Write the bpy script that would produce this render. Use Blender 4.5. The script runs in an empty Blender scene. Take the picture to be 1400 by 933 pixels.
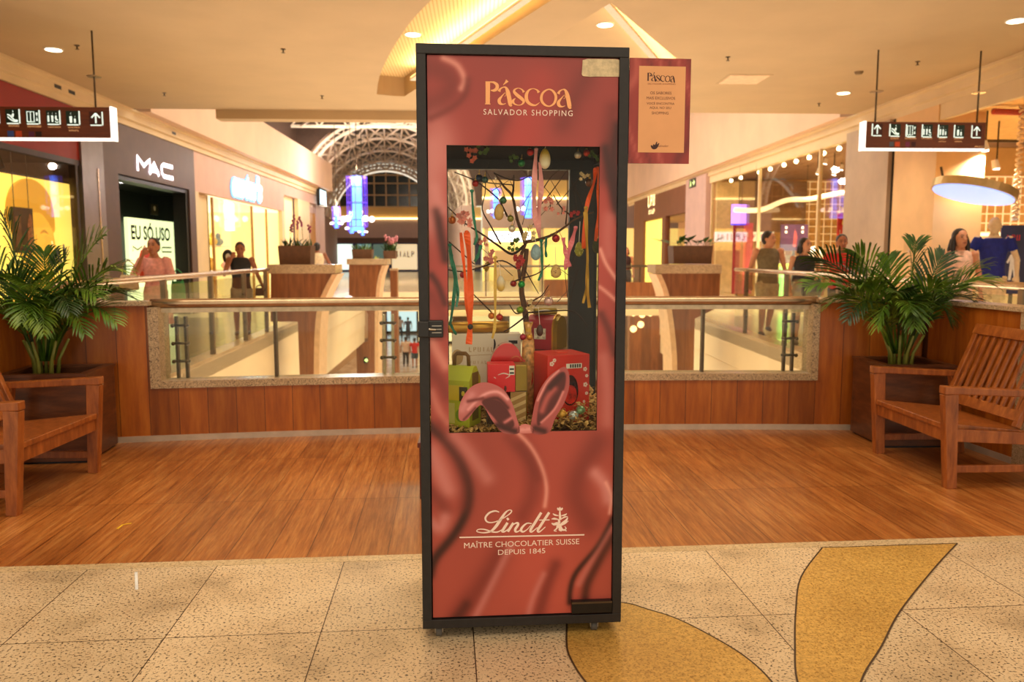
import bpy, math, random
from mathutils import Vector, Matrix, noise
from mathutils.geometry import tessellate_polygon
random.seed(7)
sc = bpy.context.scene
COL = sc.collection
PI = math.pi
R = math.radians

# ------------------------------------------------------------------ camera, world, light
H = 1.42
FPX = 1089.0
PITCH, YAW = R(6.13), R(-2.36)
cam = bpy.data.objects.new('camera', bpy.data.cameras.new('camera'))
COL.objects.link(cam)
cam.data.sensor_width = 36.0
cam.data.lens = 36.0*FPX/1400.0
cam.location = (0, 0, H)
cam.rotation_euler = (PI/2-PITCH, 0, YAW)
cam.data.clip_start = 0.05
cam.data.clip_end = 300
cam.data.dof.use_dof = True
cam.data.dof.focus_distance = 3.0
cam.data.dof.aperture_fstop = 3.6
sc.camera = cam

w = bpy.data.worlds.new('world')
sc.world = w
w.use_nodes = True
bg = w.node_tree.nodes['Background']
bg.inputs[0].default_value = (1.0, 0.86, 0.66, 1)
bg.inputs[1].default_value = 1.08

vs = sc.view_settings
vs.view_transform = 'Standard'
vs.look = 'None'
vs.gamma = 1.0
vs.use_curve_mapping = False
vs.exposure = 0.0

def area(name, loc, size, power, rgb=(1, .76, .47), rot=(0, 0, 0), sy=None, spread=None):
    l = bpy.data.lights.new(name, 'AREA')
    l.energy = power
    l.color = rgb
    l.size = size
    if sy:
        l.shape = 'RECTANGLE'
        l.size_y = sy
    if spread: l.spread = spread
    o = bpy.data.objects.new(name, l)
    COL.objects.link(o)
    o.location = loc
    o.rotation_euler = rot
    return o

WARM = (1, .85, .64)
# unseen area lights added to brighten atrium, court, lower hall, ceiling and concourse
area('atrium_fill', (0.4, 24, 7.6), 8, 1500, WARM, sy=12)
area('court_fill', (-5, 40.5, 9.3), 7, 1500, WARM, (R(42), 0, 0), sy=5)
area('lower_hall_fill', (-2, 50, -1.2), 10, 900, WARM, sy=20)
area('lower_hall_upfill', (0.2, 18, -4.9), 7, 1500, WARM, (PI, 0, 0), sy=20)  # added, aimed up to brighten the ceiling from the lower hall
area('concourse_fill', (0.2, -0.6, 4.2), 5, 110, WARM, sy=2.0)
area('concourse_fill', (0.2, 4.6, 4.25), 6, 150, WARM, sy=1.6)

# ------------------------------------------------------------------ pixel -> place helpers (1400 x 933 photograph)
_cy, _sy = math.cos(YAW), math.sin(YAW)
_f = Vector((-_sy*math.cos(PITCH), _cy*math.cos(PITCH), -math.sin(PITCH)))
_r = Vector((_cy, _sy, 0))
_u = _r.cross(_f)
CAM = Vector((0, 0, H))
def ray(x, y): return _f + _r*((x-700)/FPX) - _u*((y-466.5)/FPX)
def pz(x, y, z=0.0):
    d = ray(x, y); return CAM + d*((z-H)/d.z)
def pY(x, y, Y):
    d = ray(x, y); return CAM + d*(Y/d.y)
def pX(x, y, X):
    d = ray(x, y); return CAM + d*(X/d.x)

# ------------------------------------------------------------------ materials
def lin(c):
    c = c/255.0
    return c/12.92 if c <= .04045 else ((c+.055)/1.055)**2.4
def rgb(t): return (lin(t[0]), lin(t[1]), lin(t[2]), 1)
class NT:
    def __init__(s, name):
        s.m = bpy.data.materials.new(name); s.m.use_nodes = True
        s.t = s.m.node_tree
        s.b = s.t.nodes['Principled BSDF']
    def n(s, kind, **kw):
        nd = s.t.nodes.new(kind)
        for k, v in kw.items(): setattr(nd, k, v)
        return nd
    def l(s, a, b): s.t.links.new(a, b)
    def coords(s, scale=(1, 1, 1), rot=(0, 0, 0), loc=(0, 0, 0), kind='Object'):
        tc = s.n('ShaderNodeTexCoord'); mp = s.n('ShaderNodeMapping')
        mp.inputs['Scale'].default_value = scale; mp.inputs['Rotation'].default_value = rot
        mp.inputs['Location'].default_value = loc
        s.l(tc.outputs[kind], mp.inputs[0]); return mp.outputs[0]
    def noise(s, co, scale, detail=3, rough=.55):
        nd = s.n('ShaderNodeTexNoise'); nd.inputs['Scale'].default_value = scale
        nd.inputs['Detail'].default_value = detail; nd.inputs['Roughness'].default_value = rough
        s.l(co, nd.inputs['Vector']); return nd.outputs['Fac']
    def ramp(s, fac, stops):
        nd = s.n('ShaderNodeValToRGB'); cr = nd.color_ramp
        while len(cr.elements) < len(stops): cr.elements.new(.5)
        for e, (p, c) in zip(cr.elements, stops): e.position = p; e.color = rgb(c)
        s.l(fac, nd.inputs[0]); return nd.outputs[0]
    def mix(s, a, b, fac, mode='MIX'):
        nd = s.n('ShaderNodeMix', data_type='RGBA', blend_type=mode)
        for sock, v in ((nd.inputs[0], fac), (nd.inputs[6], a), (nd.inputs[7], b)):
            if hasattr(v, 'links'): s.l(v, sock)
            elif isinstance(v, tuple): sock.default_value = v
            else: sock.default_value = v
        return nd.outputs[2]
    def bump(s, h, strength=.2, dist=.01):
        nd = s.n('ShaderNodeBump'); nd.inputs['Strength'].default_value = strength
        nd.inputs['Distance'].default_value = dist
        s.l(h, nd.inputs['Height']); s.l(nd.outputs[0], s.b.inputs['Normal'])
_M = {}
def mat(name, c, rough=.5, metal=0.0, var=.06, vscale=8.0, coat=0.0, emit=None, es=0.0, bump=0.0):
    if name in _M: return _M[name]
    s = NT(name)
    if var > 0:
        co = s.coords()
        f = s.noise(co, vscale)
        lo = tuple(max(0, v*(1-var)) for v in c); hi = tuple(min(255, v*(1+var)) for v in c)
        s.l(s.ramp(f, [(.3, lo), (.7, hi)]), s.b.inputs['Base Color'])
        if bump: s.bump(f, bump)
    else:
        s.b.inputs['Base Color'].default_value = rgb(c)
    s.b.inputs['Roughness'].default_value = rough
    s.b.inputs['Metallic'].default_value = metal
    s.b.inputs['Coat Weight'].default_value = coat
    if emit:
        s.b.inputs['Emission Color'].default_value = rgb(emit)
        s.b.inputs['Emission Strength'].default_value = es
    _M[name] = s.m
    return s.m
def glow(name, c, es=1.0): return mat(name, c, .5, 0, 0, emit=c, es=es)
def wood(name, c1, c2, c3, grain=(30, 30, 1.5), board=None, rough=.4, coat=.15, dark=.75):
    """grain: noise scale along the object's axes; board=(axis, width): tone changes board by board"""
    s = NT(name)
    co = s.coords(grain)
    f = s.noise(co, 1.0, 5, .65)
    c = s.ramp(f, [(.28, c1), (.5, c2), (.72, c3)])
    if board:
        tc = s.n('ShaderNodeTexCoord'); sp = s.n('ShaderNodeSeparateXYZ'); s.l(tc.outputs['Object'], sp.inputs[0])
        def m(op, a, b):
            nd = s.n('ShaderNodeMath', operation=op)
            if hasattr(a, 'links'): s.l(a, nd.inputs[0])
            else: nd.inputs[0].default_value = a
            if hasattr(b, 'links'): s.l(b, nd.inputs[1])
            else: nd.inputs[1].default_value = b
            return nd.outputs[0]
        q = m('MULTIPLY', sp.outputs[board[0]], 1.0/board[1])
        fl = m('FLOOR', q, 0.0)
        wn = s.n('ShaderNodeTexWhiteNoise', noise_dimensions='1D'); s.l(fl, wn.inputs['W'])
        tone = s.ramp(wn.outputs['Value'], [(0, (int(255*dark),)*3), (1, (255, 255, 255))])
        c = s.mix(c, tone, 1.0, 'MULTIPLY')
        fr = m('FRACT', q, 0.0)
        edge = m('LESS_THAN', fr, .012/board[1]*.35)
        c = s.mix(c, rgb((60, 26, 8)), edge)
    s.l(c, s.b.inputs['Base Color'])
    s.b.inputs['Roughness'].default_value = rough
    s.b.inputs['Coat Weight'].default_value = coat
    s.b.inputs['Coat Roughness'].default_value = .25
    s.bump(f, .08, .004)
    _M[name] = s.m
    return s.m
def glass(name, tint=(246, 250, 244), gloss=.06, rough=.02):
    if name in _M: return _M[name]
    s = NT(name); t = s.t
    t.nodes.remove(s.b)
    tr = s.n('ShaderNodeBsdfTransparent'); tr.inputs[0].default_value = rgb(tint)
    gl = s.n('ShaderNodeBsdfGlossy'); gl.inputs['Roughness'].default_value = rough
    lw = s.n('ShaderNodeLayerWeight'); lw.inputs[0].default_value = .5
    pw = s.n('ShaderNodeMath', operation='POWER'); pw.inputs[1].default_value = 5.0
    ma = s.n('ShaderNodeMath', operation='MULTIPLY_ADD'); ma.inputs[1].default_value = .7; ma.inputs[2].default_value = gloss*.5
    s.l(lw.outputs['Facing'], pw.inputs[0]); s.l(pw.outputs[0], ma.inputs[0])
    mx = s.n('ShaderNodeMixShader')
    s.l(ma.outputs[0], mx.inputs[0]); s.l(tr.outputs[0], mx.inputs[1]); s.l(gl.outputs[0], mx.inputs[2])
    s.l(mx.outputs[0], t.nodes['Material Output'].inputs[0])
    _M[name] = s.m
    return s.m

# ------------------------------------------------------------------ mesh helpers
class MB:
    def __init__(s): s.v = []; s.f = []; s.col = None
    def add(s, vs_, fs):
        k = len(s.v); s.v += [tuple(v) for v in vs_]; s.f += [tuple(i+k for i in f) for f in fs]; return s
    def box(s, x0, x1, y0, y1, z0, z1, rz=0, c=None):
        vs_ = [Vector((x, y, z)) for z in (z0, z1) for y in (y0, y1) for x in (x0, x1)]
        if rz:
            c = Vector(c) if c is not None else Vector(((x0+x1)/2, (y0+y1)/2, 0))
            m = Matrix.Rotation(rz, 3, 'Z'); c = Vector((c[0], c[1], 0)); vs_ = [m@(v-c)+c for v in vs_]
        return s.add(vs_, [(0, 2, 3, 1), (4, 5, 7, 6), (0, 1, 5, 4), (2, 6, 7, 3), (0, 4, 6, 2), (1, 3, 7, 5)])
    def bar(s, a, b, wx, wy, up=None, wx2=None, wy2=None):
        """rectangular bar from a to b"""
        a, b = Vector(a), Vector(b); d = (b-a).normalized()
        up = Vector(up) if up else (Vector((0, 1, 0)) if abs(d.y) < .9 else Vector((1, 0, 0)))
        sx = d.cross(up).normalized(); sy = sx.cross(d).normalized()
        wx2 = wx if wx2 is None else wx2; wy2 = wy if wy2 is None else wy2
        vs_ = []
        for p, X, Y in ((a, wx, wy), (b, wx2, wy2)):
            for i, j in ((-1, -1), (1, -1), (1, 1), (-1, 1)): vs_.append(p+sx*(i*X/2)+sy*(j*Y/2))
        return s.add(vs_, [(3, 2, 1, 0), (4, 5, 6, 7), (0, 1, 5, 4), (1, 2, 6, 5), (2, 3, 7, 6), (3, 0, 4, 7)])
    def tube(s, pts, rad, seg=8, caps=True, flat=1.0):
        pts = [Vector(p) for p in pts]; n = len(pts)
        rad = [rad]*n if not isinstance(rad, (list, tuple)) else rad
        k = len(s.v); prev = None
        for i, p in enumerate(pts):
            d = (pts[min(i+1, n-1)]-pts[max(i-1, 0)])
            d = d.normalized() if d.length > 1e-9 else Vector((0, 0, 1))
            if prev is None:
                prev = Vector((1, 0, 0)) if abs(d.x) < .8 else Vector((0, 1, 0))
            a = (prev-d*prev.dot(d))
            a = a.normalized() if a.length > 1e-6 else d.orthogonal().normalized()
            prev = a; b = d.cross(a)
            for j in range(seg):
                t = 2*PI*j/seg
                s.v.append(tuple(p+a*(math.cos(t)*rad[i])+b*(math.sin(t)*rad[i]*flat)))
        for i in range(n-1):
            for j in range(seg):
                s.f.append((k+i*seg+j, k+i*seg+(j+1) % seg, k+(i+1)*seg+(j+1) % seg, k+(i+1)*seg+j))
        if caps:
            s.f.append(tuple(k+j for j in reversed(range(seg)))); s.f.append(tuple(k+(n-1)*seg+j for j in range(seg)))
        return s
    def loft(s, rings, seg=14):
        """rings: (x, y, z, rx, ry)"""
        k = len(s.v); n = len(rings)
        for (x, y, z, rx, ry) in rings:
            for j in range(seg):
                t = 2*PI*j/seg; s.v.append((x+rx*math.cos(t), y+ry*math.sin(t), z))
        for i in range(n-1):
            for j in range(seg):
                s.f.append((k+i*seg+j, k+i*seg+(j+1) % seg, k+(i+1)*seg+(j+1) % seg, k+(i+1)*seg+j))
        s.f.append(tuple(k+j for j in reversed(range(seg)))); s.f.append(tuple(k+(n-1)*seg+j for j in range(seg)))
        return s
    def ball(s, c, r, seg=12, rings=8, sq=None):
        c = Vector(c); r = (r, r, r) if not isinstance(r, (list, tuple)) else r
        k = len(s.v)
        s.v.append((c.x, c.y, c.z-r[2]))
        for i in range(1, rings):
            ph = -PI/2+PI*i/rings
            for j in range(seg):
                t = 2*PI*j/seg
                s.v.append((c.x+r[0]*math.cos(ph)*math.cos(t), c.y+r[1]*math.cos(ph)*math.sin(t), c.z+r[2]*math.sin(ph)))
        s.v.append((c.x, c.y, c.z+r[2])); top = len(s.v)-1
        for j in range(seg): s.f.append((k, k+1+(j+1) % seg, k+1+j))
        for i in range(rings-2):
            for j in range(seg):
                a = k+1+i*seg; s.f.append((a+j, a+(j+1) % seg, a+seg+(j+1) % seg, a+seg+j))
        a = k+1+(rings-2)*seg
        for j in range(seg): s.f.append((a+j, a+(j+1) % seg, top))
        return s
    def prism(s, poly, a0, a1, axis='y'):
        """poly: 2D outline (x,z)/(y,z)/(x,y) extruded along axis"""
        def P(p, a):
            return {'y': (p[0], a, p[1]), 'x': (a, p[0], p[1]), 'z': (p[0], p[1], a)}[axis]
        n = len(poly); k = len(s.v)
        s.v += [P(p, a0) for p in poly]+[P(p, a1) for p in poly]
        tri = tessellate_polygon([[Vector((p[0], p[1], 0)) for p in poly]])
        for t in tri: s.f.append((k+t[0], k+t[1], k+t[2])); s.f.append((k+n+t[2], k+n+t[1], k+n+t[0]))
        for i in range(n): s.f.append((k+i, k+(i+1) % n, k+n+(i+1) % n, k+n+i))
        return s
    def quad(s, a, b, c, d): return s.add([a, b, c, d], [(0, 1, 2, 3)])
    def ribbon(s, pts, y=0.0, closed=False, sub=5, th=0.0):
        """flat stroke in the xz plane: pts (x, z, width)"""
        q = smooth([Vector(p) for p in pts], sub, closed) if sub else [Vector(p) for p in pts]
        n = len(q); k = len(s.v)
        for i, p in enumerate(q):
            d = (q[(i+1) % n]-q[i-1]) if closed else (q[min(i+1, n-1)]-q[max(i-1, 0)])
            L = math.hypot(d.x, d.y) or 1
            nx, nz = -d.y/L, d.x/L
            for sgn in (1, -1): s.v.append((p.x+sgn*nx*p.z/2, y, p.y+sgn*nz*p.z/2))
        for i in range(n if closed else n-1):
            a, b = k+2*i, k+2*((i+1) % n)
            s.f.append((a, a+1, b+1, b))
        return s
    def flat(s, poly, y=0.0):
        tri = tessellate_polygon([[Vector((p[0], p[1], 0)) for p in poly]])
        k = len(s.v); s.v += [(p[0], y, p[1]) for p in poly]
        for t in tri: s.f.append(tuple(k+i for i in t))
        return s
    def xf(s, M):
        s.v = [tuple(M@Vector(v)) for v in s.v]; return s
    def build(s, name, m, parent=None, smooth=False, bevel=0, loc=None, norm=True):
        me = bpy.data.meshes.new(name)
        me.from_pydata(s.v, [], s.f)
        if norm:
            import bmesh
            bm = bmesh.new(); bm.from_mesh(me); bmesh.ops.recalc_face_normals(bm, faces=bm.faces)
            bm.to_mesh(me); bm.free()
        if smooth:
            me.polygons.foreach_set('use_smooth', [True]*len(me.polygons))
        me.materials.append(m)
        o = bpy.data.objects.new(name, me)
        COL.objects.link(o)
        if parent: o.parent = parent
        if loc: o.location = loc
        if bevel:
            b = o.modifiers.new('bevel', 'BEVEL'); b.width = bevel; b.segments = 2; b.limit_method = 'ANGLE'
        me.update()
        return o
def smooth(q, sub, closed=False):
    n = len(q); out = []
    for i in range(n if closed else n-1):
        if closed: p0, p1, p2, p3 = q[i-1], q[i], q[(i+1) % n], q[(i+2) % n]
        else: p0, p1, p2, p3 = q[max(i-1, 0)], q[i], q[i+1], q[min(i+2, n-1)]
        for k in range(sub):
            t = k/sub
            out.append(.5*((2*p1)+(p2-p0)*t+(2*p0-5*p1+4*p2-p3)*t*t+(3*p1-p0-3*p2+p3)*t**3))
    if not closed: out.append(q[-1])
    return out
def tag(o, label=None, cat=None, group=None, kind=None):
    if label: o['label'] = label
    if cat: o['category'] = cat
    if group: o['group'] = group
    if kind: o['kind'] = kind
    return o
def E(name, label, cat, loc=(0, 0, 0), rz=0, group=None):
    o = bpy.data.objects.new(name, None); COL.objects.link(o)
    o.empty_display_size = .1
    o.location = loc; o.rotation_euler = (0, 0, rz)
    return tag(o, label, cat, group)
def struct(o, label=None, cat=None): return tag(o, label, cat, None, 'structure')
def kids(o): return [c for c in COL.objects if c.parent == o]
def dup(o, loc=None, label=None, rz=None, parent=None):
    c = o.copy(); COL.objects.link(c)
    if parent: c.parent = parent
    for k in kids(o): dup(k, parent=c)
    if loc is not None: c.location = loc
    if rz is not None: c.rotation_euler = (0, 0, rz)
    if label: c['label'] = label
    return c
def text_mb(body, size, off=0.0, ext=0.0, align='CENTER', space=1.0, sx=1.0, shear=0.0):
    cu = bpy.data.curves.new('txt', 'FONT')
    cu.body = body; cu.size = size; cu.offset = off; cu.extrude = ext; cu.align_x = align; cu.align_y = 'CENTER'
    cu.space_character = space; cu.resolution_u = 3; cu.shear = shear
    o = bpy.data.objects.new('txt', cu); COL.objects.link(o)
    dg = bpy.context.evaluated_depsgraph_get()
    me = bpy.data.meshes.new_from_object(o.evaluated_get(dg))
    mb = MB(); mb.v = [(v.co.x*sx, -v.co.z, v.co.y) for v in me.vertices]; mb.f = [tuple(p.vertices) for p in me.polygons]
    bpy.data.objects.remove(o); bpy.data.curves.remove(cu); bpy.data.meshes.remove(me)
    return mb
def text_fit(body, x0, x1, zc, y, off=0.0, ext=0.0, hgt=None, space=1.0, rot=0.0, shear=0.0):
    """text centred between x0 and x1 (local), at height zc, on the plane y"""
    mb = text_mb(body, 1.0, off, ext*0, space=space, shear=shear)
    xs = [v[0] for v in mb.v]; zs = [v[2] for v in mb.v]
    k = (x1-x0)/(max(xs)-min(xs)); kz = k if hgt is None else hgt/(max(zs)-min(zs))
    cx, cz = (max(xs)+min(xs))/2, (max(zs)+min(zs))/2
    c, s_ = math.cos(rot), math.sin(rot); out = []
    for v in mb.v:
        a, b = (v[0]-cx)*k, (v[2]-cz)*kz
        out.append(((x0+x1)/2+a*c-b*s_, y, zc+a*s_+b*c))
    mb.v = out
    if ext:
        n = len(mb.v); mb.v += [(v[0], v[1]+ext, v[2]) for v in mb.v]
        cnt = {}
        for f in mb.f:
            for i in range(len(f)):
                e = (f[i], f[(i+1) % len(f)]); cnt[e] = 1
        side = [(a, b, b+n, a+n) for (a, b) in cnt if (b, a) not in cnt]
        mb.f = mb.f+[tuple(reversed([i+n for i in f])) for f in mb.f]+side
    return mb
ORD = ['first', 'second', 'third', 'fourth', 'fifth', 'sixth', 'seventh', 'eighth', 'ninth', 'tenth', 'eleventh', 'twelfth',
       'thirteenth', 'fourteenth', 'fifteenth', 'sixteenth']

# ------------------------------------------------------------------ shared materials
PLASTER = mat('ceiling_plaster', (196, 170, 132), .8, 0, .02, 1.2)
PINKWALL = mat('bulkhead_paint', (226, 190, 160), .75, 0, .03, .8)
CREAM = mat('cream_paint', (226, 200, 156), .6, 0, .03, 1.0)
BLACKWOOD = mat('black_painted_wood', (42, 37, 35), .5, 0, .18, 30)
STEEL = mat('brushed_steel', (190, 170, 140), .3, .9, .08, 20)
DSTEEL = mat('dark_steel', (95, 82, 66), .35, .8, .08, 20)
BLACK = mat('black_plastic', (24, 22, 21), .4, 0, .1, 20)
WHITE = mat('white_plastic', (235, 228, 215), .45, 0, .03, 20)
PARA = wood('parapet_wood', (144, 70, 14), (178, 94, 22), (202, 118, 36), (14, 14, 1.6), (0, .21), .38, .2, .78)
PYLW = wood('pylon_wood', (118, 68, 30), (146, 86, 42), (170, 106, 56), (10, 10, 1.2), (0, .3), .4, .2, .85)
BENCHW = wood('bench_teak', (116, 58, 20), (152, 82, 32), (182, 106, 46), (26, 26, 5), None, .36, .25)
BOXW = wood('planter_wood', (70, 36, 16), (94, 50, 22), (118, 66, 32), (5, 5, 26), None, .4, .2)
GRAN = None
def granite(name, base, speck, sc_=160, amt=.40, dark=(70, 60, 50)):
    s = NT(name)
    co = s.coords()
    f1 = s.noise(co, sc_, 2, .6); f2 = s.noise(co, sc_*.4, 2, .5); f3 = s.noise(co, 1.4, 3)
    c = s.ramp(f1, [(amt-.06, dark), (amt-.01, speck), (amt+.05, base), (.8, tuple(min(255, int(v*1.06)) for v in base))])
    t = s.ramp(f2, [(.35, (205, 198, 190)), (.6, (255, 255, 255))])
    c = s.mix(c, t, .6, 'MULTIPLY')
    t3 = s.ramp(f3, [(.35, (222, 214, 202)), (.65, (255, 255, 255))])
    c = s.mix(c, t3, .8, 'MULTIPLY')
    s.l(c, s.b.inputs['Base Color'])
    s.b.inputs['Roughness'].default_value = .28
    _M[name] = s.m
    return s.m
GRAN = granite('granite_trim', (214, 186, 148), (150, 128, 100), 150, .42)
CLEAR = glass('clear_glass', gloss=.05)
CASEGLASS = glass('case_glass', (252, 253, 250), gloss=.015)
SHOPGLASS = glass('shop_glass', (250, 248, 240))
# ================================================================== THE SETTING
TILT = R(2.4)                      # the balcony's own grid is turned a little against the hall
def floor_mat_granite():
    s = NT('granite_tiles')
    co = s.coords()
    f1 = s.noise(co, 95, 2, .6); f2 = s.noise(co, 2.2, 4, .6); f3 = s.noise(co, .9, 3)
    c = s.ramp(f1, [(.33, (70, 60, 50)), (.385, (128, 110, 88)), (.43, (228, 204, 166)), (.8, (240, 218, 182))])
    dirt = s.ramp(f2, [(.30, (168, 158, 146)), (.46, (236, 230, 222)), (.6, (255, 255, 255))])
    c = s.mix(c, dirt, .7, 'MULTIPLY')
    br = s.n('ShaderNodeTexBrick', offset=0.0)
    br.inputs['Scale'].default_value = 1.0
    br.inputs['Brick Width'].default_value = .575; br.inputs['Row Height'].default_value = .745
    br.inputs['Mortar Size'].default_value = .0022; br.inputs['Mortar Smooth'].default_value = .1
    br.inputs['Color1'].default_value = (1, 1, 1, 1); br.inputs['Color2'].default_value = (.86, .86, .86, 1)
    br.inputs['Mortar'].default_value = (.09, .06, .04, 1)
    s.l(co, br.inputs['Vector'])
    c = s.mix(c, br.outputs['Color'], 1.0, 'MULTIPLY')
    s.l(c, s.b.inputs['Base Color'])
    s.b.inputs['Roughness'].default_value = .3
    return s.m
def floor_mat_wood():
    s = NT('wood_floor_planks')
    co = s.coords()
    br = s.n('ShaderNodeTexBrick', offset=0.0)
    br.inputs['Scale'].default_value = 1.0
    br.inputs['Brick Width'].default_value = .19; br.inputs['Row Height'].default_value = .985
    br.inputs['Mortar Size'].default_value = .0026; br.inputs['Bias'].default_value = 0
    br.inputs['Color1'].default_value = (1, 1, 1, 1); br.inputs['Color2'].default_value = (.66, .62, .58, 1)
    br.inputs['Mortar'].default_value = (.22, .12, .06, 1)
    s.l(s.coords(loc=(0, .29, 0)), br.inputs['Vector'])
    g = s.noise(s.coords((26, 1.6, 1), (0, 0, R(-14))), 1.0, 6, .7)
    g2 = s.noise(s.coords((70, 4, 1), (0, 0, R(-14))), 1.0, 3, .7)
    c = s.ramp(g, [(.30, (160, 92, 38)), (.48, (200, 126, 60)), (.62, (220, 152, 82)), (.78, (238, 186, 122))])
    c2 = s.ramp(g2, [(.36, (196, 176, 156)), (.6, (255, 255, 255))])
    c = s.mix(c, c2, .7, 'MULTIPLY')
    c = s.mix(c, br.outputs['Color'], .8, 'MULTIPLY')
    wear = s.ramp(s.noise(s.coords((1.2, 1.2, 1)), 1.0, 3), [(.35, (214, 204, 196)), (.7, (255, 255, 255))])
    c = s.mix(c, wear, .8, 'MULTIPLY')
    s.l(c, s.b.inputs['Base Color'])
    s.b.inputs['Roughness'].default_value = .33
    s.b.inputs['Coat Weight'].default_value = .15
    s.b.inputs['Coat Roughness'].default_value = .2
    return s.m
PO = Vector((-.03, 2.935, 0))
def podium(x, y, z=0):
    c, s_ = math.cos(TILT), math.sin(TILT)
    return Vector((PO.x+x*c-y*s_, PO.y+x*s_+y*c, z))
def to_pod(p):
    c, s_ = math.cos(TILT), math.sin(TILT); dx, dy = p[0]-PO.x, p[1]-PO.y
    return (dx*c+dy*s_, -dx*s_+dy*c)
fl = MB().box(-9, 9, -5.4, .765, -.25, 0).build('floor', floor_mat_granite(), loc=PO)
fl.rotation_euler = (0, 0, TILT)
struct(fl, 'speckled beige granite tile floor in the front of the hall', 'floor')
fw = MB().box(-5.2, 5.2, .765, 2.35, -.25, 0).box(-3.55, 3.85, 2.35, 3.52, -.25, 0).build('floor', floor_mat_wood(), loc=PO)
fw.rotation_euler = (0, 0, TILT)
struct(fw, 'brown wood plank floor of the balcony behind the display case', 'floor')
strip = MB().box(-9, 9, .70, .766, -.2, .0012).build('trim_1', granite('granite_border', (226, 204, 164), (180, 160, 130), 120, .36), loc=PO)
strip.rotation_euler = (0, 0, TILT)
struct(strip, 'narrow pale stone strip between granite tiles and wood planks', 'floor border')

# golden stone petals let into the granite
GOLD = granite('golden_stone', (224, 182, 100), (196, 152, 72), 130, .40, (170, 126, 56))
GROUT = mat('dark_grout', (74, 52, 30), .6)
def petal(pts, label):
    q = [Vector((p[0], p[1], 0)) for p in pts]
    poly = [(p.x, p.y) for p in q]
    root = MB().prism(poly, .0003, .0022, 'z').build('floor_inlay', GOLD)
    struct(root, label, 'floor inlay')
    b = MB()
    n = len(poly)
    for i in range(n):
        a, c = Vector(poly[i]), Vector(poly[(i+1) % n]); d = (c-a)
        if d.length < 1e-4: continue
        nn = Vector((-d.y, d.x)).normalized()*.0035
        b.add([(a.x-nn.x, a.y-nn.y, .0028), (c.x-nn.x, c.y-nn.y, .0028), (c.x+nn.x, c.y+nn.y, .0028), (a.x+nn.x, a.y+nn.y, .0028)], [(0, 1, 2, 3)])
    b.build('grout_line', GROUT, root)
def crv(pts, sub=5):
    return [(v.x, v.y) for v in smooth([Vector((p[0], p[1], 0)) for p in pts], sub)]
petal(crv([(.36, 3.13), (.58, 3.116), (.672, 3.051), (.769, 2.963), (.868, 2.808), (.94, 2.653), (.972, 2.491), (.97, 2.3), (.92, 2.05), (.80, 1.8)]) +
      crv([(.80, 1.8), (.56, 2.05), (.42, 2.3), (.349, 2.516), (.32, 2.653), (.314, 2.758), (.333, 2.931), (.36, 3.13)]),
      'golden stone petal in the floor reaching under the display case')
petal(crv([(1.667, 3.69), (1.42, 3.343), (1.259, 3.001), (1.145, 2.724), (1.058, 2.487), (1.0, 2.2), (.98, 1.9)]) +
      crv([(.98, 1.9), (1.12, 2.2), (1.271, 2.478), (1.46, 2.711), (1.69, 3.003), (2.09, 3.441), (2.36, 3.72)]),
      'golden stone petal in the floor widening towards the wood planks')
petal(crv([(2.02, 2.60), (2.3, 2.68), (2.7, 2.7), (3.1, 2.6)]) + crv([(3.1, 2.6), (2.6, 2.42), (2.2, 2.46), (2.02, 2.6)]),
      'golden stone petal cut off by the right lower corner')

# ------------------------------------------------------------------ ceiling with two lit recesses
ZC = 4.3
holeA = crv([pz(754, 0, ZC), pz(720, 22, ZC), pz(665, 58, ZC), pz(600, 101, ZC), pz(553, 132, ZC)], 3)[:-1] + \
        crv([pz(553, 132, ZC), pz(535, 131, ZC), pz(515, 129, ZC)], 2)[:-1] + \
        crv([pz(515, 129, ZC), pz(519, 104, ZC), pz(535, 70, ZC), pz(560, 32, ZC), pz(590, 0, ZC), pz(612, -16, ZC)], 3) + \
        [tuple(pz(772, -12, ZC)[:2])]
holeB = [tuple(pz(835, 4, ZC)[:2]), tuple(pz(925, 82, ZC)[:2]), tuple(pz(985, 131, ZC)[:2]), tuple(pz(640, 131, ZC)[:2])]
holeB = [holeB[0], (2.9, 11.95), (3.75, 14.6), (-.35, 14.9)]
def ceiling():
    outer = [(-7.05, -2.6), (7.95, -2.6), (7.95, 16.4), (-7.05, 16.4)]
    loops = [outer, holeA, holeB]
    allp = [p for l in loops for p in l]
    tri = tessellate_polygon([[Vector((p[0], p[1], 0)) for p in l] for l in loops])
    b = MB(); b.v = [(p[0], p[1], ZC) for p in allp]; b.f = [tuple(t) for t in tri]
    b.box(-7.05, 7.95, -2.6, 16.4, 4.80, 4.9)
    c = b.build('ceiling', PLASTER)
    struct(c, 'warm beige plaster ceiling over the hall', 'ceiling')
    return c
ceil = ceiling()
def recess(poly, label, depth, m):
    b = MB(); n = len(poly)
    for i in range(n):
        a, c = poly[i], poly[(i+1) % n]
        b.quad((a[0], a[1], ZC), (c[0], c[1], ZC), (c[0], c[1], ZC+depth), (a[0], a[1], ZC+depth))
    o = b.build('ceiling_recess', PLASTER, norm=False)
    b = MB(); b.v = [(p[0], p[1], ZC+depth) for p in poly]
    for t in tessellate_polygon([[Vector((p[0], p[1], 0)) for p in poly]]): b.f.append(tuple(t))
    b.build('recess_panel', m, o, norm=False)
    return struct(o, label, 'ceiling recess')
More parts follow.
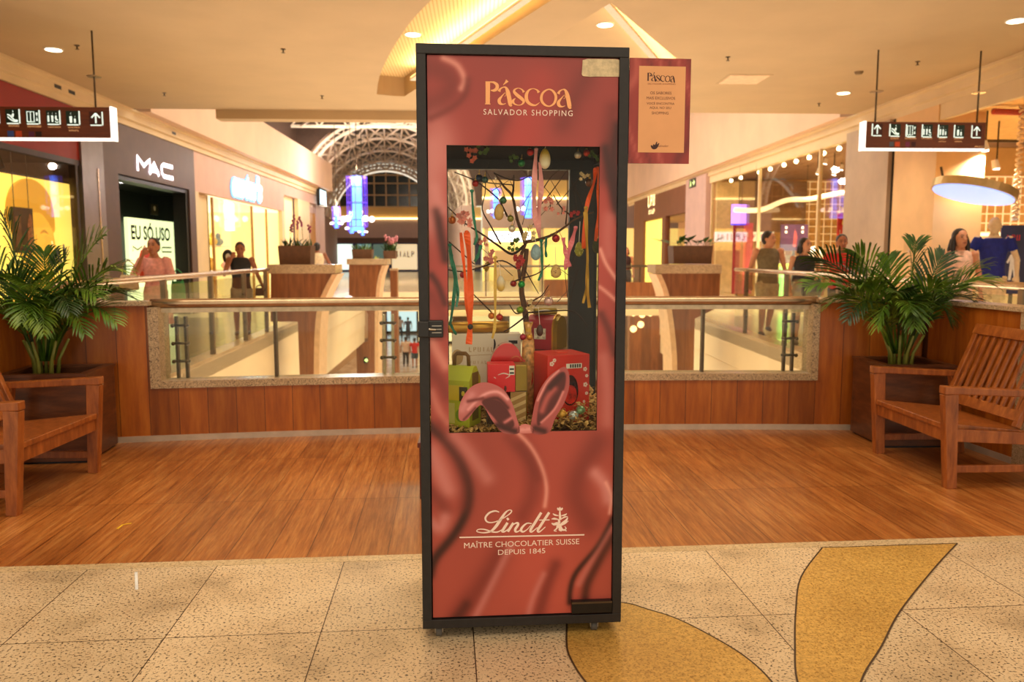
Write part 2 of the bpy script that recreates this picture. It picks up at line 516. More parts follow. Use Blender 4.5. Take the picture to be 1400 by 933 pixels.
def ribbed():
    s = NT('ribbed_ceiling_panel')
    wv = s.n('ShaderNodeTexWave', wave_type='BANDS', bands_direction='X'); wv.inputs['Scale'].default_value = 6.0
    s.l(s.coords(), wv.inputs['Vector'])
    s.l(s.ramp(wv.outputs['Fac'], [(.0, (196, 160, 96)), (.35, (232, 200, 140))]), s.b.inputs['Base Color'])
    s.b.inputs['Roughness'].default_value = .7
    return s.m
recess(holeA, 'curved ceiling recess with ribbed panel and slit of light', .34, ribbed())
recess(holeB, 'triangular ceiling recess behind the display case top', .34, PLASTER)
def cove_light(name, a, b, power, inset, label):
    """a lamp lying along the lip of a recess"""
    a, b = Vector((a[0], a[1], 0)), Vector((b[0], b[1], 0)); d = b-a; L = d.length; d.normalize()
    n = Vector((-d.y, d.x, 0))*inset
    root = E('cove_lamp', label, 'cove light', (a+b)/2+n+Vector((0, 0, ZC+.10)), math.atan2(d.y, d.x))
    MB().box(-L/2, L/2, -.05, .05, -.02, .02).build('housing', WHITE, root)
    MB().box(-L/2, L/2, -.04, .04, .02, .035).build('tube', glow('cove_tube', (255, 226, 150), 4), root)
    l = area('cove_light', (0, 0, .06), L, power, (1, .82, .48), (PI, 0, 0), sy=.1)
    l.parent = root
cove_light('a', pz(772, -12, ZC), pz(575, 118, ZC), 40, .14, 'lit cove tube along the straight edge of the curved ceiling recess')
cove_light('b', (1.62, 9.7), (3.65, 14.3), 22, .12, 'lit cove tube along the right edge of the triangular ceiling recess')
# beam at the end of the plaster ceiling
struct(MB().prism([(16.4, 4.12), (16.75, 4.12), (16.75, 4.9), (16.4, 4.9)], -5.2, 3.9, 'x').build('ceiling_beam', PLASTER),
       'plaster beam closing the ceiling at the atrium edge', 'beam')

# ------------------------------------------------------------------ side bulkheads and cornices
def cornice(side):
    X = -7.0 if side == 'left' else 7.9
    s_ = 1 if side == 'left' else -1
    b = MB()
    y0, y1 = (4.0, 36.8) if side == 'left' else (4.0, 42)
    prof = [(X, 3.98), (X+.06*s_, 3.98), (X+.06*s_, 4.08), (X+.12*s_, 4.1), (X+.12*s_, 4.24), (X+.2*s_, 4.26), (X+.2*s_, 4.299), (X, 4.299)]
    b.prism(prof, y0, y1, 'y')
    o = b.build('trim_2', CREAM); struct(o, 'stepped cream cornice above the %s shops' % side, 'cornice')
    up = MB()
    if side == 'left':
        up.box(-6.9, -6.6, 16.75, 36.8, 4.30, 5.5)
    else:
        up.box(7.55, 7.85, 16.75, 42, 4.30, 8.6)
    o = up.build('wall_'+side, PINKWALL); struct(o, 'pale pink upper wall over the %s shops' % side, 'wall')
cornice('left'); cornice('right')
struct(MB().box(-10.2, -10, 4, 45.4, -5, 9.4).build('wall_left', mat('dark_brown_paint', (70, 48, 36), .7)), 'dark wall behind the left shops', 'wall')
struct(MB().box(13.5, 13.7, 4, 45, -5, 9.4).build('wall_right', mat('dark_brown_paint', (70, 48, 36), .7)), 'dark wall behind the right shops', 'wall')
struct(MB().box(-10, 13.5, 16.75, 45, 9.4, 9.6).build('ceiling', mat('dark_roof', (92, 70, 50), .8)), 'dark roof deck high over the atrium', 'roof')
for i, Y in enumerate((13.4, 20.5)):
    pass
slot = MB()
for Y in (13.6, 14.05, 18.6): slot.box(-6.885, -6.878, Y, Y+.22, 4.14, 4.20)
struct(slot.build('trim_3', BLACK), 'dark air slots in the left cornice', 'air slot')

# ------------------------------------------------------------------ side walkways and their edges
XL = [(3.5, -3.45), (9.7, -3.60), (14.7, -3.78), (17.3, -3.9), (21, -4.1), (30, -4.25)]
XR = [(3.5, 4.35), (11.4, 4.57), (17.35, 4.77), (22, 5.4), (25, 5.9), (30, 6.2)]
def interp(tab, Y):
    for (a, p), (b, q) in zip(tab, tab[1:]):
        if a <= Y <= b: return p+(q-p)*(Y-a)/(b-a)
    return tab[0][1] if Y < tab[0][0] else tab[-1][1]
def walk_mat():
    s = NT('walkway_tiles')
    co = s.coords()
    c = s.ramp(s.noise(co, 60, 2), [(.35, (176, 150, 112)), (.6, (222, 198, 156))])
    br = s.n('ShaderNodeTexBrick', offset=0.0); br.inputs['Scale'].default_value = 1
    br.inputs['Brick Width'].default_value = .6; br.inputs['Row Height'].default_value = .6; br.inputs['Mortar Size'].default_value = .004
    br.inputs['Color1'].default_value = (1, 1, 1, 1); br.inputs['Color2'].default_value = (.9, .9, .9, 1); br.inputs['Mortar'].default_value = (.4, .36, .3, 1)
    s.l(co, br.inputs['Vector'])
    s.l(s.mix(c, br.outputs['Color'], 1, 'MULTIPLY'), s.b.inputs['Base Color'])
    s.b.inputs['Roughness'].default_value = .2
    return s.m
WALK = walk_mat()
def walkway(side):
    tab = XL if side == 'left' else XR
    out = -7.4 if side == 'left' else 8.3
    pts = [(x, y) for y, x in tab]
    poly = pts+[(out, 30), (out, 5.2 if side == 'left' else 5.2)]
    if side == 'left': poly = [(x, y) for x, y in pts if y > 6]+[(out, 30), (out, 5.2), (-3.5, 5.2)]
    else: poly = [(x, y) for x, y in pts if y > 6]+[(out, 30), (out, 5.2), (4.35, 5.2)]
    o = MB().prism(poly, -.2, -.003, 'z').build('floor', WALK); struct(o, 'polished walkway floor along the %s shops' % side, 'floor')
    b = MB(); d = .05 if side == 'left' else -.05
    tabs = [(5.2, interp(tab, 5.2))]+[t for t in tab if t[0] > 6]
    for k, (z1, z0) in enumerate(((.0, -.62), (-.64, -1.2), (-1.22, -1.8))):
        off = (0, .03, .06)[k]*(-1 if side == 'left' else 1)
        for (ya, xa), (yb, xb) in zip(tabs, tabs[1:]):
            b.prism([(xa+off, ya), (xb+off, yb), (xb+off-d*4, yb), (xa+off-d*4, ya)], z0, z1, 'z')
    o = b.build('wall_'+side, mat('fascia_plaster', (232, 206, 166), .6, 0, .02, 1)); struct(o, 'cream slab edge with grooves under the %s walkway' % side, 'slab edge')
    b = MB()
    for (ya, xa), (yb, xb) in zip(tabs, tabs[1:]):
        b.prism([(xa, ya), (xb, yb), (xb-d*5, yb), (xa-d*5, ya)], .0, .05, 'z')
    o = b.build('trim_4', GRAN); struct(o, 'granite kerb along the edge of the %s walkway' % side, 'kerb')
walkway('left'); walkway('right')

# ------------------------------------------------------------------ far court, lower hall
o = MB().box(-14, 9, 30, 72, -.62, -.003).build('floor', WALK); struct(o, 'pale floor of the far court', 'floor')
o = MB().box(-4.2, 6.1, 29.9, 30, -.66, .06).build('trim_5', mat('fascia_plaster', (232, 206, 166), .6)); struct(o, 'cream slab edge of the far court', 'slab edge')
def lower_mat():
    s = NT('lower_hall_tiles'); co = s.coords()
    c = s.ramp(s.noise(co, 1.2, 3), [(.4, (186, 150, 118)), (.6, (224, 192, 160))])
    s.l(c, s.b.inputs['Base Color']); s.b.inputs['Roughness'].default_value = .15
    return s.m
o = MB().box(-15, 15, 5.5, 75, -5.2, -5).build('floor', lower_mat()); struct(o, 'shiny floor of the lower hall', 'floor')
for sd, x in (('left', -8), ('right', 8.6)):
    o = MB().box(x-.1, x+.1, 5.5, 75, -5, -.2).build('wall_'+sd, mat('lower_wall_paint', (196, 150, 104), .6)); struct(o, 'warm wall of the lower hall on the %s' % sd, 'wall')
o = MB().box(-15, 15, 74.8, 75, -5, 0).build('wall_back', mat('lower_wall_paint', (196, 150, 104), .6)); struct(o, 'end wall of the lower hall', 'wall')
o = MB().box(-3.6, 4.5, 6.46, 6.6, -5, -.25).build('wall_front', mat('lower_wall_paint', (196, 150, 104), .6)); struct(o, 'wall under the balcony edge', 'wall')

# end walls: a nearer one on the right (seen through the case), a farther one on the left under the vault
def end_wall(x0, x1, Y, label):
    m1 = mat('mauve_wall', (190, 160, 150), .7, 0, .03, 1); m2 = mat('lit_band_wall', (226, 186, 116), .7, 0, .03, 1)  # the upper band's yellow is warm wall-wash light put into its colour
    o = MB().box(x0, x1, Y, Y+.2, 2.95, 4.6).build('wall_back', m1); struct(o, 'mauve wall band over the far shops %s' % label, 'wall')
    o = MB().box(x0, x1, Y+.02, Y+.2, 4.6, 5.6).build('wall_back', m2); struct(o, 'warm lit wall band over the far shops %s' % label, 'wall')
    o = MB().box(x0, x1, Y-.12, Y+.02, 4.55, 4.66).build('wall_light_strip', glow('strip_glow', (255, 222, 150), 5)); 
    tag(o, 'long lit strip on the far wall %s' % label, 'light strip')
end_wall(-14, 0.2, 70, 'under the arched window')
end_wall(.2, 13.4, 45, 'behind the display case')

o = MB().box(.2, 13.4, 45.1, 45.3, 5.6, 9.4).build('wall_back', mat('dark_brown_paint', (70, 48, 36), .7)); struct(o, 'dark wall high behind the display case', 'wall')

# vault of white steel lattice with the gridded end window
VS, VR, VH = 4.2, 4.6, 4.5
def vx(Y): return -5.25+(Y-45.6)*(-2.8/25)
def vp(Y, a, k=1.0): return (vx(Y)-VR*k*math.cos(a), Y, VS+VH*k*math.sin(a))
WST = mat('white_lattice_paint', (240, 222, 204), .5, 0, .03, 4)
root = E('vault_truss', 'white steel lattice vault over the far court', 'roof truss', (vx(57), 57, VS))
rp = Vector(root.location)
NA = 14
for Y in (45.6, 51, 57, 63, 69.2):
    b = MB()
    for k in (1.0, 1.07):
        b.tube([Vector(vp(Y, PI*i/24, k))-rp for i in range(25)], .09, 6)
    for i in range(24):
        b.tube([Vector(vp(Y, PI*i/24, 1.0))-rp, Vector(vp(Y, PI*(i+.5)/24, 1.07))-rp, Vector(vp(Y, PI*(i+1)/24, 1.0))-rp], .04, 4)
    b.build('arch', WST, root)
b = MB()
for ya, yb in ((45.6, 51), (51, 57), (57, 63), (63, 69.2)):
    for i in range(NA):
        a0, a1 = PI*i/NA, PI*(i+1)/NA
        b.tube([Vector(vp(ya, a0))-rp, Vector(vp(yb, a1))-rp], .07, 4)
        b.tube([Vector(vp(ya, a1))-rp, Vector(vp(yb, a0))-rp], .07, 4)
        b.tube([Vector(vp(ya, a0))-rp, Vector(vp(yb, a0))-rp], .06, 4)
b.build('lattice', WST, root)
def skin(a0, a1, m, label, k=1.12):
    b = MB(); n = 8
    for i in range(n):
        p, q = a0+(a1-a0)*i/n, a0+(a1-a0)*(i+1)/n
        b.quad(vp(45.5, p, k), vp(69.85, p, k), vp(69.85, q, k), vp(45.5, q, k))
    o = b.build('ceiling', m); struct(o, label, 'vault skin')
VPL = mat('vault_plaster', (220, 192, 170), .8)
skin(0, .95, VPL, 'plaster side of the far vault on the left'); skin(PI-.95, PI, VPL, 'plaster side of the far vault on the right')
skin(.95, PI-.95, mat('night_glazing', (64, 52, 48), .35), 'dark night glazing at the top of the far vault')
for sd, sg_ in (('left', -1), ('right', 1)):
    xa, xb = vx(45.4)+sg_*VR*1.0, vx(69.9)+sg_*VR*1.0
    o = MB().prism([(xa-.35, 45.4), (xa+.35, 45.4), (xb+.35, 69.9), (xb-.35, 69.9)], 0, VS+.02, 'z').build('wall_'+sd, mat('mauve_wall', (190, 160, 150), .7)); struct(o, 'mauve side wall carrying the far vault on the '+sd, 'wall')
o = MB().prism([(-10.1, 9.4), (.2, 9.4), (.2, VS)]+[vp(45.35, PI-PI*i/24, 1.1)[::2] for i in range(25)]+[(-10.1, VS)], 45.3, 45.4, 'y').build('wall_back', mat('dark_brown_paint', (70, 48, 36), .7)); struct(o, 'dark gable wall round the opening of the far vault', 'wall')
# main roof trusses in front of the vault
rt = E('roof_truss', 'white roof truss bars under the dark atrium roof', 'roof truss', (-3, 38, 9.2))
rp2 = Vector(rt.location)
for Y in (34, 39, 44):
    b = MB()
    b.tube([Vector((-10, Y, 9.2))-rp2, Vector((8, Y, 9.2))-rp2], .09, 6); b.tube([Vector((-10, Y, 8.3))-rp2, Vector((8, Y, 8.3))-rp2], .09, 6)
    for i in range(12):
        x = -10+1.5*i
        b.tube([Vector((x, Y, 8.3))-rp2, Vector((x+.75, Y, 9.2))-rp2, Vector((x+1.5, Y, 8.3))-rp2], .05, 5)
    b.build('truss', WST, rt)
b = MB()
for i in range(7):
    x = -9.5+2.4*i
    b.tube([Vector((x, 34, 8.3))-rp2, Vector((x+2.4, 39, 8.3))-rp2, Vector((x, 44, 8.3))-rp2], .06, 5)
b.build('brace', WST, rt)
# end window
wr = MB().prism([(vp(70, PI*i/24, .97)[0], max(5.6, vp(70, PI*i/24, .97)[2])) for i in range(25)], 70.1, 70.2, 'y').build('window_1', mat('night_pane', (36, 44, 40), .2, 0, .1, 3))
struct(wr, 'dark arched end window in a cream grid', 'window')
b = MB()
for i in range(-5, 6):
    x = vx(70)+i*1.0; hh = VS+VH*.97*math.sqrt(max(0, 1-((x-vx(70))/(VR*.97))**2))
    if hh > 5.7: b.box(x-.05, x+.05, 69.95, 70.1, 5.6, hh)
for z in (5.6, 6.6, 7.6, 8.3):
    hw = VR*.97*math.sqrt(max(0, 1-((z-VS)/(VH*.97))**2)); b.box(vx(70)-hw, vx(70)+hw, 69.93, 70.1, z-.05, z+.05)
b.build('window_frame', mat('window_frame_paint', (206, 170, 120), .5), wr)

# ------------------------------------------------------------------ balcony parapet
def arc(x): return 6.346+.043*x-.021*x*x
def arc_wall(b, x0, x1, z0, z1, d0, d1, n=12):
    """wall along the balcony arc between depths d0 (front) and d1"""
    for i in range(n):
        a, c = x0+(x1-x0)*i/n, x0+(x1-x0)*(i+1)/n
        pts = [(a, arc(a)+d0), (c, arc(c)+d0), (c, arc(c)+d1), (a, arc(a)+d1)]
        k = len(b.v)
        b.v += [(p[0], p[1], z) for z in (z0, z1) for p in pts]
        b.f += [(k+3, k+2, k+1, k), (k+4, k+5, k+6, k+7), (k, k+1, k+5, k+4), (k+2, k+3, k+7, k+6)]
        if i == 0: b.f.append((k+3, k, k+4, k+7))
        if i == n-1: b.f.append((k+1, k+2, k+6, k+5))
    return b
GX0, GX1 = -2.50, 2.745
CX0, CX1 = -3.30, 3.56
b = MB()
arc_wall(b, GX0, GX1, .045, .41, 0, .16); arc_wall(b, CX0, GX0, .045, 1.045, 0, .16, 4); arc_wall(b, GX1, CX1, .045, 1.045, 0, .16, 4)
o = b.build('wall_balcony', PARA); struct(o, 'curved wood-panelled balcony parapet', 'parapet')
o = MB().prism([(CX1, arc(CX1)+.16), (CX1+.16, arc(CX1)+.16), (CX1+.24, 5.15), (CX1+.08, 5.15)], .045, 1.045, 'z').build('wall_right', PARA); struct(o, 'wood-panelled side parapet on the right', 'parapet')
o = MB().prism([(CX0, arc(CX0)+.16), (CX0-.16, arc(CX0)+.16), (CX0-.22, 4.95), (CX0-.06, 4.95)], .045, 1.045, 'z').build('wall_left', PARA); struct(o, 'wood-panelled side parapet on the left', 'parapet')
b = MB()
arc_wall(b, CX0, CX1, 0, .045, -.008, .15)
b.prism([(CX1-.006, arc(CX1)), (CX1+.15, arc(CX1)), (CX1+.23, 5.15), (CX1+.074, 5.15)], 0, .045, 'z')
b.prism([(CX0+.006, arc(CX0)), (CX0-.15, arc(CX0)), (CX0-.21, 4.95), (CX0-.054, 4.95)], 0, .045, 'z')
o = b.build('baseboard_balcony', mat('pale_base_metal', (196, 178, 158), .4, .3, .05, 10)); struct(o, 'pale metal baseboard along the curved parapet', 'baseboard')
b = MB()
arc_wall(b, GX0, GX1, .41, .465, -.012, .18); arc_wall(b, GX0, GX0+.075, .465, 1.03, -.012, .18, 1); arc_wall(b, GX1-.055, GX1, .465, 1.03, -.012, .18, 1)
o = b.build('trim_6', GRAN); struct(o, 'granite frame around the glass of the balcony', 'granite frame')
b = MB()
arc_wall(b, CX0-.01, GX0+.02, 1.045, 1.075, -.03, .2, 4); arc_wall(b, GX1-.02, CX1+.01, 1.045, 1.075, -.03, .2, 4)
b.prism([(CX1-.02, arc(CX1)+.2), (CX1+.2, arc(CX1)+.2), (CX1+.28, 5.13), (CX1+.05, 5.13)], 1.045, 1.075, 'z')
b.prism([(CX0+.02, arc(CX0)+.2), (CX0-.2, arc(CX0)+.2), (CX0-.26, 4.93), (CX0-.03, 4.93)], 1.045, 1.075, 'z')
o = b.build('trim_7', GRAN); struct(o, 'granite coping on top of the parapet', 'coping')
b = MB().box(3.62, 4.45, 4.95, 5.17, 0, 1.075)
o = b.build('wall_pier', GRAN); struct(o, 'granite pier at the right end of the parapet', 'pier')
b = MB().box(-4.3, -3.34, 4.75, 4.97, 0, 1.075)
o = b.build('wall_pier', GRAN); struct(o, 'granite pier at the left end of the parapet', 'pier')

# glass balustrade in the parapet: panes, posts, clamps and handrail
gb = E('glass_balustrade', 'glass balustrade with metal handrail set in the curved parapet', 'balustrade', (.12, arc(.12), .465))
gp = Vector(gb.location)
joints = [GX0+.075, -1.605, -.735, .55, 1.835, GX1-.055]
for a, c in zip(joints, joints[1:]):
    b = MB(); arc_wall(b, a+.006, c-.006, .467, .995, .075, .087, 6); b.xf(Matrix.Translation(-gp)); b.build('glass_pane', CLEAR, gb)
def rail_pts(x0, x1, d, z, n=24): return [Vector((x0+(x1-x0)*i/n, arc(x0+(x1-x0)*i/n)+d, z))-gp for i in range(n+1)]
b = MB().tube(rail_pts(GX0-.0, GX1+.0, .06, 1.055), .036, 12); b.build('handrail', mat('bronze_rail', (196, 170, 138), .26, .85, .06, 10), gb, True)
b = MB(); arc_wall(b, GX0+.075, GX1-.055, .985, 1.02, .05, .11, 16); b.xf(Matrix.Translation(-gp)); b.build('channel', STEEL, gb)
for x in (-1.605, 1.835):
    b = MB().bar(Vector((x, arc(x)+.10, .466))-gp, Vector((x, arc(x)+.10, .99))-gp, .022, .05); b.build('post', DSTEEL, gb)
for x in (-2.32, -.735, 2.56):
    b = MB(); dx = .035
    for k in (-1, 1): b.bar(Vector((x+k*dx, arc(x)+.15, .466))-gp, Vector((x+k*dx, arc(x)+.15, .95))-gp, .02, .035)
    pst = b.build('post', STEEL if x > -2 and x < 2 else DSTEEL, gb)
    for z in (.60, .74, .88):
        m_ = MB().tube([Vector((x-.065, arc(x)+.13, z))-gp, Vector((x+.065, arc(x)+.13, z))-gp], .011, 8)
        for k in (-1, 1): m_.ball(Vector((x+k*.05, arc(x)+.10, z))-gp, .016, 8, 6)
        m_.build('clamp', DSTEEL, pst, True)

# glass railings along the two walkways
def walk_rail(side, y0, y1, posts, label):
    tab = XL if side == 'left' else XR; s_ = -1 if side == 'left' else 1
    root = E('glass_railing', label, 'railing', (interp(tab, (y0+y1)/2)+.06*s_, (y0+y1)/2, 0)); rp = Vector(root.location)
    P = lambda Y, z: Vector((interp(tab, Y)+.06*s_, Y, z))-rp
    n = 10
    MB().tube([P(y0+(y1-y0)*i/n, 1.165) for i in range(n+1)], .035, 8).build('handrail', mat('bronze_rail', (196, 170, 138), .26, .85), root, True)
    for Y in posts:
        p = MB().bar(P(Y, .05), P(Y, 1.14), .06, .06).build('post', mat('rail_post_bronze', (128, 108, 84), .35, .7), root)
        m_ = MB()
        for z in (.35, .8): m_.tube([P(Y-.09, z), P(Y+.09, z)], .02, 6)
        m_.build('clamp', DSTEEL, p)
    ys = [y0]+list(posts)+[y1]
    for a, c in zip(ys, ys[1:]):
        if c-a < .3: continue
        b = MB(); b.bar(P(a+.04, .6), P(c-.04, .6), .012, .96, up=(0, 0, 1)); b.build('glass_pane', CLEAR, root)
walk_rail('left', 6.9, 14.7, (7.6, 9.4, 11.2, 13.0, 14.5), 'glass railing with round handrail along the left walkway')
walk_rail('right', 5.6, 14.6, (6.4, 8.2, 10.0, 11.9, 13.9), 'glass railing with round handrail along the right walkway')
# ================================================================== THE DISPLAY CASE
CO = Vector((.157, 2.829, 0)); CA = R(2.2)
CEX = Vector((math.cos(CA), math.sin(CA), 0)); CEY = Vector((-math.sin(CA), math.cos(CA), 0))
def cab(px, py, d=0.0):
    """pixel -> the case's own (x, z) on its upright plane at depth d behind the front"""
    q = ray(px, py); o = CO+CEY*d
    t = o.dot(CEY)/q.dot(CEY); p = CAM+q*t
    return ((p-o).dot(CEX), p.z)
def cabw(px, py, d=0.0):
    x, z = cab(px, py, d); p = CO+CEX*x+CEY*d; return Vector((p.x, p.y, z))
def cl(x, d, z):
    p = CO+CEX*x+CEY*d; return Vector((p.x, p.y, z))
MPX = .745/282           # metres per pixel at the front
CD = .61
case = E('display_case', 'tall black display case with chocolate-coloured printed door on casters', 'display case', CO, CA)
FB = mat('black_frame', (27, 24, 24), .5, 0, .22, 40)
W2, ZB, ZT, T = .37, .05, 2.14, .034
def frame(y0, y1, name):
    b = MB()
    b.box(-W2, W2, y0, y1, ZT-T, ZT).box(-W2, W2, y0, y1, ZB, ZB+T).box(-W2, -W2+T, y0, y1, ZB+T, ZT-T).box(W2-T, W2, y0, y1, ZB+T, ZT-T)
    return b.build(name, FB, case, bevel=.002)
frame(0, .05, 'front_frame')
FBI = mat('black_matt_inside', (26, 23, 23), .95, 0, .1, 20); FBI.node_tree.nodes['Principled BSDF'].inputs['Specular IOR Level'].default_value = .08
def rear():
    b = MB(); y0, y1 = CD-.04, CD
    b.box(-W2, W2, y0, y1, 1.78, ZT).box(-W2, W2, y0, y1, ZB, .82).box(-W2, -W2+.105, y0, y1, .82, 1.78).box(.25, W2, y0, y1, .82, 1.78)
    return b.build('rear_frame', FB, case, bevel=.002)
rear()
b = MB()
b.box(-W2, W2, .05, CD-.04, ZT-T, ZT).box(-W2, W2, .05, CD-.04, ZB, ZB+T); b.build('top_and_base_board', FB, case)
for s_ in (-1, 1):
    b = MB(); x0, x1 = sorted((s_*W2, s_*(W2-.018)))
    b.box(x0, x1, .05, CD-.04, ZB+T, .80).box(x0, x1, .05, CD-.04, 1.80, ZT-T)
    b.build('side_board', FB, case)
    MB().box(s_*(W2-.010)-.003, s_*(W2-.010)+.003, .05, CD-.04, .80, 1.80).build('side_glass', CASEGLASS, case)
MB().box(-W2+T, W2-T, .05, CD-.04, 1.82, 1.835).build('inner_ceiling', FBI, case)
MB().box(-W2+.02, W2-.02, .05, CD-.04, .735, .75).build('shelf', FBI, case)
MB().box(-W2+.105, .25, CD-.022, CD-.016, .82, 1.78).build('rear_glass', CASEGLASS, case)
# --- printed door: satin chocolate folds as a printed picture
PX0, PX1, PZ0, PZ1 = -.332, .334, .088, 2.104
WX0, WX1, WZ0, WZ1 = -.268, .272, .782, 1.802
YP = .012
def pp(px, py):
    return cab(px, py, YP)
BASE = (178, 76, 66)
STROKES = []     # (points [(x,z)...], half width, colour, strength)
def stroke(kind, pts, wpx, strength=1.0):
    q = smooth([Vector((*pp(*p), 0)) for p in pts], 4)
    c = {'D': (52, 16, 12), 'L': (240, 166, 152), 'M': (112, 38, 32), 'P': (216, 140, 136), 'R': (188, 62, 54)}[kind]
    hw_ = max(wpx, 2.6)*MPX; P_ = [(v.x, v.y) for v in q]; mg = hw_*3.2
    STROKES.append((P_, hw_, c, strength, (min(p[0] for p in P_)-mg, max(p[0] for p in P_)+mg, min(p[1] for p in P_)-mg, max(p[1] for p in P_)+mg)))
c4 = lambda pts: [(560+x/3.11, 580+y/3.11) for x, y in pts]
c1 = lambda pts: [(560+x/3.455, 40+y/3.455) for x, y in pts]
c2 = lambda pts: [(590+x/4.442, 190+y/4.442) for x, y in pts]
c3 = lambda pts: [(590+x/4.242, 390+y/4.242) for x, y in pts]
stroke('P', c1([(90, 560), (95, 700), (95, 900)]), 26, .8)
stroke('P', c1([(110, 420), (150, 500), (160, 600)]), 22, .5)
stroke('M', c1([(90, 180), (150, 200), (200, 260), (150, 330), (80, 360)]), 14, .55)
stroke('L', c1([(160, 135), (225, 170), (258, 235), (245, 280)]), 4.5, .75)
stroke('M', c1([(275, 240), (262, 310), (200, 370), (100, 420)]), 5, .6)
stroke('M', c1([(450, 420), (410, 500), (390, 560)]), 10, .6)
stroke('M', c1([(830, 230), (770, 340), (720, 450)]), 14, .6)
stroke('R', c1([(620, 250), (560, 420), (520, 560)]), 26, .5)
stroke('M', c1([(960, 380), (935, 560), (930, 700)]), 12, .7)
stroke('D', c1([(985, 460), (965, 600), (975, 760), (1000, 900)]), 8, .8)
stroke('D', c2([(1055, 60), (1090, 250), (1120, 430)]), 7, .75)
stroke('P', c2([(1080, 480), (1070, 600), (1080, 700)]), 10, .4)
stroke('L', c2([(1025, 670), (1060, 760), (1128, 860)]), 1.8, .9)
stroke('L', c3([(975, 10), (1020, 45), (1070, 90)]), 2, .8)
stroke('D', c3([(985, 170), (1030, 270), (1060, 400)]), 6, .5)
stroke('P', c3([(1000, 420), (1020, 600), (1020, 800)]), 9, .4)
stroke('D', c2([(35, 440), (60, 600), (85, 730)]), 7, .8)
stroke('P', c2([(20, 300), (40, 380), (70, 430)]), 8, .6)
stroke('D', c2([(0, 830), (40, 890), (80, 1000)]), 5, .7)
stroke('M', c3([(0, 60), (60, 160), (90, 260)]), 9, .5)
stroke('L', c3([(0, 330), (40, 400), (80, 470)]), 8, .6)
stroke('M', c3([(0, 500), (50, 560), (90, 640)]), 9, .6)
stroke('L', c3([(0, 620), (40, 720), (90, 800)]), 6, .4)
stroke('D', c4([(85, 10), (150, 70), (215, 160), (250, 270), (242, 370), (190, 470), (110, 570), (85, 640)]), 7, .95)
stroke('M', c4([(120, 10), (190, 110), (235, 240), (235, 350)]), 10, .5)
stroke('P', c4([(90, 120), (130, 200), (160, 280)]), 14, .7)
stroke('M', c4([(90, 290), (130, 330), (150, 370)]), 11, .6)
stroke('P', c4([(90, 420), (130, 440), (150, 400)]), 10, .7)
stroke('P', c4([(190, 50), (250, 120), (330, 230)]), 11, .55)
stroke('M', c4([(480, 90), (520, 180), (520, 300), (480, 390)]), 14, .55)
stroke('L', c4([(440, 20), (510, 90), (560, 180), (582, 270), (575, 350)]), 3.2, .8)
stroke('M', c4([(420, 60), (500, 140), (545, 230)]), 8, .4)
stroke('M', c4([(800, 80), (720, 220), (710, 320), (760, 420)]), 18, .6)
stroke('P', c4([(790, 210), (830, 260), (846, 320)]), 10, .8)
stroke('L', c4([(835, 250), (858, 310), (850, 380)]), 2.5, .8)
stroke('D', c4([(865, 400), (800, 520), (710, 630), (684, 700), (680, 760)]), 4, .95)
stroke('D', c4([(862, 480), (800, 590), (756, 680), (745, 750)]), 7, .75)
stroke('P', c4([(860, 440), (770, 590), (720, 680)]), 5, .4)
stroke('M', c4([(380, 560), (310, 680), (240, 770), (200, 830)]), 16, .65)
stroke('D', c4([(240, 770), (200, 830)]), 8, .5)
stroke('P', c4([(430, 520), (350, 680), (280, 820)]), 6, .55)
stroke('M', c4([(620, 600), (580, 700), (550, 810)]), 10, .7)
stroke('P', c4([(570, 640), (525, 740), (505, 815)]), 5, .5)
def seg2(x, z, pts):
    dm = 1e9
    for (ax, az), (bx, bz) in zip(pts, pts[1:]):
        dx, dz = bx-ax, bz-az; L = dx*dx+dz*dz
        u = 0 if L == 0 else max(0, min(1, ((x-ax)*dx+(z-az)*dz)/L))
        dm = min(dm, (ax+u*dx-x)**2+(az+u*dz-z)**2)
    return dm
def art_col(x, z):
    t = (z-PZ0)/(PZ1-PZ0)
    c = [160+(178-160)*(1-t), 60+(78-60)*(1-t), 54+(64-54)*(1-t)]
    n = noise.noise(Vector((x*3.2, z*1.6, 3)))*.14
    c = [v*(1+n) for v in c]
    for pts, hw, col, st, bb in STROKES:
        if not (bb[0] < x < bb[1] and bb[2] < z < bb[3]): continue
        dm = 1e9
        for (ax, az), (bx, bz) in zip(pts, pts[1:]):
            dx, dz = bx-ax, bz-az; L = dx*dx+dz*dz
            u = 0 if L == 0 else max(0, min(1, ((x-ax)*dx+(z-az)*dz)/L))
            dd = (ax+u*dx-x)**2+(az+u*dz-z)**2
            if dd < dm: dm = dd
        if dm < (hw*3.2)**2:
            k = st*math.exp(-dm/(hw*hw)*1.0)
            c = [v+(q-v)*k for v, q in zip(c, col)]
    return c
def colour_mesh(name, verts, faces, colours, parent, rough=.36, coat=.1):
    me = bpy.data.meshes.new(name); me.from_pydata(verts, [], faces)
    at = me.color_attributes.new('print', 'FLOAT_COLOR', 'POINT')
    flat = []
    for c in colours: flat += [lin(c[0]), lin(c[1]), lin(c[2]), 1.0]
    at.data.foreach_set('color', flat)
    key = 'printed_vinyl_%.2f' % rough
    if key not in _M:
        s = NT(key); a = s.n('ShaderNodeAttribute', attribute_name='print')
        s.l(a.outputs['Color'], s.b.inputs['Base Color']); s.b.inputs['Roughness'].default_value = rough
        s.b.inputs['Coat Weight'].default_value = coat; s.b.inputs['Coat Roughness'].default_value = .3
        _M[key] = s.m
    me.materials.append(_M[key])
    o = bpy.data.objects.new(name, me); COL.objects.link(o); o.parent = parent
    return o
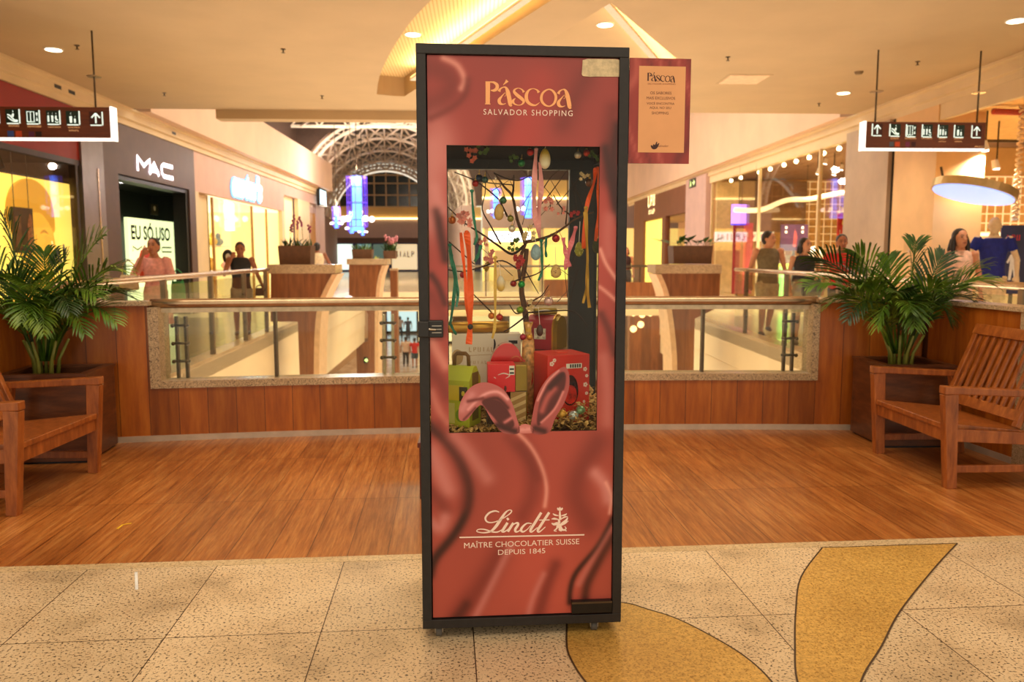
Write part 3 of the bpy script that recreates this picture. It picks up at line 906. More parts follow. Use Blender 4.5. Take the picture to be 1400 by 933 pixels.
def lines(lo, hi, cuts, step):
    out = []
    ks = [lo]+list(cuts)+[hi]
    for a, c in zip(ks, ks[1:]):
        n = max(1, round((c-a)/step)); out += [a+(c-a)*i/n for i in range(n)]
    return out+[hi]
def door():
    xs = lines(PX0, PX1, (WX0, WX1), .0050); zs = lines(PZ0, PZ1, (WZ0, WZ1), .0060)
    V, C_, Fc, idx = [], [], [], {}
    for j, z in enumerate(zs):
        for i, x in enumerate(xs):
            if WX0+1e-6 < x < WX1-1e-6 and WZ0+1e-6 < z < WZ1-1e-6: continue
            idx[i, j] = len(V); V.append((x, YP, z)); C_.append(art_col(x, z))
    for j in range(len(zs)-1):
        for i in range(len(xs)-1):
            xm, zm = (xs[i]+xs[i+1])/2, (zs[j]+zs[j+1])/2
            if WX0 < xm < WX1 and WZ0 < zm < WZ1: continue
            Fc.append((idx[i, j], idx[i+1, j], idx[i+1, j+1], idx[i, j+1]))
    return colour_mesh('printed_door_panel', V, Fc, C_, case)
dp = door(); dp['label'] = 'chocolate-red vinyl print of satin folds with white lettering'
b = MB()
b.box(PX0, WX0, YP+.0005, YP+.012, PZ0, PZ1).box(WX1, PX1, YP+.0005, YP+.012, PZ0, PZ1).box(WX0, WX1, YP+.0005, YP+.012, WZ1, PZ1).box(WX0, WX1, YP+.0005, YP+.012, PZ0, WZ0)
b.build('door_board', mat('door_edge', (60, 30, 26), .6), case)
MB().box(WX0-.005, WX1+.005, YP+.013, YP+.018, WZ0-.005, WZ1+.005).build('door_glass', CASEGLASS, case)
# hinge, lock, patch, hasp
x0, z0 = cab(781, 838); x1, z1 = cab(836, 820)
h = MB().box(x0, x1, -.012, YP, z0, z1).build('bottom_hinge', mat('hinge_black', (30, 27, 24), .35, .4, .1, 20), case, bevel=.002)
MB().box(x0, x1, -.0125, -.011, z1-.008, z1-.001).build('hinge_edge', DSTEEL, h)
x0, z0 = cab(796, 104); x1, z1 = cab(850, 80)
pts = [(x0, z0+.008), (x0+.004, z0+.002), (x0+.03, z0), (x0+.05, z0+.001), (x1, z0+.002), (x1, z1-.004), (x1-.02, z1), (x0+.02, z1-.001), (x0+.003, z1-.006)]
pt = MB().prism(pts, YP-.003, YP-.0006, 'y').build('hinge_patch', mat('patch_paper', (206, 188, 150), .6, 0, .1, 60), case)
pt['label'] = 'pale torn patch over the top hinge'
x0, z0 = cab(569, 462); x1, z1 = cab(606, 438)
lk = MB().box(x0+.04, x1, -.006, YP, z0, z1).build('lock_plate', BLACK, case, bevel=.004)
MB().box(-.373, -.335, -.02, 0, z0+.002, z1-.002).build('lock_body', BLACK, lk, bevel=.004)
MB().tube([(-.372, -.012, 1.165), (-.31, -.012, 1.16)], .005, 8).build('lock_bar', mat('chrome', (205, 200, 190), .15, 1, .03), lk, True)
b = MB()
for i in range(3): b.box(-.325, -.291, -.0072, -.0062, 1.147+.012*i, 1.150+.012*i)
b.build('lock_print', mat('grey_print', (170, 165, 155), .5), lk)
for px in (600, 815):
    x = cab(px, 855)[0]
    for y in (.05, CD-.06):
        cs = MB().box(x-.022, x+.022, y-.02, y+.03, .043, .05).build('caster', mat('zinc', (168, 160, 148), .3, .9, .1, 30), case)
        MB().box(x-.016, x-.012, y-.012, y+.016, .016, .044).box(x+.012, x+.016, y-.012, y+.016, .016, .044).build('caster_fork', mat('zinc', (0, 0, 0)), cs)
        MB().tube([(x-.011, y, .0185), (x+.011, y, .0185)], .0182, 16).build('caster_wheel', mat('grey_rubber', (92, 88, 84), .5), cs, True)
# --- lettering on the door
YL = YP-.0012
PEACH = mat('peach_print', (250, 178, 116), .45, 0, .02); IVORY = mat('ivory_print', (250, 226, 212), .45, 0, .02)
def rib(strokes, cv, k, y, m, name, parent, sub=5, plane=None):
    b = MB()
    for st in strokes:
        pts = []
        for (x, z, wd) in st[0]:
            lx, lz = cv(x, z); pts.append((lx, lz, wd*k))
        b.ribbon(pts, y, st[1] if len(st) > 1 else False, sub)
        y -= .00004
    return b.build(name, m, parent)
PASCOA = [
    ([(222, 178, 50), (222, 300, 48), (220, 432, 46)],), ([(196, 181, 10), (262, 181, 10)],), ([(190, 429, 10), (252, 431, 10)],),
    ([(245, 184, 10), (290, 188, 22), (326, 218, 36), (322, 258, 36), (290, 278, 28), (254, 276, 8)],),
    ([(394, 216, 5), (420, 192, 18), (442, 166, 36)],),
    ([(348, 290, 34), (362, 262, 20), (395, 242, 12), (424, 246, 22), (446, 290, 42), (462, 360, 46), (478, 438, 42), (496, 441, 8)],),
    ([(412, 305, 5), (378, 345, 16), (350, 385, 34), (358, 420, 34), (390, 434, 14), (425, 424, 6)],),
    ([(415, 300, 5), (428, 330, 5), (408, 345, 5)],),
    ([(628, 298, 28), (606, 268, 14), (566, 252, 8), (526, 268, 18), (520, 296, 30), (556, 334, 36), (604, 372, 36), (626, 402, 28), (606, 434, 14), (566, 444, 8), (520, 428, 18), (506, 395, 26), (532, 366, 6)],),
    ([(796, 302, 34), (776, 274, 16), (732, 258, 8), (684, 276, 20), (656, 330, 36), (664, 396, 36), (708, 436, 28), (760, 444, 16), (806, 412, 4)],),
    ([(906, 266, 14), (960, 290, 24), (988, 350, 30), (970, 420, 24), (916, 456, 14), (858, 436, 24), (824, 378, 30), (842, 305, 24)], True),
]
PA2 = [([(x+667, z+27, w_) for x, z, w_ in PASCOA[k][0]],) for k in (5, 6, 7)]
cvp = lambda x, z: cab(640+x/8.235, 90+z/8.235, YL)
rib(PASCOA+PA2, cvp, MPX/8.235, YL, PEACH, 'lettering', case)
a = cab(661, 152, YL); c = cab(783, 156, YL)
text_fit('SALVADOR SHOPPING', a[0], c[0], (a[1]+c[1])/2, YL, hgt=.0195, space=1.25, rot=math.atan2(c[1]-a[1], c[0]-a[0])*.2).build('lettering', IVORY, case, norm=False)
LINDT = [
    ([(460, 152, 10), (418, 140, 16), (360, 160, 20), (322, 208, 20), (338, 248, 16), (392, 256, 12), (470, 230, 10), (555, 178, 12), (586, 142, 14), (562, 130, 10), (522, 158, 20), (472, 230, 30), (424, 300, 30), (372, 346, 20), (300, 360, 12), (236, 347, 10), (252, 326, 10), (312, 326, 12), (392, 350, 16), (450, 350, 14), (512, 312, 8)],),
    ([(545, 258, 26), (505, 320, 28), (492, 346, 24), (520, 346, 14), (570, 306, 8)],), ([(538, 228, 26), (556, 214, 26)],),
    ([(604, 260, 26), (566, 318, 28), (548, 350, 24)],), ([(556, 322, 8), (604, 276, 12), (642, 260, 20), (650, 280, 26), (622, 326, 26), (630, 350, 20), (662, 340, 12), (702, 300, 8)],),
    ([(790, 268, 10), (742, 264, 14), (700, 296, 22), (680, 332, 26), (700, 350, 18), (740, 328, 10), (780, 284, 8)],), ([(884, 156, 26), (822, 256, 28), (776, 332, 26), (790, 350, 16), (846, 306, 8)],),
    ([(964, 154, 26), (890, 268, 28), (850, 332, 26), (866, 350, 16), (926, 300, 8)],), ([(862, 232, 10), (968, 230, 12)],),
    ([(60, 407, 14), (1318, 380, 14)],),
]
cvl = lambda x, z: cab(620+x/7.368, 680+z/7.368, YL)
rib(LINDT, cvl, MPX/7.368, YL, IVORY, 'lettering', case)
CREST = [
    ([(1072, 130, 10), (1072, 180, 22), (1076, 230, 26)],), ([(1048, 108, 14), (1058, 126, 22), (1072, 118, 22), (1086, 126, 22), (1098, 108, 14)],), ([(1072, 100, 12), (1072, 130, 16)],),
    ([(1000, 166, 6), (1022, 180, 18), (1058, 188, 8)],), ([(1142, 166, 6), (1122, 180, 18), (1086, 188, 8)],),
    ([(986, 222, 6), (1016, 218, 20), (1060, 226, 8)],), ([(1084, 222, 8), (1118, 202, 16), (1152, 196, 6)],),
    ([(988, 262, 10), (1012, 274, 26), (1046, 268, 34), (1066, 290, 40), (1082, 318, 34), (1110, 332, 18), (1134, 316, 12), (1120, 296, 8)],),
    ([(1152, 204, 8), (1134, 236, 26), (1106, 262, 34), (1082, 280, 26)],), ([(1158, 240, 6), (1130, 262, 12), (1108, 274, 16)],),
    ([(1046, 288, 20), (1040, 316, 16), (1014, 338, 12), (1040, 344, 8)],), ([(1082, 300, 20), (1064, 330, 14), (1090, 344, 10)],), ([(1112, 330, 14), (1140, 342, 10)],), ([(1062, 226, 24), (1066, 262, 26)],),
]
rib(CREST, cvl, MPX/7.368, YL, IVORY, 'crest', case)
for txt, xa, xb, yc, hh in (('MAÎTRE CHOCOLATIER SUISSE', 634.5, 792, 742.5, .0265), ('DEPUIS 1845', 681, 745.5, 754.5, .0195)):
    a = cab(xa, yc+1, YL); c = cab(xb, yc-1, YL)
    text_fit(txt, a[0], c[0], (a[1]+c[1])/2, YL, hgt=hh, rot=R(.5)).build('lettering', IVORY, case, norm=False)
# --- printed chocolate ears across the glass
def ear(name, outline, inner, lights, darks, base, label):
    cv = lambda p: cab(p[0], p[1], YL)
    out = [(v.x, v.y) for v in smooth([Vector((*cv(p), 0)) for p in outline], 5, True)]
    pin = [(v.x, v.y) for v in smooth([Vector((*cv(p), 0)) for p in inner], 5, True)]
    def inside(x, z, P):
        r = False; j = len(P)-1
        for i in range(len(P)):
            if (P[i][1] > z) != (P[j][1] > z) and x < (P[j][0]-P[i][0])*(z-P[i][1])/(P[j][1]-P[i][1])+P[i][0]: r = not r
            j = i
        return r
    ST = [(([(v.x, v.y) for v in smooth([Vector((*cv(p), 0)) for p in pts], 4)]), wd*MPX, c) for pts, wd, c in lights+darks]
    from mathutils.geometry import delaunay_2d_cdt
    x0, x1 = min(p[0] for p in out), max(p[0] for p in out); z0, z1 = min(p[1] for p in out), max(p[1] for p in out)
    st = .0024; vin = [Vector(p) for p in out]; n = len(vin)
    z = z0
    while z < z1:
        x = x0
        while x < x1:
            if inside(x, z, out): vin.append(Vector((x, z)))
            x += st
        z += st
    r = delaunay_2d_cdt(vin, [(i, (i+1) % n) for i in range(n)], [list(range(n))], 1, 1e-6)
    V = [(p.x, YL, p.y) for p in r[0]]; C_ = []
    for p in r[0]:
        c = list(base)
        sd_ = math.sqrt(seg2(p.x, p.y, pin+pin[:1]))*(1 if inside(p.x, p.y, pin) else -1); k_ = max(0, min(1, .5+sd_/.006)); c = [v+(q_-v)*k_ for v, q_ in zip(c, (84, 30, 30))]
        for pts, wd, col in ST:
            dm = seg2(p.x, p.y, pts)
            k = math.exp(-dm/(wd*wd)); c = [v+(q-v)*k for v, q in zip(c, col)]
        C_.append(c)
    o = colour_mesh(name, V, [tuple(f) for f in r[2]], C_, case); o['label'] = label
ear('printed_ear', [(627, 571), (629, 552), (640, 533), (655, 524), (670, 524), (687, 532), (699, 549), (706, 570), (710, 592), (688, 592), (674, 577), (660, 555), (650, 560), (640, 573), (632, 576)],
    [(659, 551), (672, 546), (686, 551), (697, 566), (703, 582), (690, 588), (676, 572)],
    [([(640, 560), (660, 541), (680, 536), (694, 546)], 2.4, (232, 160, 160)), ([(690, 578), (699, 572)], 2.5, (206, 120, 120)), ([(632, 560), (645, 540)], 6, (206, 130, 130))],
    [([(662, 548), (680, 545), (694, 558)], 3, (84, 30, 28)), ([(640, 549), (660, 545)], 2.5, (120, 50, 48)), ([(680, 582), (704, 590)], 5, (64, 22, 22)), ([(634, 574), (650, 558)], 1.6, (110, 44, 42))],
    (182, 98, 96), 'folded chocolate ear printed on the door')
ear('printed_ear', [(727, 592), (728, 568), (735, 540), (748, 518), (764, 505), (773, 502), (778, 512), (778, 530), (771, 552), (759, 572), (750, 592)],
    [(734, 576), (738, 550), (750, 526), (766, 510), (773, 512), (772, 530), (762, 552), (746, 572), (737, 582)],
    [([(741, 562), (748, 545), (758, 532)], 4.5, (176, 84, 80)), ([(735, 548), (748, 523), (764, 507)], 1.4, (226, 150, 146)), ([(740, 578), (758, 560), (770, 536)], 1.8, (214, 130, 126))],
    [([(752, 530), (768, 514)], 4, (60, 22, 22)), ([(732, 586), (744, 590)], 5, (64, 22, 22))],
    (168, 80, 78), 'upright chocolate ear printed on the door')
ear('printed_head_tuft', [(708, 592), (709, 584), (718, 580), (728, 584), (729, 592)], [(717, 586), (719, 586), (718, 587)], [([(712, 588), (724, 587)], 3, (226, 150, 146))], [], (206, 120, 116), 'pale pink stub between the printed ears')

# --- side sign on the case
x0, z1 = cab(862.5, 78); x1, z0 = cab(946, 223)
sg = E('side_sign', 'small chocolate-red sign board fixed to the right of the case', 'sign', CO+CEX*.371+CEY*.0, CA)
SX = .371
def sgrid():
    x0_, x1_ = .002, .221; zs = [1.745+.362*i/30 for i in range(31)]; xs = [x0_+(x1_-x0_)*i/20 for i in range(21)]
    V = [(x, .008, z) for z in zs for x in xs]; C_ = []
    for v in V:
        t = math.sin(v[0]*60+math.sin(v[2]*14+v[0]*16)*2.2+v[2]*10)
        c = [150, 46, 38] if t < 0 else [150, 46, 38]
        k = abs(t)**6*.5; tgt = (212, 116, 100) if t > 0 else (84, 22, 18)
        C_.append([a+(q-a)*k for a, q in zip(c, tgt)])
    Fc = [(j*21+i, j*21+i+1, (j+1)*21+i+1, (j+1)*21+i) for j in range(30) for i in range(20)]
    return colour_mesh('sign_print', V, Fc, C_, sg)
MB().box(.002, .221, .0085, .014, 1.745, 2.107).build('sign_board', mat('sign_board_edge', (120, 40, 32), .5), sg)
sgrid()
def sgp(px, py):
    x, z = cab(px, py, .007); return (x-SX, z)
a = sgp(874, 90); c = sgp(935, 209)
MB().box(a[0], c[0], .0072, .0078, c[1], a[1]).build('sign_card', mat('peach_card', (228, 166, 112), .5, 0, .02), sg)
DKB = mat('brown_print', (58, 20, 14), .5, 0, 0)
kk = (sgp(923, 110)[0]-sgp(885, 110)[0])/(1165-190)
ox, oz = sgp(885, 99)
rib(PASCOA+PA2, lambda x, z: (ox+(x-190)*kk, oz-(z-165)*kk*1.05), kk, .0066, DKB, 'lettering', sg)
def stext(t, xa, xb, yc, hh, m=DKB):
    a = sgp(xa, yc); c = sgp(xb, yc)
    text_fit(t, a[0], c[0], a[1], .0066, hgt=hh).build('lettering', m, sg, norm=False)
LTB = mat('soft_brown_print', (150, 92, 60), .5, 0, 0)
stext('SALVADOR SHOPPING', 885.5, 923.5, 114.5, .005, LTB)
for t, xa, xb, yc in (('OS SABORES', 889, 918, 127), ('MAIS EXCLUSIVOS', 884, 923, 134), ('VOCÊ ENCONTRA', 884, 922, 141), ('AQUI, NO SEU', 888, 917.5, 147.5), ('SHOPPING', 891, 914, 154.5)):
    stext(t, xa, xb, yc, .0095, mat('text_brown_print', (112, 62, 40), .5, 0, 0))
rib([([(890, 199, 1.5), (893, 202, 4), (897, 201, 4), (901, 196, 1)],), ([(893, 198, 2), (896, 200, 3), (898, 194, 1)],)], lambda x, z: sgp(x, z), MPX, .0066, DKB, 'emblem', sg)
stext('Salvador', 899.5, 914, 199.5, .008, LTB)
b = MB().box(-.004, .04, .02, .03, 1.80, 1.83).box(-.004, .04, .02, .03, 2.02, 2.05).box(.005, .04, .0145, .03, 1.78, 2.07)
b.build('bracket', BLACK, sg)
# ================================================================== BENCHES, PLANTERS, PALMS
def bench(label, loc, rz, group='teak armchair benches'):
    """front towards local -y; local x runs along the seat"""
    t = E('bench', label, 'bench', loc, rz, group)
    Wd = .87; D = .60; hw = Wd/2
    for s_ in (-1, 1):
        x = s_*hw
        b = MB().bar((x, .035, 0), (x, .0, .585), .058, .062, (0, 1, 0), .062, .085); b.build('front_leg', BENCHW, t, bevel=.004)
        b = MB().bar((x, D+.03, 0), (x, D-.05, .60), .05, .06, (0, 1, 0)); b.build('back_leg', BENCHW, t, bevel=.004)
        b = MB().prism([(-.045, .585), (-.045, .635), (D-.02, .60), (D-.02, .56), (.05, .585)], x-.034, x+.034, 'x'); b.build('armrest', BENCHW, t, bevel=.005)
        MB().bar((x, .03, .12), (x, D, .12), .03, .045, (0, 0, 1)).build('side_stretcher', BENCHW, t, bevel=.003)
        MB().bar((x, .03, .33), (x, D, .30), .03, .075, (0, 0, 1)).build('side_rail', BENCHW, t, bevel=.003)
    MB().box(-hw+.03, hw-.03, -.005, .025, .285, .365).build('front_rail', BENCHW, t, bevel=.004)
    MB().prism([(-.02, .365), (-.02, .40), (D-.08, .345), (D-.08, .31)], -hw+.032, hw-.032, 'x').build('seat', BENCHW, t, bevel=.005)
    top = Vector((0, D+.085, .90)); bot = Vector((0, D-.13, .36)); d = (top-bot)
    b = MB()
    b.bar(bot+Vector((-hw+.06, 0, 0)), top+Vector((-hw+.06, 0, 0)), .045, .035, (0, 1, 0)); b.bar(bot+Vector((hw-.06, 0, 0)), top+Vector((hw-.06, 0, 0)), .045, .035, (0, 1, 0))
    b.bar(top+Vector((-hw+.03, 0, 0)), top+Vector((hw-.03, 0, 0)), .042, .075, d.normalized()); b.bar(bot+d*.12+Vector((-hw+.04, 0, 0)), bot+d*.12+Vector((hw-.04, 0, 0)), .04, .07, d.normalized())
    bk = b.build('backrest', BENCHW, t, bevel=.004)
    for i in range(10):
        x = -hw+.115+i*(Wd-.23)/9
        MB().bar(bot+d*.13+Vector((x, 0, 0)), bot+d*.96+Vector((x, 0, 0)), .028, .014, (0, 1, 0)).build('slat', BENCHW, bk, bevel=.002)
    return t
# left one faces +x (its local -y turned to +x), right one faces -x
bench('teak armchair bench left of the display case, seat towards the case, tree-fern palm behind it', Vector((-2.515, 4.80, 0)), PI/2-R(1.5))
bench('teak armchair bench with slatted back right of the display case', Vector((2.845, 5.09, 0)), -PI/2)
for o in [o for o in COL.objects if o.get('category') == 'bench']:
    o['label'] = 'teak armchair bench on the left, cut off by the photo edge' if o.location.x < 0 else 'teak armchair bench on the right showing its slatted back'
    del o['group']

def planter_box(label, x0, x1, y0, y1, z1, rz):
    c = Vector(((x0+x1)/2, (y0+y1)/2, 0)); hx, hy = (x1-x0)/2, (y1-y0)/2
    t = E('planter_box', label, 'planter', c, rz)
    th = .035
    for a in ((-hx, hx, -hy, -hy+th), (-hx, hx, hy-th, hy), (-hx, -hx+th, -hy+th, hy-th), (hx-th, hx, -hy+th, hy-th)):
        MB().box(a[0], a[1], a[2], a[3], .015, z1).build('side_panel', BOXW, t, bevel=.003)
    b = MB().box(-hx-.008, hx+.008, -hy-.008, -hy+.05, z1, z1+.02).box(-hx-.008, hx+.008, hy-.05, hy+.008, z1, z1+.02)
    b.box(-hx-.008, -hx+.05, -hy+.05, hy-.05, z1, z1+.02).box(hx-.05, hx+.008, -hy+.05, hy-.05, z1, z1+.02)
    b.build('rim', BOXW, t)
    MB().box(-hx+.02, hx-.02, -hy+.02, hy-.02, 0, .016).build('base', BLACK, t)
    b = MB()
    n = 14
    V = [(-hx+th+(2*hx-2*th)*i/n, -hy+th+(2*hy-2*th)*j/n, z1-.05+random.uniform(-.012, .016)) for j in range(n+1) for i in range(n+1)]
    b.add(V, [(j*(n+1)+i, j*(n+1)+i+1, (j+1)*(n+1)+i+1, (j+1)*(n+1)+i) for j in range(n) for i in range(n)])
    b.build('soil', mat('potting_soil', (62, 42, 28), .9, 0, .3, 30), t)
    return t
planter_box('dark wood planter box in the left corner holding a palm', -3.27, -2.70, 5.45, 5.98, .60, R(4.5))
planter_box('dark wood planter box in the right corner holding a palm', 2.985, 3.50, 5.66, 6.20, .60, R(-1))

LEAF = None
def leaf_mat(name, a, b_, c):
    s = NT(name)
    s.l(s.ramp(s.noise(s.coords(), 5, 2), [(.3, a), (.5, b_), (.7, c)]), s.b.inputs['Base Color'])
    s.b.inputs['Roughness'].default_value = .4
    try: s.b.inputs['Transmission Weight'].default_value = 0.0
    except Exception: pass
    _M[name] = s.m
    return s.m
PALM = leaf_mat('palm_leaf', (40, 70, 14), (76, 112, 24), (134, 160, 52))
PALM2 = leaf_mat('palm_leaf_dark', (20, 44, 12), (38, 68, 16), (70, 100, 28))
STEM = leaf_mat('palm_stem', (96, 104, 36), (132, 136, 54), (160, 156, 72))
def frond(root, a, b_, sag, m, n=26, L=.27, width=.016, name='frond', tw=0.0):
    """feather frond from a to b, arching; leaflets on both sides"""
    a, b_ = Vector(a), Vector(b_); mb = MB()
    mid = (a+b_)/2+Vector((0, 0, sag)); P = []
    for i in range(n+1):
        t = i/n; P.append(a*(1-t)**2+mid*(2*t*(1-t))+b_*t*t)
    mb.tube([P[i] for i in range(0, n+1, 2)], [.009*(1-.8*i/n)+.0015 for i in range(0, n+1, 2)], 5)
    for i in range(5, n+1):
        t = i/n; d = (P[min(i+1, n)]-P[i-1]).normalized()
        side = d.cross(Vector((0, 0, 1)))
        side = side.normalized() if side.length > .1 else Vector((1, 0, 0))
        if tw: side = Matrix.Rotation(tw, 3, d)@side
        upv = side.cross(d)
        ln = L*(math.sin(PI*min(1, .18+.78*t))**.6)*random.uniform(.88, 1.1)
        for sg_ in (-1, 1):
            ang = R(52-22*t)+random.uniform(-.08, .08)
            dr = (d*math.cos(ang)+side*(sg_*math.sin(ang))+upv*random.uniform(.05, .3)).normalized()
            q0 = P[i]; q1 = q0+dr*ln*.45; q2 = q0+dr*ln*.8+Vector((0, 0, -ln*.07)); q3 = q0+dr*ln+Vector((0, 0, -ln*.2))
            wv = dr.cross(upv).normalized(); up2 = upv*.003
            ws = (width*.35, width, width*.7, 0.0008)
            k = len(mb.v)
            for q, wd in zip((q0, q1, q2, q3), ws):
                mb.v += [tuple(q-wv*wd/2), tuple(q+up2*(wd/width)), tuple(q+wv*wd/2)]
            for r_ in range(3):
                j = k+3*r_
                mb.f += [(j, j+1, j+4, j+3), (j+1, j+2, j+5, j+4)]
    return mb.build(name, m, root, norm=False, smooth=True)
def palm(label, base, ends, Yc):
    t = E('potted_palm', label, 'palm', base)
    base = Vector(base)
    for k in range(9):
        an = k*2.4; r_ = .04+.02*(k % 3)
        p = Vector((math.cos(an)*r_, math.sin(an)*r_, -.03))
        MB().tube([p, p*1.2+Vector((0, 0, .14)), p*1.8+Vector((math.cos(an)*.02, math.sin(an)*.02, .30))], [.016, .012, .009], 8).build('stem', STEM, t, True)
    for i, e in enumerate(ends):
        px, py, dy, sag = e[:4]
        w_ = pY(px, py, base.y+dy)-base
        an = math.atan2(w_.y, w_.x)
        st = Vector((math.cos(an)*.06, math.sin(an)*.06, .10))
        frond(t, st, w_, sag, PALM if i % 3 else PALM2, n=28, L=e[4] if len(e) > 4 else .25, tw=e[5] if len(e) > 5 else random.uniform(-.5, .5))
    return t
random.seed(3)
palm('tall feathery palm in the left planter, behind the left bench', (-3.12, 5.80, .575),
     [(6, 300, .0, .25, .34, .9), (138, 326, -.1, .30, .34, .7), (168, 372, -.15, .42, .3), (182, 408, -.2, .42, .26), (158, 440, -.25, .45, .26), (60, 345, .05, .2, .3, .3),
      (-30, 400, -.2, .4, .3), (-40, 345, 0, .35, .32), (30, 440, -.42, .5, .24), (95, 425, -.42, .5, .26), (130, 405, -.3, .42, .28), (-20, 450, -.35, .45, .24), (90, 350, .1, .22, .3, -.4),
      (60, 455, -.42, .5, .22), (115, 455, -.35, .5, .22), (10, 385, -.2, .35, .3), (150, 395, .1, .4, .26), (40, 390, -.3, .3, .3)], 5.8)
random.seed(5)
palm('tall feathery palm in the right planter, behind the right bench', (3.23, 5.96, .575),
     [(1112, 352, -.1, .34, .32, .6), (1170, 345, .0, .28, .3, .6), (1252, 332, .05, .2, .3, .8), (1290, 350, .0, .2, .28, .8), (1345, 366, -.05, .32, .3, -.3), (1352, 388, -.1, .42, .3, .3), (1340, 420, -.2, .45, .26),
      (1105, 392, -.15, .4, .28), (1130, 420, -.25, .45, .26), (1160, 436, -.35, .5, .24), (1200, 446, -.4, .5, .24), (1250, 446, -.4, .5, .24), (1300, 440, -.3, .48, .24), (1215, 355, .1, .22, .28, -.6),
      (1175, 392, -.3, .34, .28), (1225, 400, -.38, .32, .28), (1285, 398, -.3, .34, .28), (1320, 398, .1, .4, .26), (1150, 372, .1, .34, .3), (1245, 425, -.42, .4, .24)], 5.96)

# ================================================================== HANGING DIRECTION SIGNS
SBROWN = wood('sign_wood_print', (96, 44, 16), (112, 54, 20), (128, 64, 28), (3, 3, 40), None, .4, .1)
SGREEN = mat('sign_dark_green', (16, 52, 40), .4, 0, 0); SWHITE = glow('sign_white_glow', (225, 245, 232), 1.0); SEDGE = glow('sign_edge_glow', (255, 250, 240), 1.5)
def pict_strokes(kind):
    """strokes in a unit square, x right z up, widths relative"""
    if kind == 'arrow': return [([(.5, .12, .14), (.5, .84, .14)],), ([(.18, .54, .13), (.5, .88, .13)],), ([(.82, .54, .13), (.5, .88, .13)],)]
    if kind == 'escalator': return [([(.14, .62, .12), (.34, .52, .12), (.62, .22, .12), (.86, .20, .12)],), ([(.14, .46, .1), (.5, .16, .1), (.86, .12, .1)],), ([(.5, .46, .2), (.56, .68, .18)],), ([(.53, .84, .16), (.57, .84, .16)],)]
    if kind == 'lift': return [([(.12, .12, .09), (.62, .12, .09), (.62, .88, .09), (.12, .88, .09), (.12, .12, .09)],), ([(.37, .14, .07), (.37, .86, .07)],), ([(.82, .55, .03), (.82, .80, .2)],), ([(.82, .45, .03), (.82, .2, .2)],)]
    if kind == 'toilets': return [([(.16, .15, .16), (.16, .62, .16)],), ([(.16, .78, .14), (.18, .78, .14)],), ([(.45, .15, .14), (.45, .62, .2)],), ([(.45, .78, .14), (.47, .78, .14)],), ([(.72, .62, .14), (.72, .35, .14), (.86, .3, .1)],), ([(.72, .78, .14), (.74, .78, .14)],), ([(.64, .2, .07), (.76, .1, .07), (.9, .18, .07)],)]
    if kind == 'family': return [([(.2, .15, .14), (.2, .62, .2)],), ([(.2, .8, .15), (.22, .8, .15)],), ([(.48, .15, .2), (.48, .62, .14)],), ([(.48, .8, .15), (.5, .8, .15)],), ([(.74, .15, .12), (.74, .45, .14)],), ([(.74, .58, .13), (.76, .58, .13)],)]
    return [([(.36, .12, .2), (.36, .6, .26)],), ([(.36, .8, .17), (.38, .8, .17)],), ([(.66, .12, .15), (.66, .42, .18)],), ([(.66, .58, .14), (.68, .58, .14)],)]
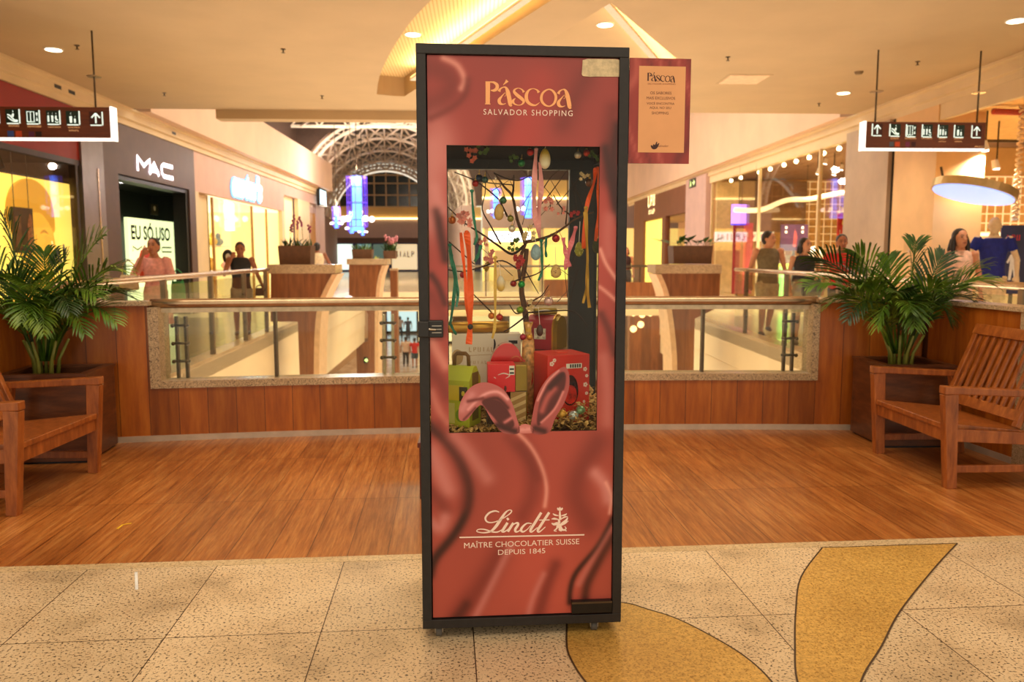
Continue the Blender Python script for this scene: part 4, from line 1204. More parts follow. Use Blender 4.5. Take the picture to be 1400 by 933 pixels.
def hanging_sign(label, Y, corners, bright, items, rods, zc, texts, squares):
    """corners: photo pixels TL, TR, BR, BL"""
    P = [pY(px, py, Y) for px, py in corners]
    x0, x1 = (P[0].x+P[3].x)/2, (P[1].x+P[2].x)/2; z1, z0 = (P[0].z+P[1].z)/2, (P[2].z+P[3].z)/2
    t = E('hanging_sign', label, 'sign', ((x0+x1)/2, Y, z0), 0)
    loc = Vector(t.location); hw = (x1-x0)/2; hh = z1-z0
    MB().box(-hw, hw, 0, .14, 0, hh).build('sign_box', SBROWN, t, bevel=.004)
    e = MB().box(-hw, hw, -.004, .145, -.020, 0)
    e.build('lit_edge', SEDGE, t)
    s_ = 1 if bright == 'right' else -1
    a_, c_ = sorted((s_*hw, s_*(hw+.026))); MB().box(a_, c_, -.004, .145, -.025, hh+.01).build('lit_edge', SEDGE, t)
    def L(px, py):
        p = pY(px, py, Y-.004)-loc; return p.x, p.z
    for kind, (ax, ay, bx, by) in items:
        q0 = L(ax, by); q1 = L(bx, ay); w_ = q1[0]-q0[0]; h_ = q1[1]-q0[1]
        g = MB().box(q0[0], q1[0], -.006, 0, q0[1], q1[1]).build('pictogram_plate', mat('arrow_plate', (72, 28, 10), .4, 0, 0) if kind == 'arrow' else SGREEN, t)
        b = MB()
        for st in pict_strokes(kind):
            b.ribbon([(q0[0]+x*w_, q0[1]+z*h_, wd*w_*.78) for x, z, wd in st[0]], -.0075, False, 4 if len(st[0]) > 2 and kind not in ('lift', 'arrow') else 0)
        b.build('pictogram', SWHITE, g)
        ex = q1[0] if bright == 'right' else q0[0]
        b = MB(); k_ = .055*w_/.16*.16
        b.ribbon([(q0[0]+w_*.08, q0[1]-.006, .014), (q1[0]-w_*.08, q0[1]-.006, .014)], -.0072, False, 0)
        b.ribbon([(ex, q0[1]-.006, .016), (ex, q1[1], .016)], -.0072, False, 0)
        b.build('bracket_glow', SWHITE, g)
    for tx, xa, xb, yc, hgt in texts:
        a = L(xa, yc); c = L(xb, yc)
        text_fit(tx, a[0], c[0], a[1], -.003, hgt=hgt).build('lettering', glow('sign_tan_glow', (232, 176, 116), .75), t, norm=False)  # lettering given its own glow, as if lit from behind
    for col, (ax, ay, bx, by) in squares:
        q0 = L(ax, by); q1 = L(bx, ay)
        MB().box(q0[0], q1[0], -.004, 0, q0[1], q1[1]).build('colour_square', mat('square_%d' % col[0], col, .4, 0, 0), t)
    for px in rods:
        p = L(px, corners[0][1])
        r_ = MB().tube([(p[0], .07, hh), (p[0], .07, ZC-z0)], .012, 8).build('hanger_rod', DSTEEL, t, True)
        MB().tube([(p[0], .07, zc-z0), (p[0], .07, zc-z0+.012)], .09, 16).build('hanger_disc', STEEL, r_)
    return t
cvL = lambda b: (b[0]/8.235, 130+b[1]/8.235, b[2]/8.235, 130+b[3]/8.235)
hanging_sign('brown hanging direction sign with lit right edge, left side of the photo', 10.77, ((-22, 143), (150, 149), (152, 190), (-22, 187)), 'right',
    [('arrow', cvL((1008, 190, 1150, 335))), ('child', cvL((748, 180, 890, 330))), ('toilets', cvL((525, 175, 670, 325))), ('lift', cvL((292, 170, 440, 320))), ('escalator', cvL((68, 160, 215, 315))), ('family', cvL((-170, 155, -15, 312)))],
    (127,), 3.72,
    [('ESCADAS', 12, 26, 172, .022), ('ELEVADORES', 37.5, 56.5, 172.8, .022), ('SANITÁRIOS', 65.5, 83, 173.5, .022), ('SANITÁRIO', 93, 109, 174, .022), ('INFANTIL', 94.5, 107.5, 178.5, .02)],
    [((62, 92, 176), (10.5, 179, 18.5, 187)), ((214, 84, 40), (21.5, 179, 29.5, 187)), ((96, 44, 84), (39.5, 180, 46.5, 187)), ((40, 24, 18), (49, 180, 56.5, 187))])
cvR = lambda b: (1165+b[0]/7, 150+b[1]/7, 1165+b[2]/7, 150+b[3]/7)
hanging_sign('brown hanging direction sign with lit left edge, right side of the photo', 11.3, ((1184.5, 165), (1348, 169), (1346, 204), (1183, 202)), 'left',
    [('arrow', cvR((190, 135, 292, 245))), ('escalator', cvR((358, 138, 466, 250))), ('lift', cvR((515, 142, 618, 256))), ('toilets', cvR((668, 142, 772, 258))), ('family', cvR((822, 146, 922, 260))), ('child', cvR((975, 148, 1078, 262))), ('arrow', cvR((1142, 152, 1242, 264)))],
    (1200, 1340), 3.72,
    [('ESCADAS', 1218, 1228.5, 189.2, .02), ('ELEVADORES', 1237.5, 1252.5, 189.2, .02), ('SANITÁRIOS', 1260, 1274.5, 189.2, .02), ('SALA', 1284, 1293, 189.2, .02), ('FAMÍLIA', 1283.5, 1293.5, 193.4, .018), ('SANITÁRIO', 1304.5, 1316.5, 189.5, .018), ('INFANTIL', 1305.5, 1315.5, 193.6, .018), ('PISO L2', 1333, 1345, 200.5, .022)],
    [((92, 100, 120), (1216, 194, 1222, 200.5)), ((226, 84, 36), (1223.5, 194, 1230.5, 200.5)), ((130, 44, 90), (1238, 194, 1244, 200.5)), ((70, 20, 16), (1246, 194, 1252, 200.5))])

# ================================================================== CEILING FIXTURES
def downlight(x, y, label, z=ZC, power=26, r_=.105, lamp=True):
    t = E('downlight', label, 'ceiling light', (x, y, z))
    MB().tube([(0, 0, -.012), (0, 0, .0)], r_+.022, 20).build('rim', WHITE, t)
    MB().tube([(0, 0, -.016), (0, 0, -.012)], r_, 20).build('lens', glow('downlight_lens', (255, 240, 205), 6), t)
    if lamp:
        l = bpy.data.lights.new('downlight_beam', 'SPOT'); l.energy = power*10; l.color = WARM; l.spot_size = R(110); l.spot_blend = .8; l.shadow_soft_size = .12
        o = bpy.data.objects.new('downlight_beam', l); COL.objects.link(o); o.parent = t; o.location = (0, 0, -.03)
downlight(-5.95, 11.8, 'round ceiling downlight near the left hanging sign')
downlight(-.30, 10.0, 'round downlight in the ribbed recess, nearer one', ZC+.34)
downlight(-.95, 12.1, 'round downlight in the ribbed recess at the left top corner of the case', ZC+.34)
downlight(1.60, 10.35, 'round downlight near the tip of the triangular recess', ZC+.34)
downlight(1.78, 11.5, 'round downlight in the triangular recess close over the display case', ZC+.34)
downlight(6.62, 9.9, 'round downlight cut by the right upper edge of the photo')
downlight(6.49, 14.3, 'round downlight left of the right hanging sign')
def sprinkler(x, y, label):
    t = E('sprinkler_head', label, 'sprinkler', (x, y, ZC))
    MB().tube([(0, 0, -.008), (0, 0, 0)], .035, 12).build('collar', DSTEEL, t)
    MB().tube([(0, 0, -.05), (0, 0, -.008)], .010, 8).build('stem', DSTEEL, t)
    MB().tube([(0, 0, -.056), (0, 0, -.05)], .026, 10).build('deflector', DSTEEL, t)
for x, y, lb in ((-5.52, 11.58, 'beside the left downlight'), (-2.73, 11.66, 'in the middle of the left ceiling'), (-5.58, 14.8, 'near the left cornice behind the hanging sign'), (-2.83, 14.95, 'near the beam, left of the case'),
                 (3.64, 11.85, 'above the small side sign'), (6.55, 12.0, 'between the rods of the right hanging sign'), (6.48, 15.3, 'near the far right ceiling corner')):
    sprinkler(x, y, 'small dark ceiling sprinkler '+lb)
t = E('smoke_detector', 'round dark detector on the ceiling left of the right sign rod', 'detector', (5.99, 12.69, ZC))
MB().tube([(0, 0, -.04), (0, 0, 0)], [.05, .07], 14).build('housing', mat('detector_plastic', (130, 104, 70), .5), t)
t = E('ceiling_hatch', 'square ceiling access panel right of the side sign', 'access panel', (4.36, 13.3, ZC))
MB().box(-.32, .32, -.32, .32, -.012, 0).build('hatch_panel', mat('hatch_paint', (240, 206, 170), .5), t, bevel=.004)
MB().box(-.36, .36, -.36, .36, -.006, 0).build('hatch_frame', PLASTER, t)

# ================================================================== WOOD PYLONS WITH PLANT BOXES ON TOP
TROUGH = mat('brown_planter_clay', (98, 66, 42), .6, 0, .08, 12)
def pylon(label, Y, dpt, pts, cap, curve, z0=-5):
    """pts: outline in photo pixels at depth Y"""
    P = [pY(px, py, Y) for px, py in pts]; cx = sum(p.x for p in P)/len(P)
    t = E('wood_pylon', label, 'pylon', (cx, Y, z0))
    lo = Vector(t.location)
    poly = [(p.x-cx, p.z-z0) for p in P]
    MB().prism(poly, 0, dpt, 'y').build('body', PYLW, t)
    C4 = [pY(px, py, Y)-lo for px, py in cap]
    MB().box(C4[0].x, C4[1].x, -.03, dpt+.03, C4[1].z, C4[0].z).build('cap', GRAN, t)
    if curve:
        A = [pY(px, py, Y)-lo for px, py in curve]
        wd = .10; b = MB()
        q = smooth([Vector((a.x, a.z, 0)) for a in A], 5)
        pl = [(v.x-wd*.5, v.y) for v in q]+[(v.x+wd*.5, v.y) for v in reversed(q)]
        b.prism(pl, -.03, dpt+.03, 'y'); b.build('curved_edge', mat('pylon_edge_stone', (216, 176, 134), .5, 0, .05, 10), t)
    return t
pylon('curved wood pylon left of the display case', 15, .7, [(370, 372), (458, 372), (447, 395), (438, 420), (434, 460), (432, 520), (432, 640), (410, 640), (410, 520), (407, 440), (370, 440)], ((366, 362), (459, 374)),
      [(458, 375), (447, 396), (438, 420), (434, 460), (433, 520), (433, 640)])
pylon('smaller wood pylon behind, close to the left of the case', 22, .8, [(477, 362), (524, 362), (518, 380), (515, 410), (514, 440), (514, 560), (503, 560), (503, 430), (492, 410), (477, 404)], ((474, 354), (530, 362)),
      [(525, 363), (519, 382), (516, 410), (515, 440), (515, 560)])
pylon('curved wood pylon right of the display case', 15, .7, [(903, 373), (985, 373), (983, 420), (950, 436), (948, 520), (948, 640), (922, 640), (921, 520), (920, 460), (916, 420), (908, 392)], ((896, 362), (986, 374)),
      [(900, 375), (910, 400), (917, 440), (921, 480), (922, 520), (922, 640)])
t = E('wood_column', 'wood-clad column seen through the glass left of the case', 'column', (pY(539, 430, 20).x, 20, -5))
MB().box(-.085, .085, 0, .3, 0, 6.05).build('shaft', PYLW, t)
MB().box(-.10, .10, -.02, .32, 6.05, 6.1).build('capital', GRAN, t)
def trough(label, Y, a, b_, dpt=.45):
    p, q = pY(*a, Y), pY(*b_, Y); w_ = q.x-p.x; h_ = p.z-q.z; tp = .02
    t = E('planter_trough', label, 'planter', ((p.x+q.x)/2, Y+dpt/2+.08, q.z))
    b = MB(); hx, hy = w_/2, dpt/2
    def ring(x, y, z): return [(-x, -y, z), (x, -y, z), (x, y, z), (-x, y, z)]
    b.v = ring(hx-tp, hy-tp, 0)+ring(hx, hy, h_)+ring(hx-.02, hy-.02, h_)+ring(hx-.02, hy-.02, h_-.04)
    b.f = [(3, 2, 1, 0)]+[(k+i, k+(i+1) % 4, k+4+(i+1) % 4, k+4+i) for k in (0, 4, 8) for i in range(4)]
    b.build('box', TROUGH, t); b2 = MB(); b2.v = ring(hx-.02, hy-.02, h_-.04); b2.f = [(0, 1, 2, 3)]; b2.build('soil', mat('potting_soil', (62, 42, 28)), t)
    return Vector(t.location)+Vector((0, 0, h_-.04)), hx, hy
def leafy(label, c, hx, hy, n, hgt, kind, m, name='trough_plant', cat='plant'):
    t = E(name, label, cat, c)
    b = MB()
    for i in range(n):
        an = random.uniform(0, 2*PI); p = Vector((random.uniform(-hx, hx)*.8, random.uniform(-hy, hy)*.7, -.01))
        ln = hgt*random.uniform(.5, 1.05); out = random.uniform(.2, .9) if kind != 'broad' else random.uniform(.5, 1.3)
        d = Vector((math.cos(an)*out, math.sin(an)*out*.6, 1)).normalized(); wd = ln*(.20 if kind == 'broad' else .16)
        side = d.cross(Vector((math.sin(an), -math.cos(an), .2))).normalized(); side = Vector((-math.sin(an), math.cos(an), 0))
        k = len(b.v); st = [(0, .05), (.45, .12), (.62, 1), (.82, .8), (1.0, .03)] if kind == 'broad' else [(0, .2), (.35, 1), (.7, .7), (1, .03)]
        for tt, ww in st:
            q = p+d*ln*tt+Vector((math.cos(an), math.sin(an)*.6, 0))*(ln*.35*tt*tt)-Vector((0, 0, ln*.3*tt*tt if kind == 'broad' else ln*.1*tt*tt))
            b.v += [tuple(q-side*wd*ww/2), tuple(q+Vector((0, 0, -wd*.12*ww))), tuple(q+side*wd*ww/2)]
        for r_ in range(len(st)-1):
            j = k+3*r_; b.f += [(j, j+1, j+4, j+3), (j+1, j+2, j+5, j+4)]
    b.build('leaves', m, t, norm=False, smooth=True)
    return t
GREEN = leaf_mat('dark_glossy_leaf', (22, 48, 12), (44, 78, 20), (84, 116, 40)); GREEN2 = leaf_mat('fresh_leaf', (40, 74, 20), (72, 112, 34), (120, 150, 60)); YEL = leaf_mat('yellow_leaf', (150, 160, 20), (200, 200, 40), (230, 226, 90))
MAG = mat('orchid_magenta', (158, 58, 112), .5); PINKF = mat('flower_pink', (206, 130, 140), .5)
def sprigs(t, n, hx, hy, h0, h1, m, r_=.02):
    for i in range(n):
        p = Vector((random.uniform(-hx, hx)*.8, random.uniform(-hy, hy)*.6, 0)); h_ = random.uniform(h0, h1); dx = random.uniform(-.08, .08)
        st = MB().tube([p, p+Vector((dx*.3, 0, h_*.6)), p+Vector((dx, 0, h_))], .004, 5).build('flower_stem', GREEN2, t)
        b = MB()
        for k in range(6):
            b.ball(p+Vector((dx*(1-k*.03)+random.uniform(-.025, .025), random.uniform(-.02, .02), h_*(1-.055*k))), (r_, r_*.6, r_), 8, 5)
        b.build('blossom', m, st, True)
random.seed(11)
c, hx, hy = trough('brown plant trough on the left curved wood pylon', 15, (378, 336), (424, 362)); t = leafy('orchids with magenta sprigs in the left trough', c, hx, hy, 60, .24, 'slim', GREEN, 'orchid_plant', 'orchid'); sprigs(t, 5, hx, hy, .35, .62, MAG, .022)
c, hx, hy = trough('brown plant trough on the smaller wood pylon', 22, (480, 341), (508, 355)); leafy('low green plant in the trough on the smaller pylon', c, hx, hy, 60, .26, 'slim', GREEN2)
c, hx, hy = trough('narrow brown plant trough at the left edge of the case', 22, (523, 343), (541, 354)); t = leafy('green plant with pink sprigs at the left edge of the case', c, hx, hy, 50, .35, 'slim', GREEN); sprigs(t, 8, hx, hy, .3, .5, PINKF, .03)
c, hx, hy = trough('brown plant trough on the right curved wood pylon', 15, (922, 336), (976, 361)); leafy('broad-leaved plant spreading over the right trough', c, hx*1.15, hy*1.2, 34, .46, 'broad', GREEN)
t = leafy('yellow flowering plant between the two far troughs', pY(514, 352, 22)+Vector((0, .3, -.14)), .09, .1, 30, .22, 'slim', YEL, 'yellow_plant')
# small wooden box standing behind the case, and marks on the floor
a = pY(570.5, 606, 4.55); o = E('wooden_box', 'red-brown wooden box peeping out behind the left of the display case', 'box', (a.x+.18, 4.73, 0)); RBW = wood('mahogany', (70, 24, 14), (94, 34, 20), (116, 46, 28), (6, 6, 30))
MB().box(-.17, .17, -.17, .17, .0, a.z-.03).build('body', RBW, o, bevel=.003); MB().box(-.18, .18, -.18, .18, a.z-.03, a.z).build('lid', RBW, o, bevel=.003)
def mark(label, pts, m, wd, name):
    P = [pz(*p) for p in pts]; b = MB()
    for p, q in zip(P, P[1:]):
        d = (q-p).normalized(); n = Vector((-d.y, d.x, 0))*wd/2; b.quad(p+n+Vector((0, 0, .0015)), q+n+Vector((0, 0, .0015)), q-n+Vector((0, 0, .0015)), p-n+Vector((0, 0, .0015)))
    tag(b.build(name, m), label, 'floor mark')
mark('short white painted glint on the left granite tiles', [(186, 783), (187, 807)], mat('white_glint', (235, 240, 245), .4), .012, 'floor_glint')  # white strip painted in for a light reflection on the tiles
mark('short yellow scuff on the wood floor near the left bench', [(160, 724), (168, 718), (180, 716)], mat('yellow_scuff', (236, 190, 40), .6), .012, 'paint_scuff')
# ================================================================== SHOPS
def wp(mb, name, m, root, parent=None, **kw):
    mb.xf(Matrix.Translation(-Vector(root.location))); return mb.build(name, m, parent or root, **kw)
def spot_lamp(par, power, ang=140):
    l = bpy.data.lights.new('spot_beam', 'SPOT'); l.energy = power; l.color = (1, .86, .66); l.spot_size = R(ang); l.spot_blend = .9; l.shadow_soft_size = .05
    o = bpy.data.objects.new('spot_beam', l); COL.objects.link(o); o.parent = par; o.location = (0, 0, -.03)
def shop_glow(c, es): return glow('lit_%d_%d_%d_%d' % (*c, int(es*10)), c, es)  # self-lit colour; on shop walls and ceilings it stands for room lighting
def letters_glyph(b, x, z, w_, h_, k, wd, y=0.0):
    """unreadable far lettering: upright strokes"""
    for st in ([[(0, 0), (0, 1)], [(0, 0), (.7, 0)]], [[(0, 0), (0, 1), (.7, .9), (.6, .5), (0, .5)]], [[(0, 1), (0, 0), (.7, 0), (.7, 1)]], [[(.35, 0), (.35, 1)]], [[(0, 0), (.35, 1), (.7, 0)]])[k % 5]:
        b.ribbon([(x+px*w_, z+pz_*h_, wd) for px, pz_ in st], y, False, 0)
DARKB = mat('dark_bronze', (58, 42, 32), .4, .4, .1, 10)
# --- red-fronted shop on the left, golden portrait light box in its window
L1 = E('red_shopfront', 'shopfront with plain red fascia on the far left', 'shopfront', (-7, 11.5, 0))
wp(MB().box(-7.12, -6.98, 6.5, 15.32, 3.07, 3.97), 'fascia', mat('red_fascia', (150, 30, 14), .55, 0, .04, 2), L1)
wp(MB().box(-7.1, -6.97, 6.5, 15.32, 2.98, 3.07), 'transom', DARKB, L1)
wp(MB().box(-7.02, -7.005, 6.5, 14.4, .12, 2.98), 'shop_window', SHOPGLASS, L1)
wp(MB().box(-7.1, -6.98, 14.34, 14.42, 0, 2.98), 'mullion', DARKB, L1)
wp(MB().box(-7.1, -6.98, 6.5, 14.34, 0, .12), 'sill', DARKB, L1)
wp(MB().box(-7.14, -6.94, 14.5, 15.32, 0, 3.97), 'pillar', mat('steel_pillar', (136, 124, 118), .3, .6, .05, 4), L1)
wp(MB().box(-6.96, -6.93, 15.05, 15.10, 0, 3.0), 'bronze_strip', mat('bronze_rail', (164, 128, 88)), L1)
wp(MB().box(-9.6, -9.5, 6.5, 15.3, 0, 3.1), 'back_wall', mat('shop_brown_wall', (150, 112, 82), .7), L1)
wp(MB().box(-9.6, -7.1, 6.5, 15.3, 3.1, 3.2), 'inner_ceiling', mat('shop_taupe_ceiling', (150, 120, 96), .7), L1)
wp(MB().box(-9.6, -7.1, 15.1, 15.3, 0, 3.1), 'side_wall', mat('shop_taupe_wall', (160, 122, 92), .7), L1)
PB = E('portrait_light_box', 'golden backlit portrait panel in the red shop window', 'light box', (-7.16, 13.1, .36), PI/2)
MB().box(-1.45, 1.60, 0, .08, 0, 2.30).build('panel', shop_glow((255, 230, 110), 1.15), PB)
MB().box(-1.48, 1.63, .002, .1, -.03, 2.33).build('case', DARKB, PB)
head = [(-.75, .25), (-.40, .62), (-.22, .95), (-.38, 1.15), (-.50, 1.45), (-.62, 1.62), (-.58, 1.9), (-.42, 2.12), (-.1, 2.26), (.28, 2.27), (.62, 2.12), (.78, 1.85), (.80, 1.5), (.74, 1.42), (.78, 1.20), (.70, .95), (.62, .80), (.82, .62), (1.1, .45), (1.2, 0), (-.9, 0)]
MB().flat([(v.x, v.y) for v in smooth([Vector((*p, 0)) for p in head], 3, True)], -.004).build('portrait_silhouette', shop_glow((236, 184, 62), .85), PB)
b = MB().flat([(v.x, v.y) for v in smooth([Vector((*p, 0)) for p in [(-.55, 1.5), (-.62, 1.7), (-.5, 2.0), (-.1, 2.24), (.3, 2.25), (.68, 2.04), (.78, 1.7), (.74, 1.45), (.6, 1.6), (.35, 1.75), (-.1, 1.72), (-.4, 1.6)]], 3, True)], -.006)
b.build('portrait_hair', shop_glow((222, 164, 50), .72), PB)
b = MB()
for st in ([(-.12, 1.42, .02), (.0, 1.46, .05), (.12, 1.42, .02)], [(.32, 1.42, .02), (.44, 1.46, .05), (.56, 1.42, .02)], [(.20, 1.4, .015), (.16, 1.12, .04), (.26, 1.08, .03)], [(.04, .90, .02), (.2, .93, .05), (.38, .90, .02)]): b.ribbon(st, -.008)
b.build('portrait_features', shop_glow((204, 146, 46), .6), PB)
b = MB().ribbon([(-.05, .75, .06), (.1, .9, .02)], -.007).ribbon([(.66, 1.3, .04), (.70, 1.15, .03), (.64, 1.05, .03)], -.007).ribbon([(-.5, .2, .05), (-.3, .5, .05), (-.1, .7, .03)], -.007)
b.build('portrait_highlight', shop_glow((255, 240, 170), 1.0), PB)
D1 = E('display_screen', 'dark brown display panel hanging before the golden portrait', 'panel', (-7.075, 12.82, 1.46), PI/2)
MB().box(-.27, .27, 0, .04, 0, .70).build('panel_board', mat('dark_panel', (62, 40, 26), .3, 0, .2, 6), D1)
MB().box(-.23, -.08, -.004, 0, .08, .56).build('panel_print', mat('panel_tan', (120, 84, 56), .4, 0, .2, 8), D1)
MB().flat([(.08, .04), (.23, .04), (.23, .58), (.17, .62), (.1, .44)], -.004).build('panel_print', mat('panel_rose', (166, 108, 74), .4, 0, .3, 20), D1)
for x in (-.2, .2): MB().tube([(x, .02, .70), (x, .02, 1.60)], .006, 6).build('hanger', DSTEEL, D1)
T1 = E('track_spot', 'small spotlight inside the red shop window', 'spotlight', (-7.6, 13.15, 3.1))
MB().tube([(0, 0, 0), (0, 0, -.14)], .02, 8).build('stem', STEEL, T1); MB().tube([(0, 0, -.14), (.06, -.02, -.30)], .055, 10).build('spot_head', DSTEEL, T1)
T1b = E('mirror_strip', 'slim mirror panel with shelves beside the golden portrait', 'mirror', (-7.5, 14.75, 0))
wp(MB().box(-7.75, -7.45, 14.72, 14.8, .1, 2.7), 'panel', mat('shop_taupe_wall', (160, 122, 92)), T1b)
for z in (1.3, 1.9): wp(MB().box(-7.75, -7.43, 14.66, 14.74, z, z+.06), 'shelf_light', shop_glow((255, 226, 180), 1.5), T1b)

# --- black cosmetics shop
L2 = E('black_shopfront', 'black cosmetics shopfront with white lit letters', 'shopfront', (-7, 17.7, 0))
MF = mat('charcoal_fascia', (92, 68, 56), .5, .2, .05, 3)
wp(MB().box(-7.12, -6.96, 15.36, 20.15, 3.0, 3.97), 'fascia', MF, L2)
wp(MB().box(-7.12, -6.96, 15.36, 15.95, 0, 3.0), 'jamb', MF, L2); wp(MB().box(-7.12, -6.96, 19.75, 20.15, 0, 3.0), 'jamb', MF, L2)
wp(MB().box(-7.3, -7.0, 15.95, 16.03, 0, 2.98), 'door_frame', BLACK, L2); wp(MB().box(-7.3, -7.0, 19.6, 19.75, 0, 2.98), 'door_frame', BLACK, L2); wp(MB().box(-7.3, -7.0, 16.03, 19.6, 2.9, 2.98), 'door_frame', BLACK, L2)
DKG = mat('shop_black_green', (24, 28, 24), .3, 0, .1, 4)
wp(MB().box(-8.6, -8.5, 15.4, 21.5, 0, 3.0), 'back_wall', DKG, L2); wp(MB().box(-8.6, -7.16, 15.4, 21.5, 2.98, 3.05), 'inner_ceiling', DKG, L2); wp(MB().box(-8.6, -7.2, 21.4, 21.5, 0, 3.0), 'side_wall', DKG, L2)
b = MB()
for st in ([(0, 0), (0, 1), (.5, .45), (1, 1), (1, 0)],): b.ribbon([(x*.62-.93, z*.29, .09) for x, z in st], 0, False, 0)
for st in ([(.60, 0), (.92, .62), (1.2, .0)], [(.72, .22), (1.12, .22)]): b.ribbon([(x*.84-.86, z*.40, .09) for x, z in st], -.002, False, 0)
b.ribbon([(.96, .27, .09), (.42, .27, .09), (.32, .22, .09), (.32, .08, .09), (.42, .02, .09), (.96, .02, .09)], 0, False, 0)
sg2 = E('lit_letters', 'white lit brand letters on the black shopfront', 'sign', (-6.94, 17.75, 3.14), PI/2)
b.build('lettering', glow('white_letter_glow', (255, 246, 255), 3.0), sg2)
LB = E('poster_light_box', 'white-green lit poster with large black words in the black shop', 'light box', (-7.9, 19.75, .15), PI/2)
MB().box(-1.30, 1.42, 0, .08, 0, 2.13).build('panel', shop_glow((236, 250, 190), 1.15), LB)
PRB = mat('poster_black', (20, 18, 16), .5, 0, 0)
text_fit('EU SÓ USO', -1.15, 1.14, 1.84, -.006, off=.028, hgt=.42).build('lettering', PRB, LB, norm=False)
b = MB()
for st in ([(-1.1, 1.36), (-1.1, 1.48), (-.85, 1.40), (-.6, 1.48), (-.6, 1.36)], [(-.15, 1.36), (.05, 1.47), (.25, 1.36)], [(1.2, 1.47), (.6, 1.47), (.55, 1.41), (.6, 1.36), (1.2, 1.36)]): b.ribbon([(x, z, .035) for x, z in st], -.006, False, 0)
b.build('lettering', mat('poster_olive', (90, 86, 40), .5, 0, 0), LB)
PL = E('small_plaque', 'small dark square plaque above the lit poster', 'plaque', (-7.88, 19.95, 2.40), PI/2)
MB().box(-.22, .22, 0, .03, 0, .26).build('plate', BLACK, PL); MB().tube([(0, -.003, .16), (0, 0, .16)], .06, 12).build('emblem', mat('plaque_white', (220, 220, 210), .5, 0, 0), PL)
for i, Y in enumerate((16.75, 17.35)):
    o = E('shop_spot', 'small white spot in the black shop entrance, %s one' % ('near' if i == 0 else 'far'), 'spotlight', (-7.5, Y, 2.97)); MB().tube([(0, 0, -.03), (0, 0, 0)], .05, 10).build('lens', glow('spot_lens', (255, 250, 240), 8), o)
o = E('door_leaf', 'brown door leaf at the left of the black shop entrance', 'door', (-7.45, 16.5, 0)); wp(MB().box(-7.5, -7.44, 16.1, 16.62, 0, 2.2), 'leaf', mat('brown_door', (92, 58, 34), .5), o); wp(MB().box(-7.43, -7.40, 16.55, 16.58, .9, 1.3), 'handle', STEEL, o)

# --- bright children's shop
L3 = E('cream_shopfront', 'bright cream shopfront with blue-white lit script sign', 'shopfront', (-7, 24.7, 0))
MC = mat('mauve_cream_fascia', (208, 168, 148), .6, 0, .03, 2)
wp(MB().box(-7.12, -6.98, 20.15, 29.3, 3.0, 3.97), 'fascia', MC, L3); wp(MB().box(-7.12, -6.98, 20.15, 20.45, 0, 3.0), 'jamb', CREAM, L3); wp(MB().box(-7.12, -6.98, 28.9, 29.3, 0, 3.0), 'jamb', CREAM, L3)
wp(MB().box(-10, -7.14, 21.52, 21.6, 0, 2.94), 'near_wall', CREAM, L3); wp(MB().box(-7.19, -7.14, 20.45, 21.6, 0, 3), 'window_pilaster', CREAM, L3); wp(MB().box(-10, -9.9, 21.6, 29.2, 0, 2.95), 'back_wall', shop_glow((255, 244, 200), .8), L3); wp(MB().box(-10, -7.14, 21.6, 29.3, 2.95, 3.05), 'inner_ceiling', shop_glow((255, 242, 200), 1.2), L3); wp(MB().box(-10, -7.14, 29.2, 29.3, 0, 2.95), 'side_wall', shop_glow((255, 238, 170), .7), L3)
wp(MB().box(-10, -7.0, 21.6, 29.2, -.003, .004), 'shop_floor', mat('shop_floor_cream', (236, 220, 176), .2), L3)
for Y in (21.6, 25.3, 27.0): wp(MB().box(-7.08, -7.02, Y, Y+.08, 0, 2.95), 'mullion', mat('brass_mullion', (190, 150, 84), .35, .6), L3)
wp(MB().box(-7.06, -7.045, 21.7, 25.3, 0, 2.95), 'shop_window', SHOPGLASS, L3)
s3 = E('lit_script_sign', 'blue-white lit script sign on the cream shopfront', 'sign', (-6.9, 24.6, 3.23), PI/2)
tm = text_fit("carter's", -1.5, 1.5, .25, 0, off=.035, hgt=.74, ext=.03, shear=.2); tm.build('lettering', glow('sign_cyan_white', (225, 250, 255), 3.2), s3, norm=False)
b = MB()
tm = text_fit("carter's", -1.6, 1.6, .25, .04, off=.075, hgt=.86, ext=.02, shear=.2); tm.build('halo_board', glow('sign_blue', (120, 196, 255), 1.4), s3, norm=False)
for i, (Y, z) in enumerate(((25.8, .9), (28.4, .9), (26.9, 1.7))):
    o = E('display_shelf', ['low display shelf near the children\'s shop entrance', 'low display shelf at the far end of the cream shop', 'upper display shelf in the cream shop'][i], 'shelf', (-9, Y, z))
    wp(MB().box(-9.5, -8.4, Y-.7, Y+.7, z, z+.04), 'board', WHITE, o); wp(MB().box(-9.5, -9.4, Y-.7, Y+.7, 0, z), 'support', CREAM, o)
cols = [('coral', (214, 110, 90)), ('white', (236, 230, 220)), ('gold', (206, 160, 70)), ('pink', (226, 150, 150)), ('tan', (190, 140, 90)), ('red', (190, 60, 50)), ('yellow', (230, 200, 90)), ('blue', (90, 130, 170))]
sp_ = [(25.3, .94), (25.8, .94), (26.3, .94), (27.9, .94), (28.4, .94), (28.9, .94), (26.6, 1.74), (27.2, 1.74)]
for (nm, c), (Y, z) in zip(cols, sp_):
    o = E('stuffed_bundle', '%s clothing bundle on a shelf of the cream shop' % nm, 'clothes bundle', (-8.7, Y, z), 0, 'clothing bundles on the cream shop shelves')
    MB().ball((0, 0, .14), (.17, .2, .14), 10, 7).build('body', mat('bundle_'+nm, c, .8), o, True); MB().ball((0, 0, .33), (.09, .1, .10), 8, 6).build('top', mat('bundle_'+nm, c), o, True)

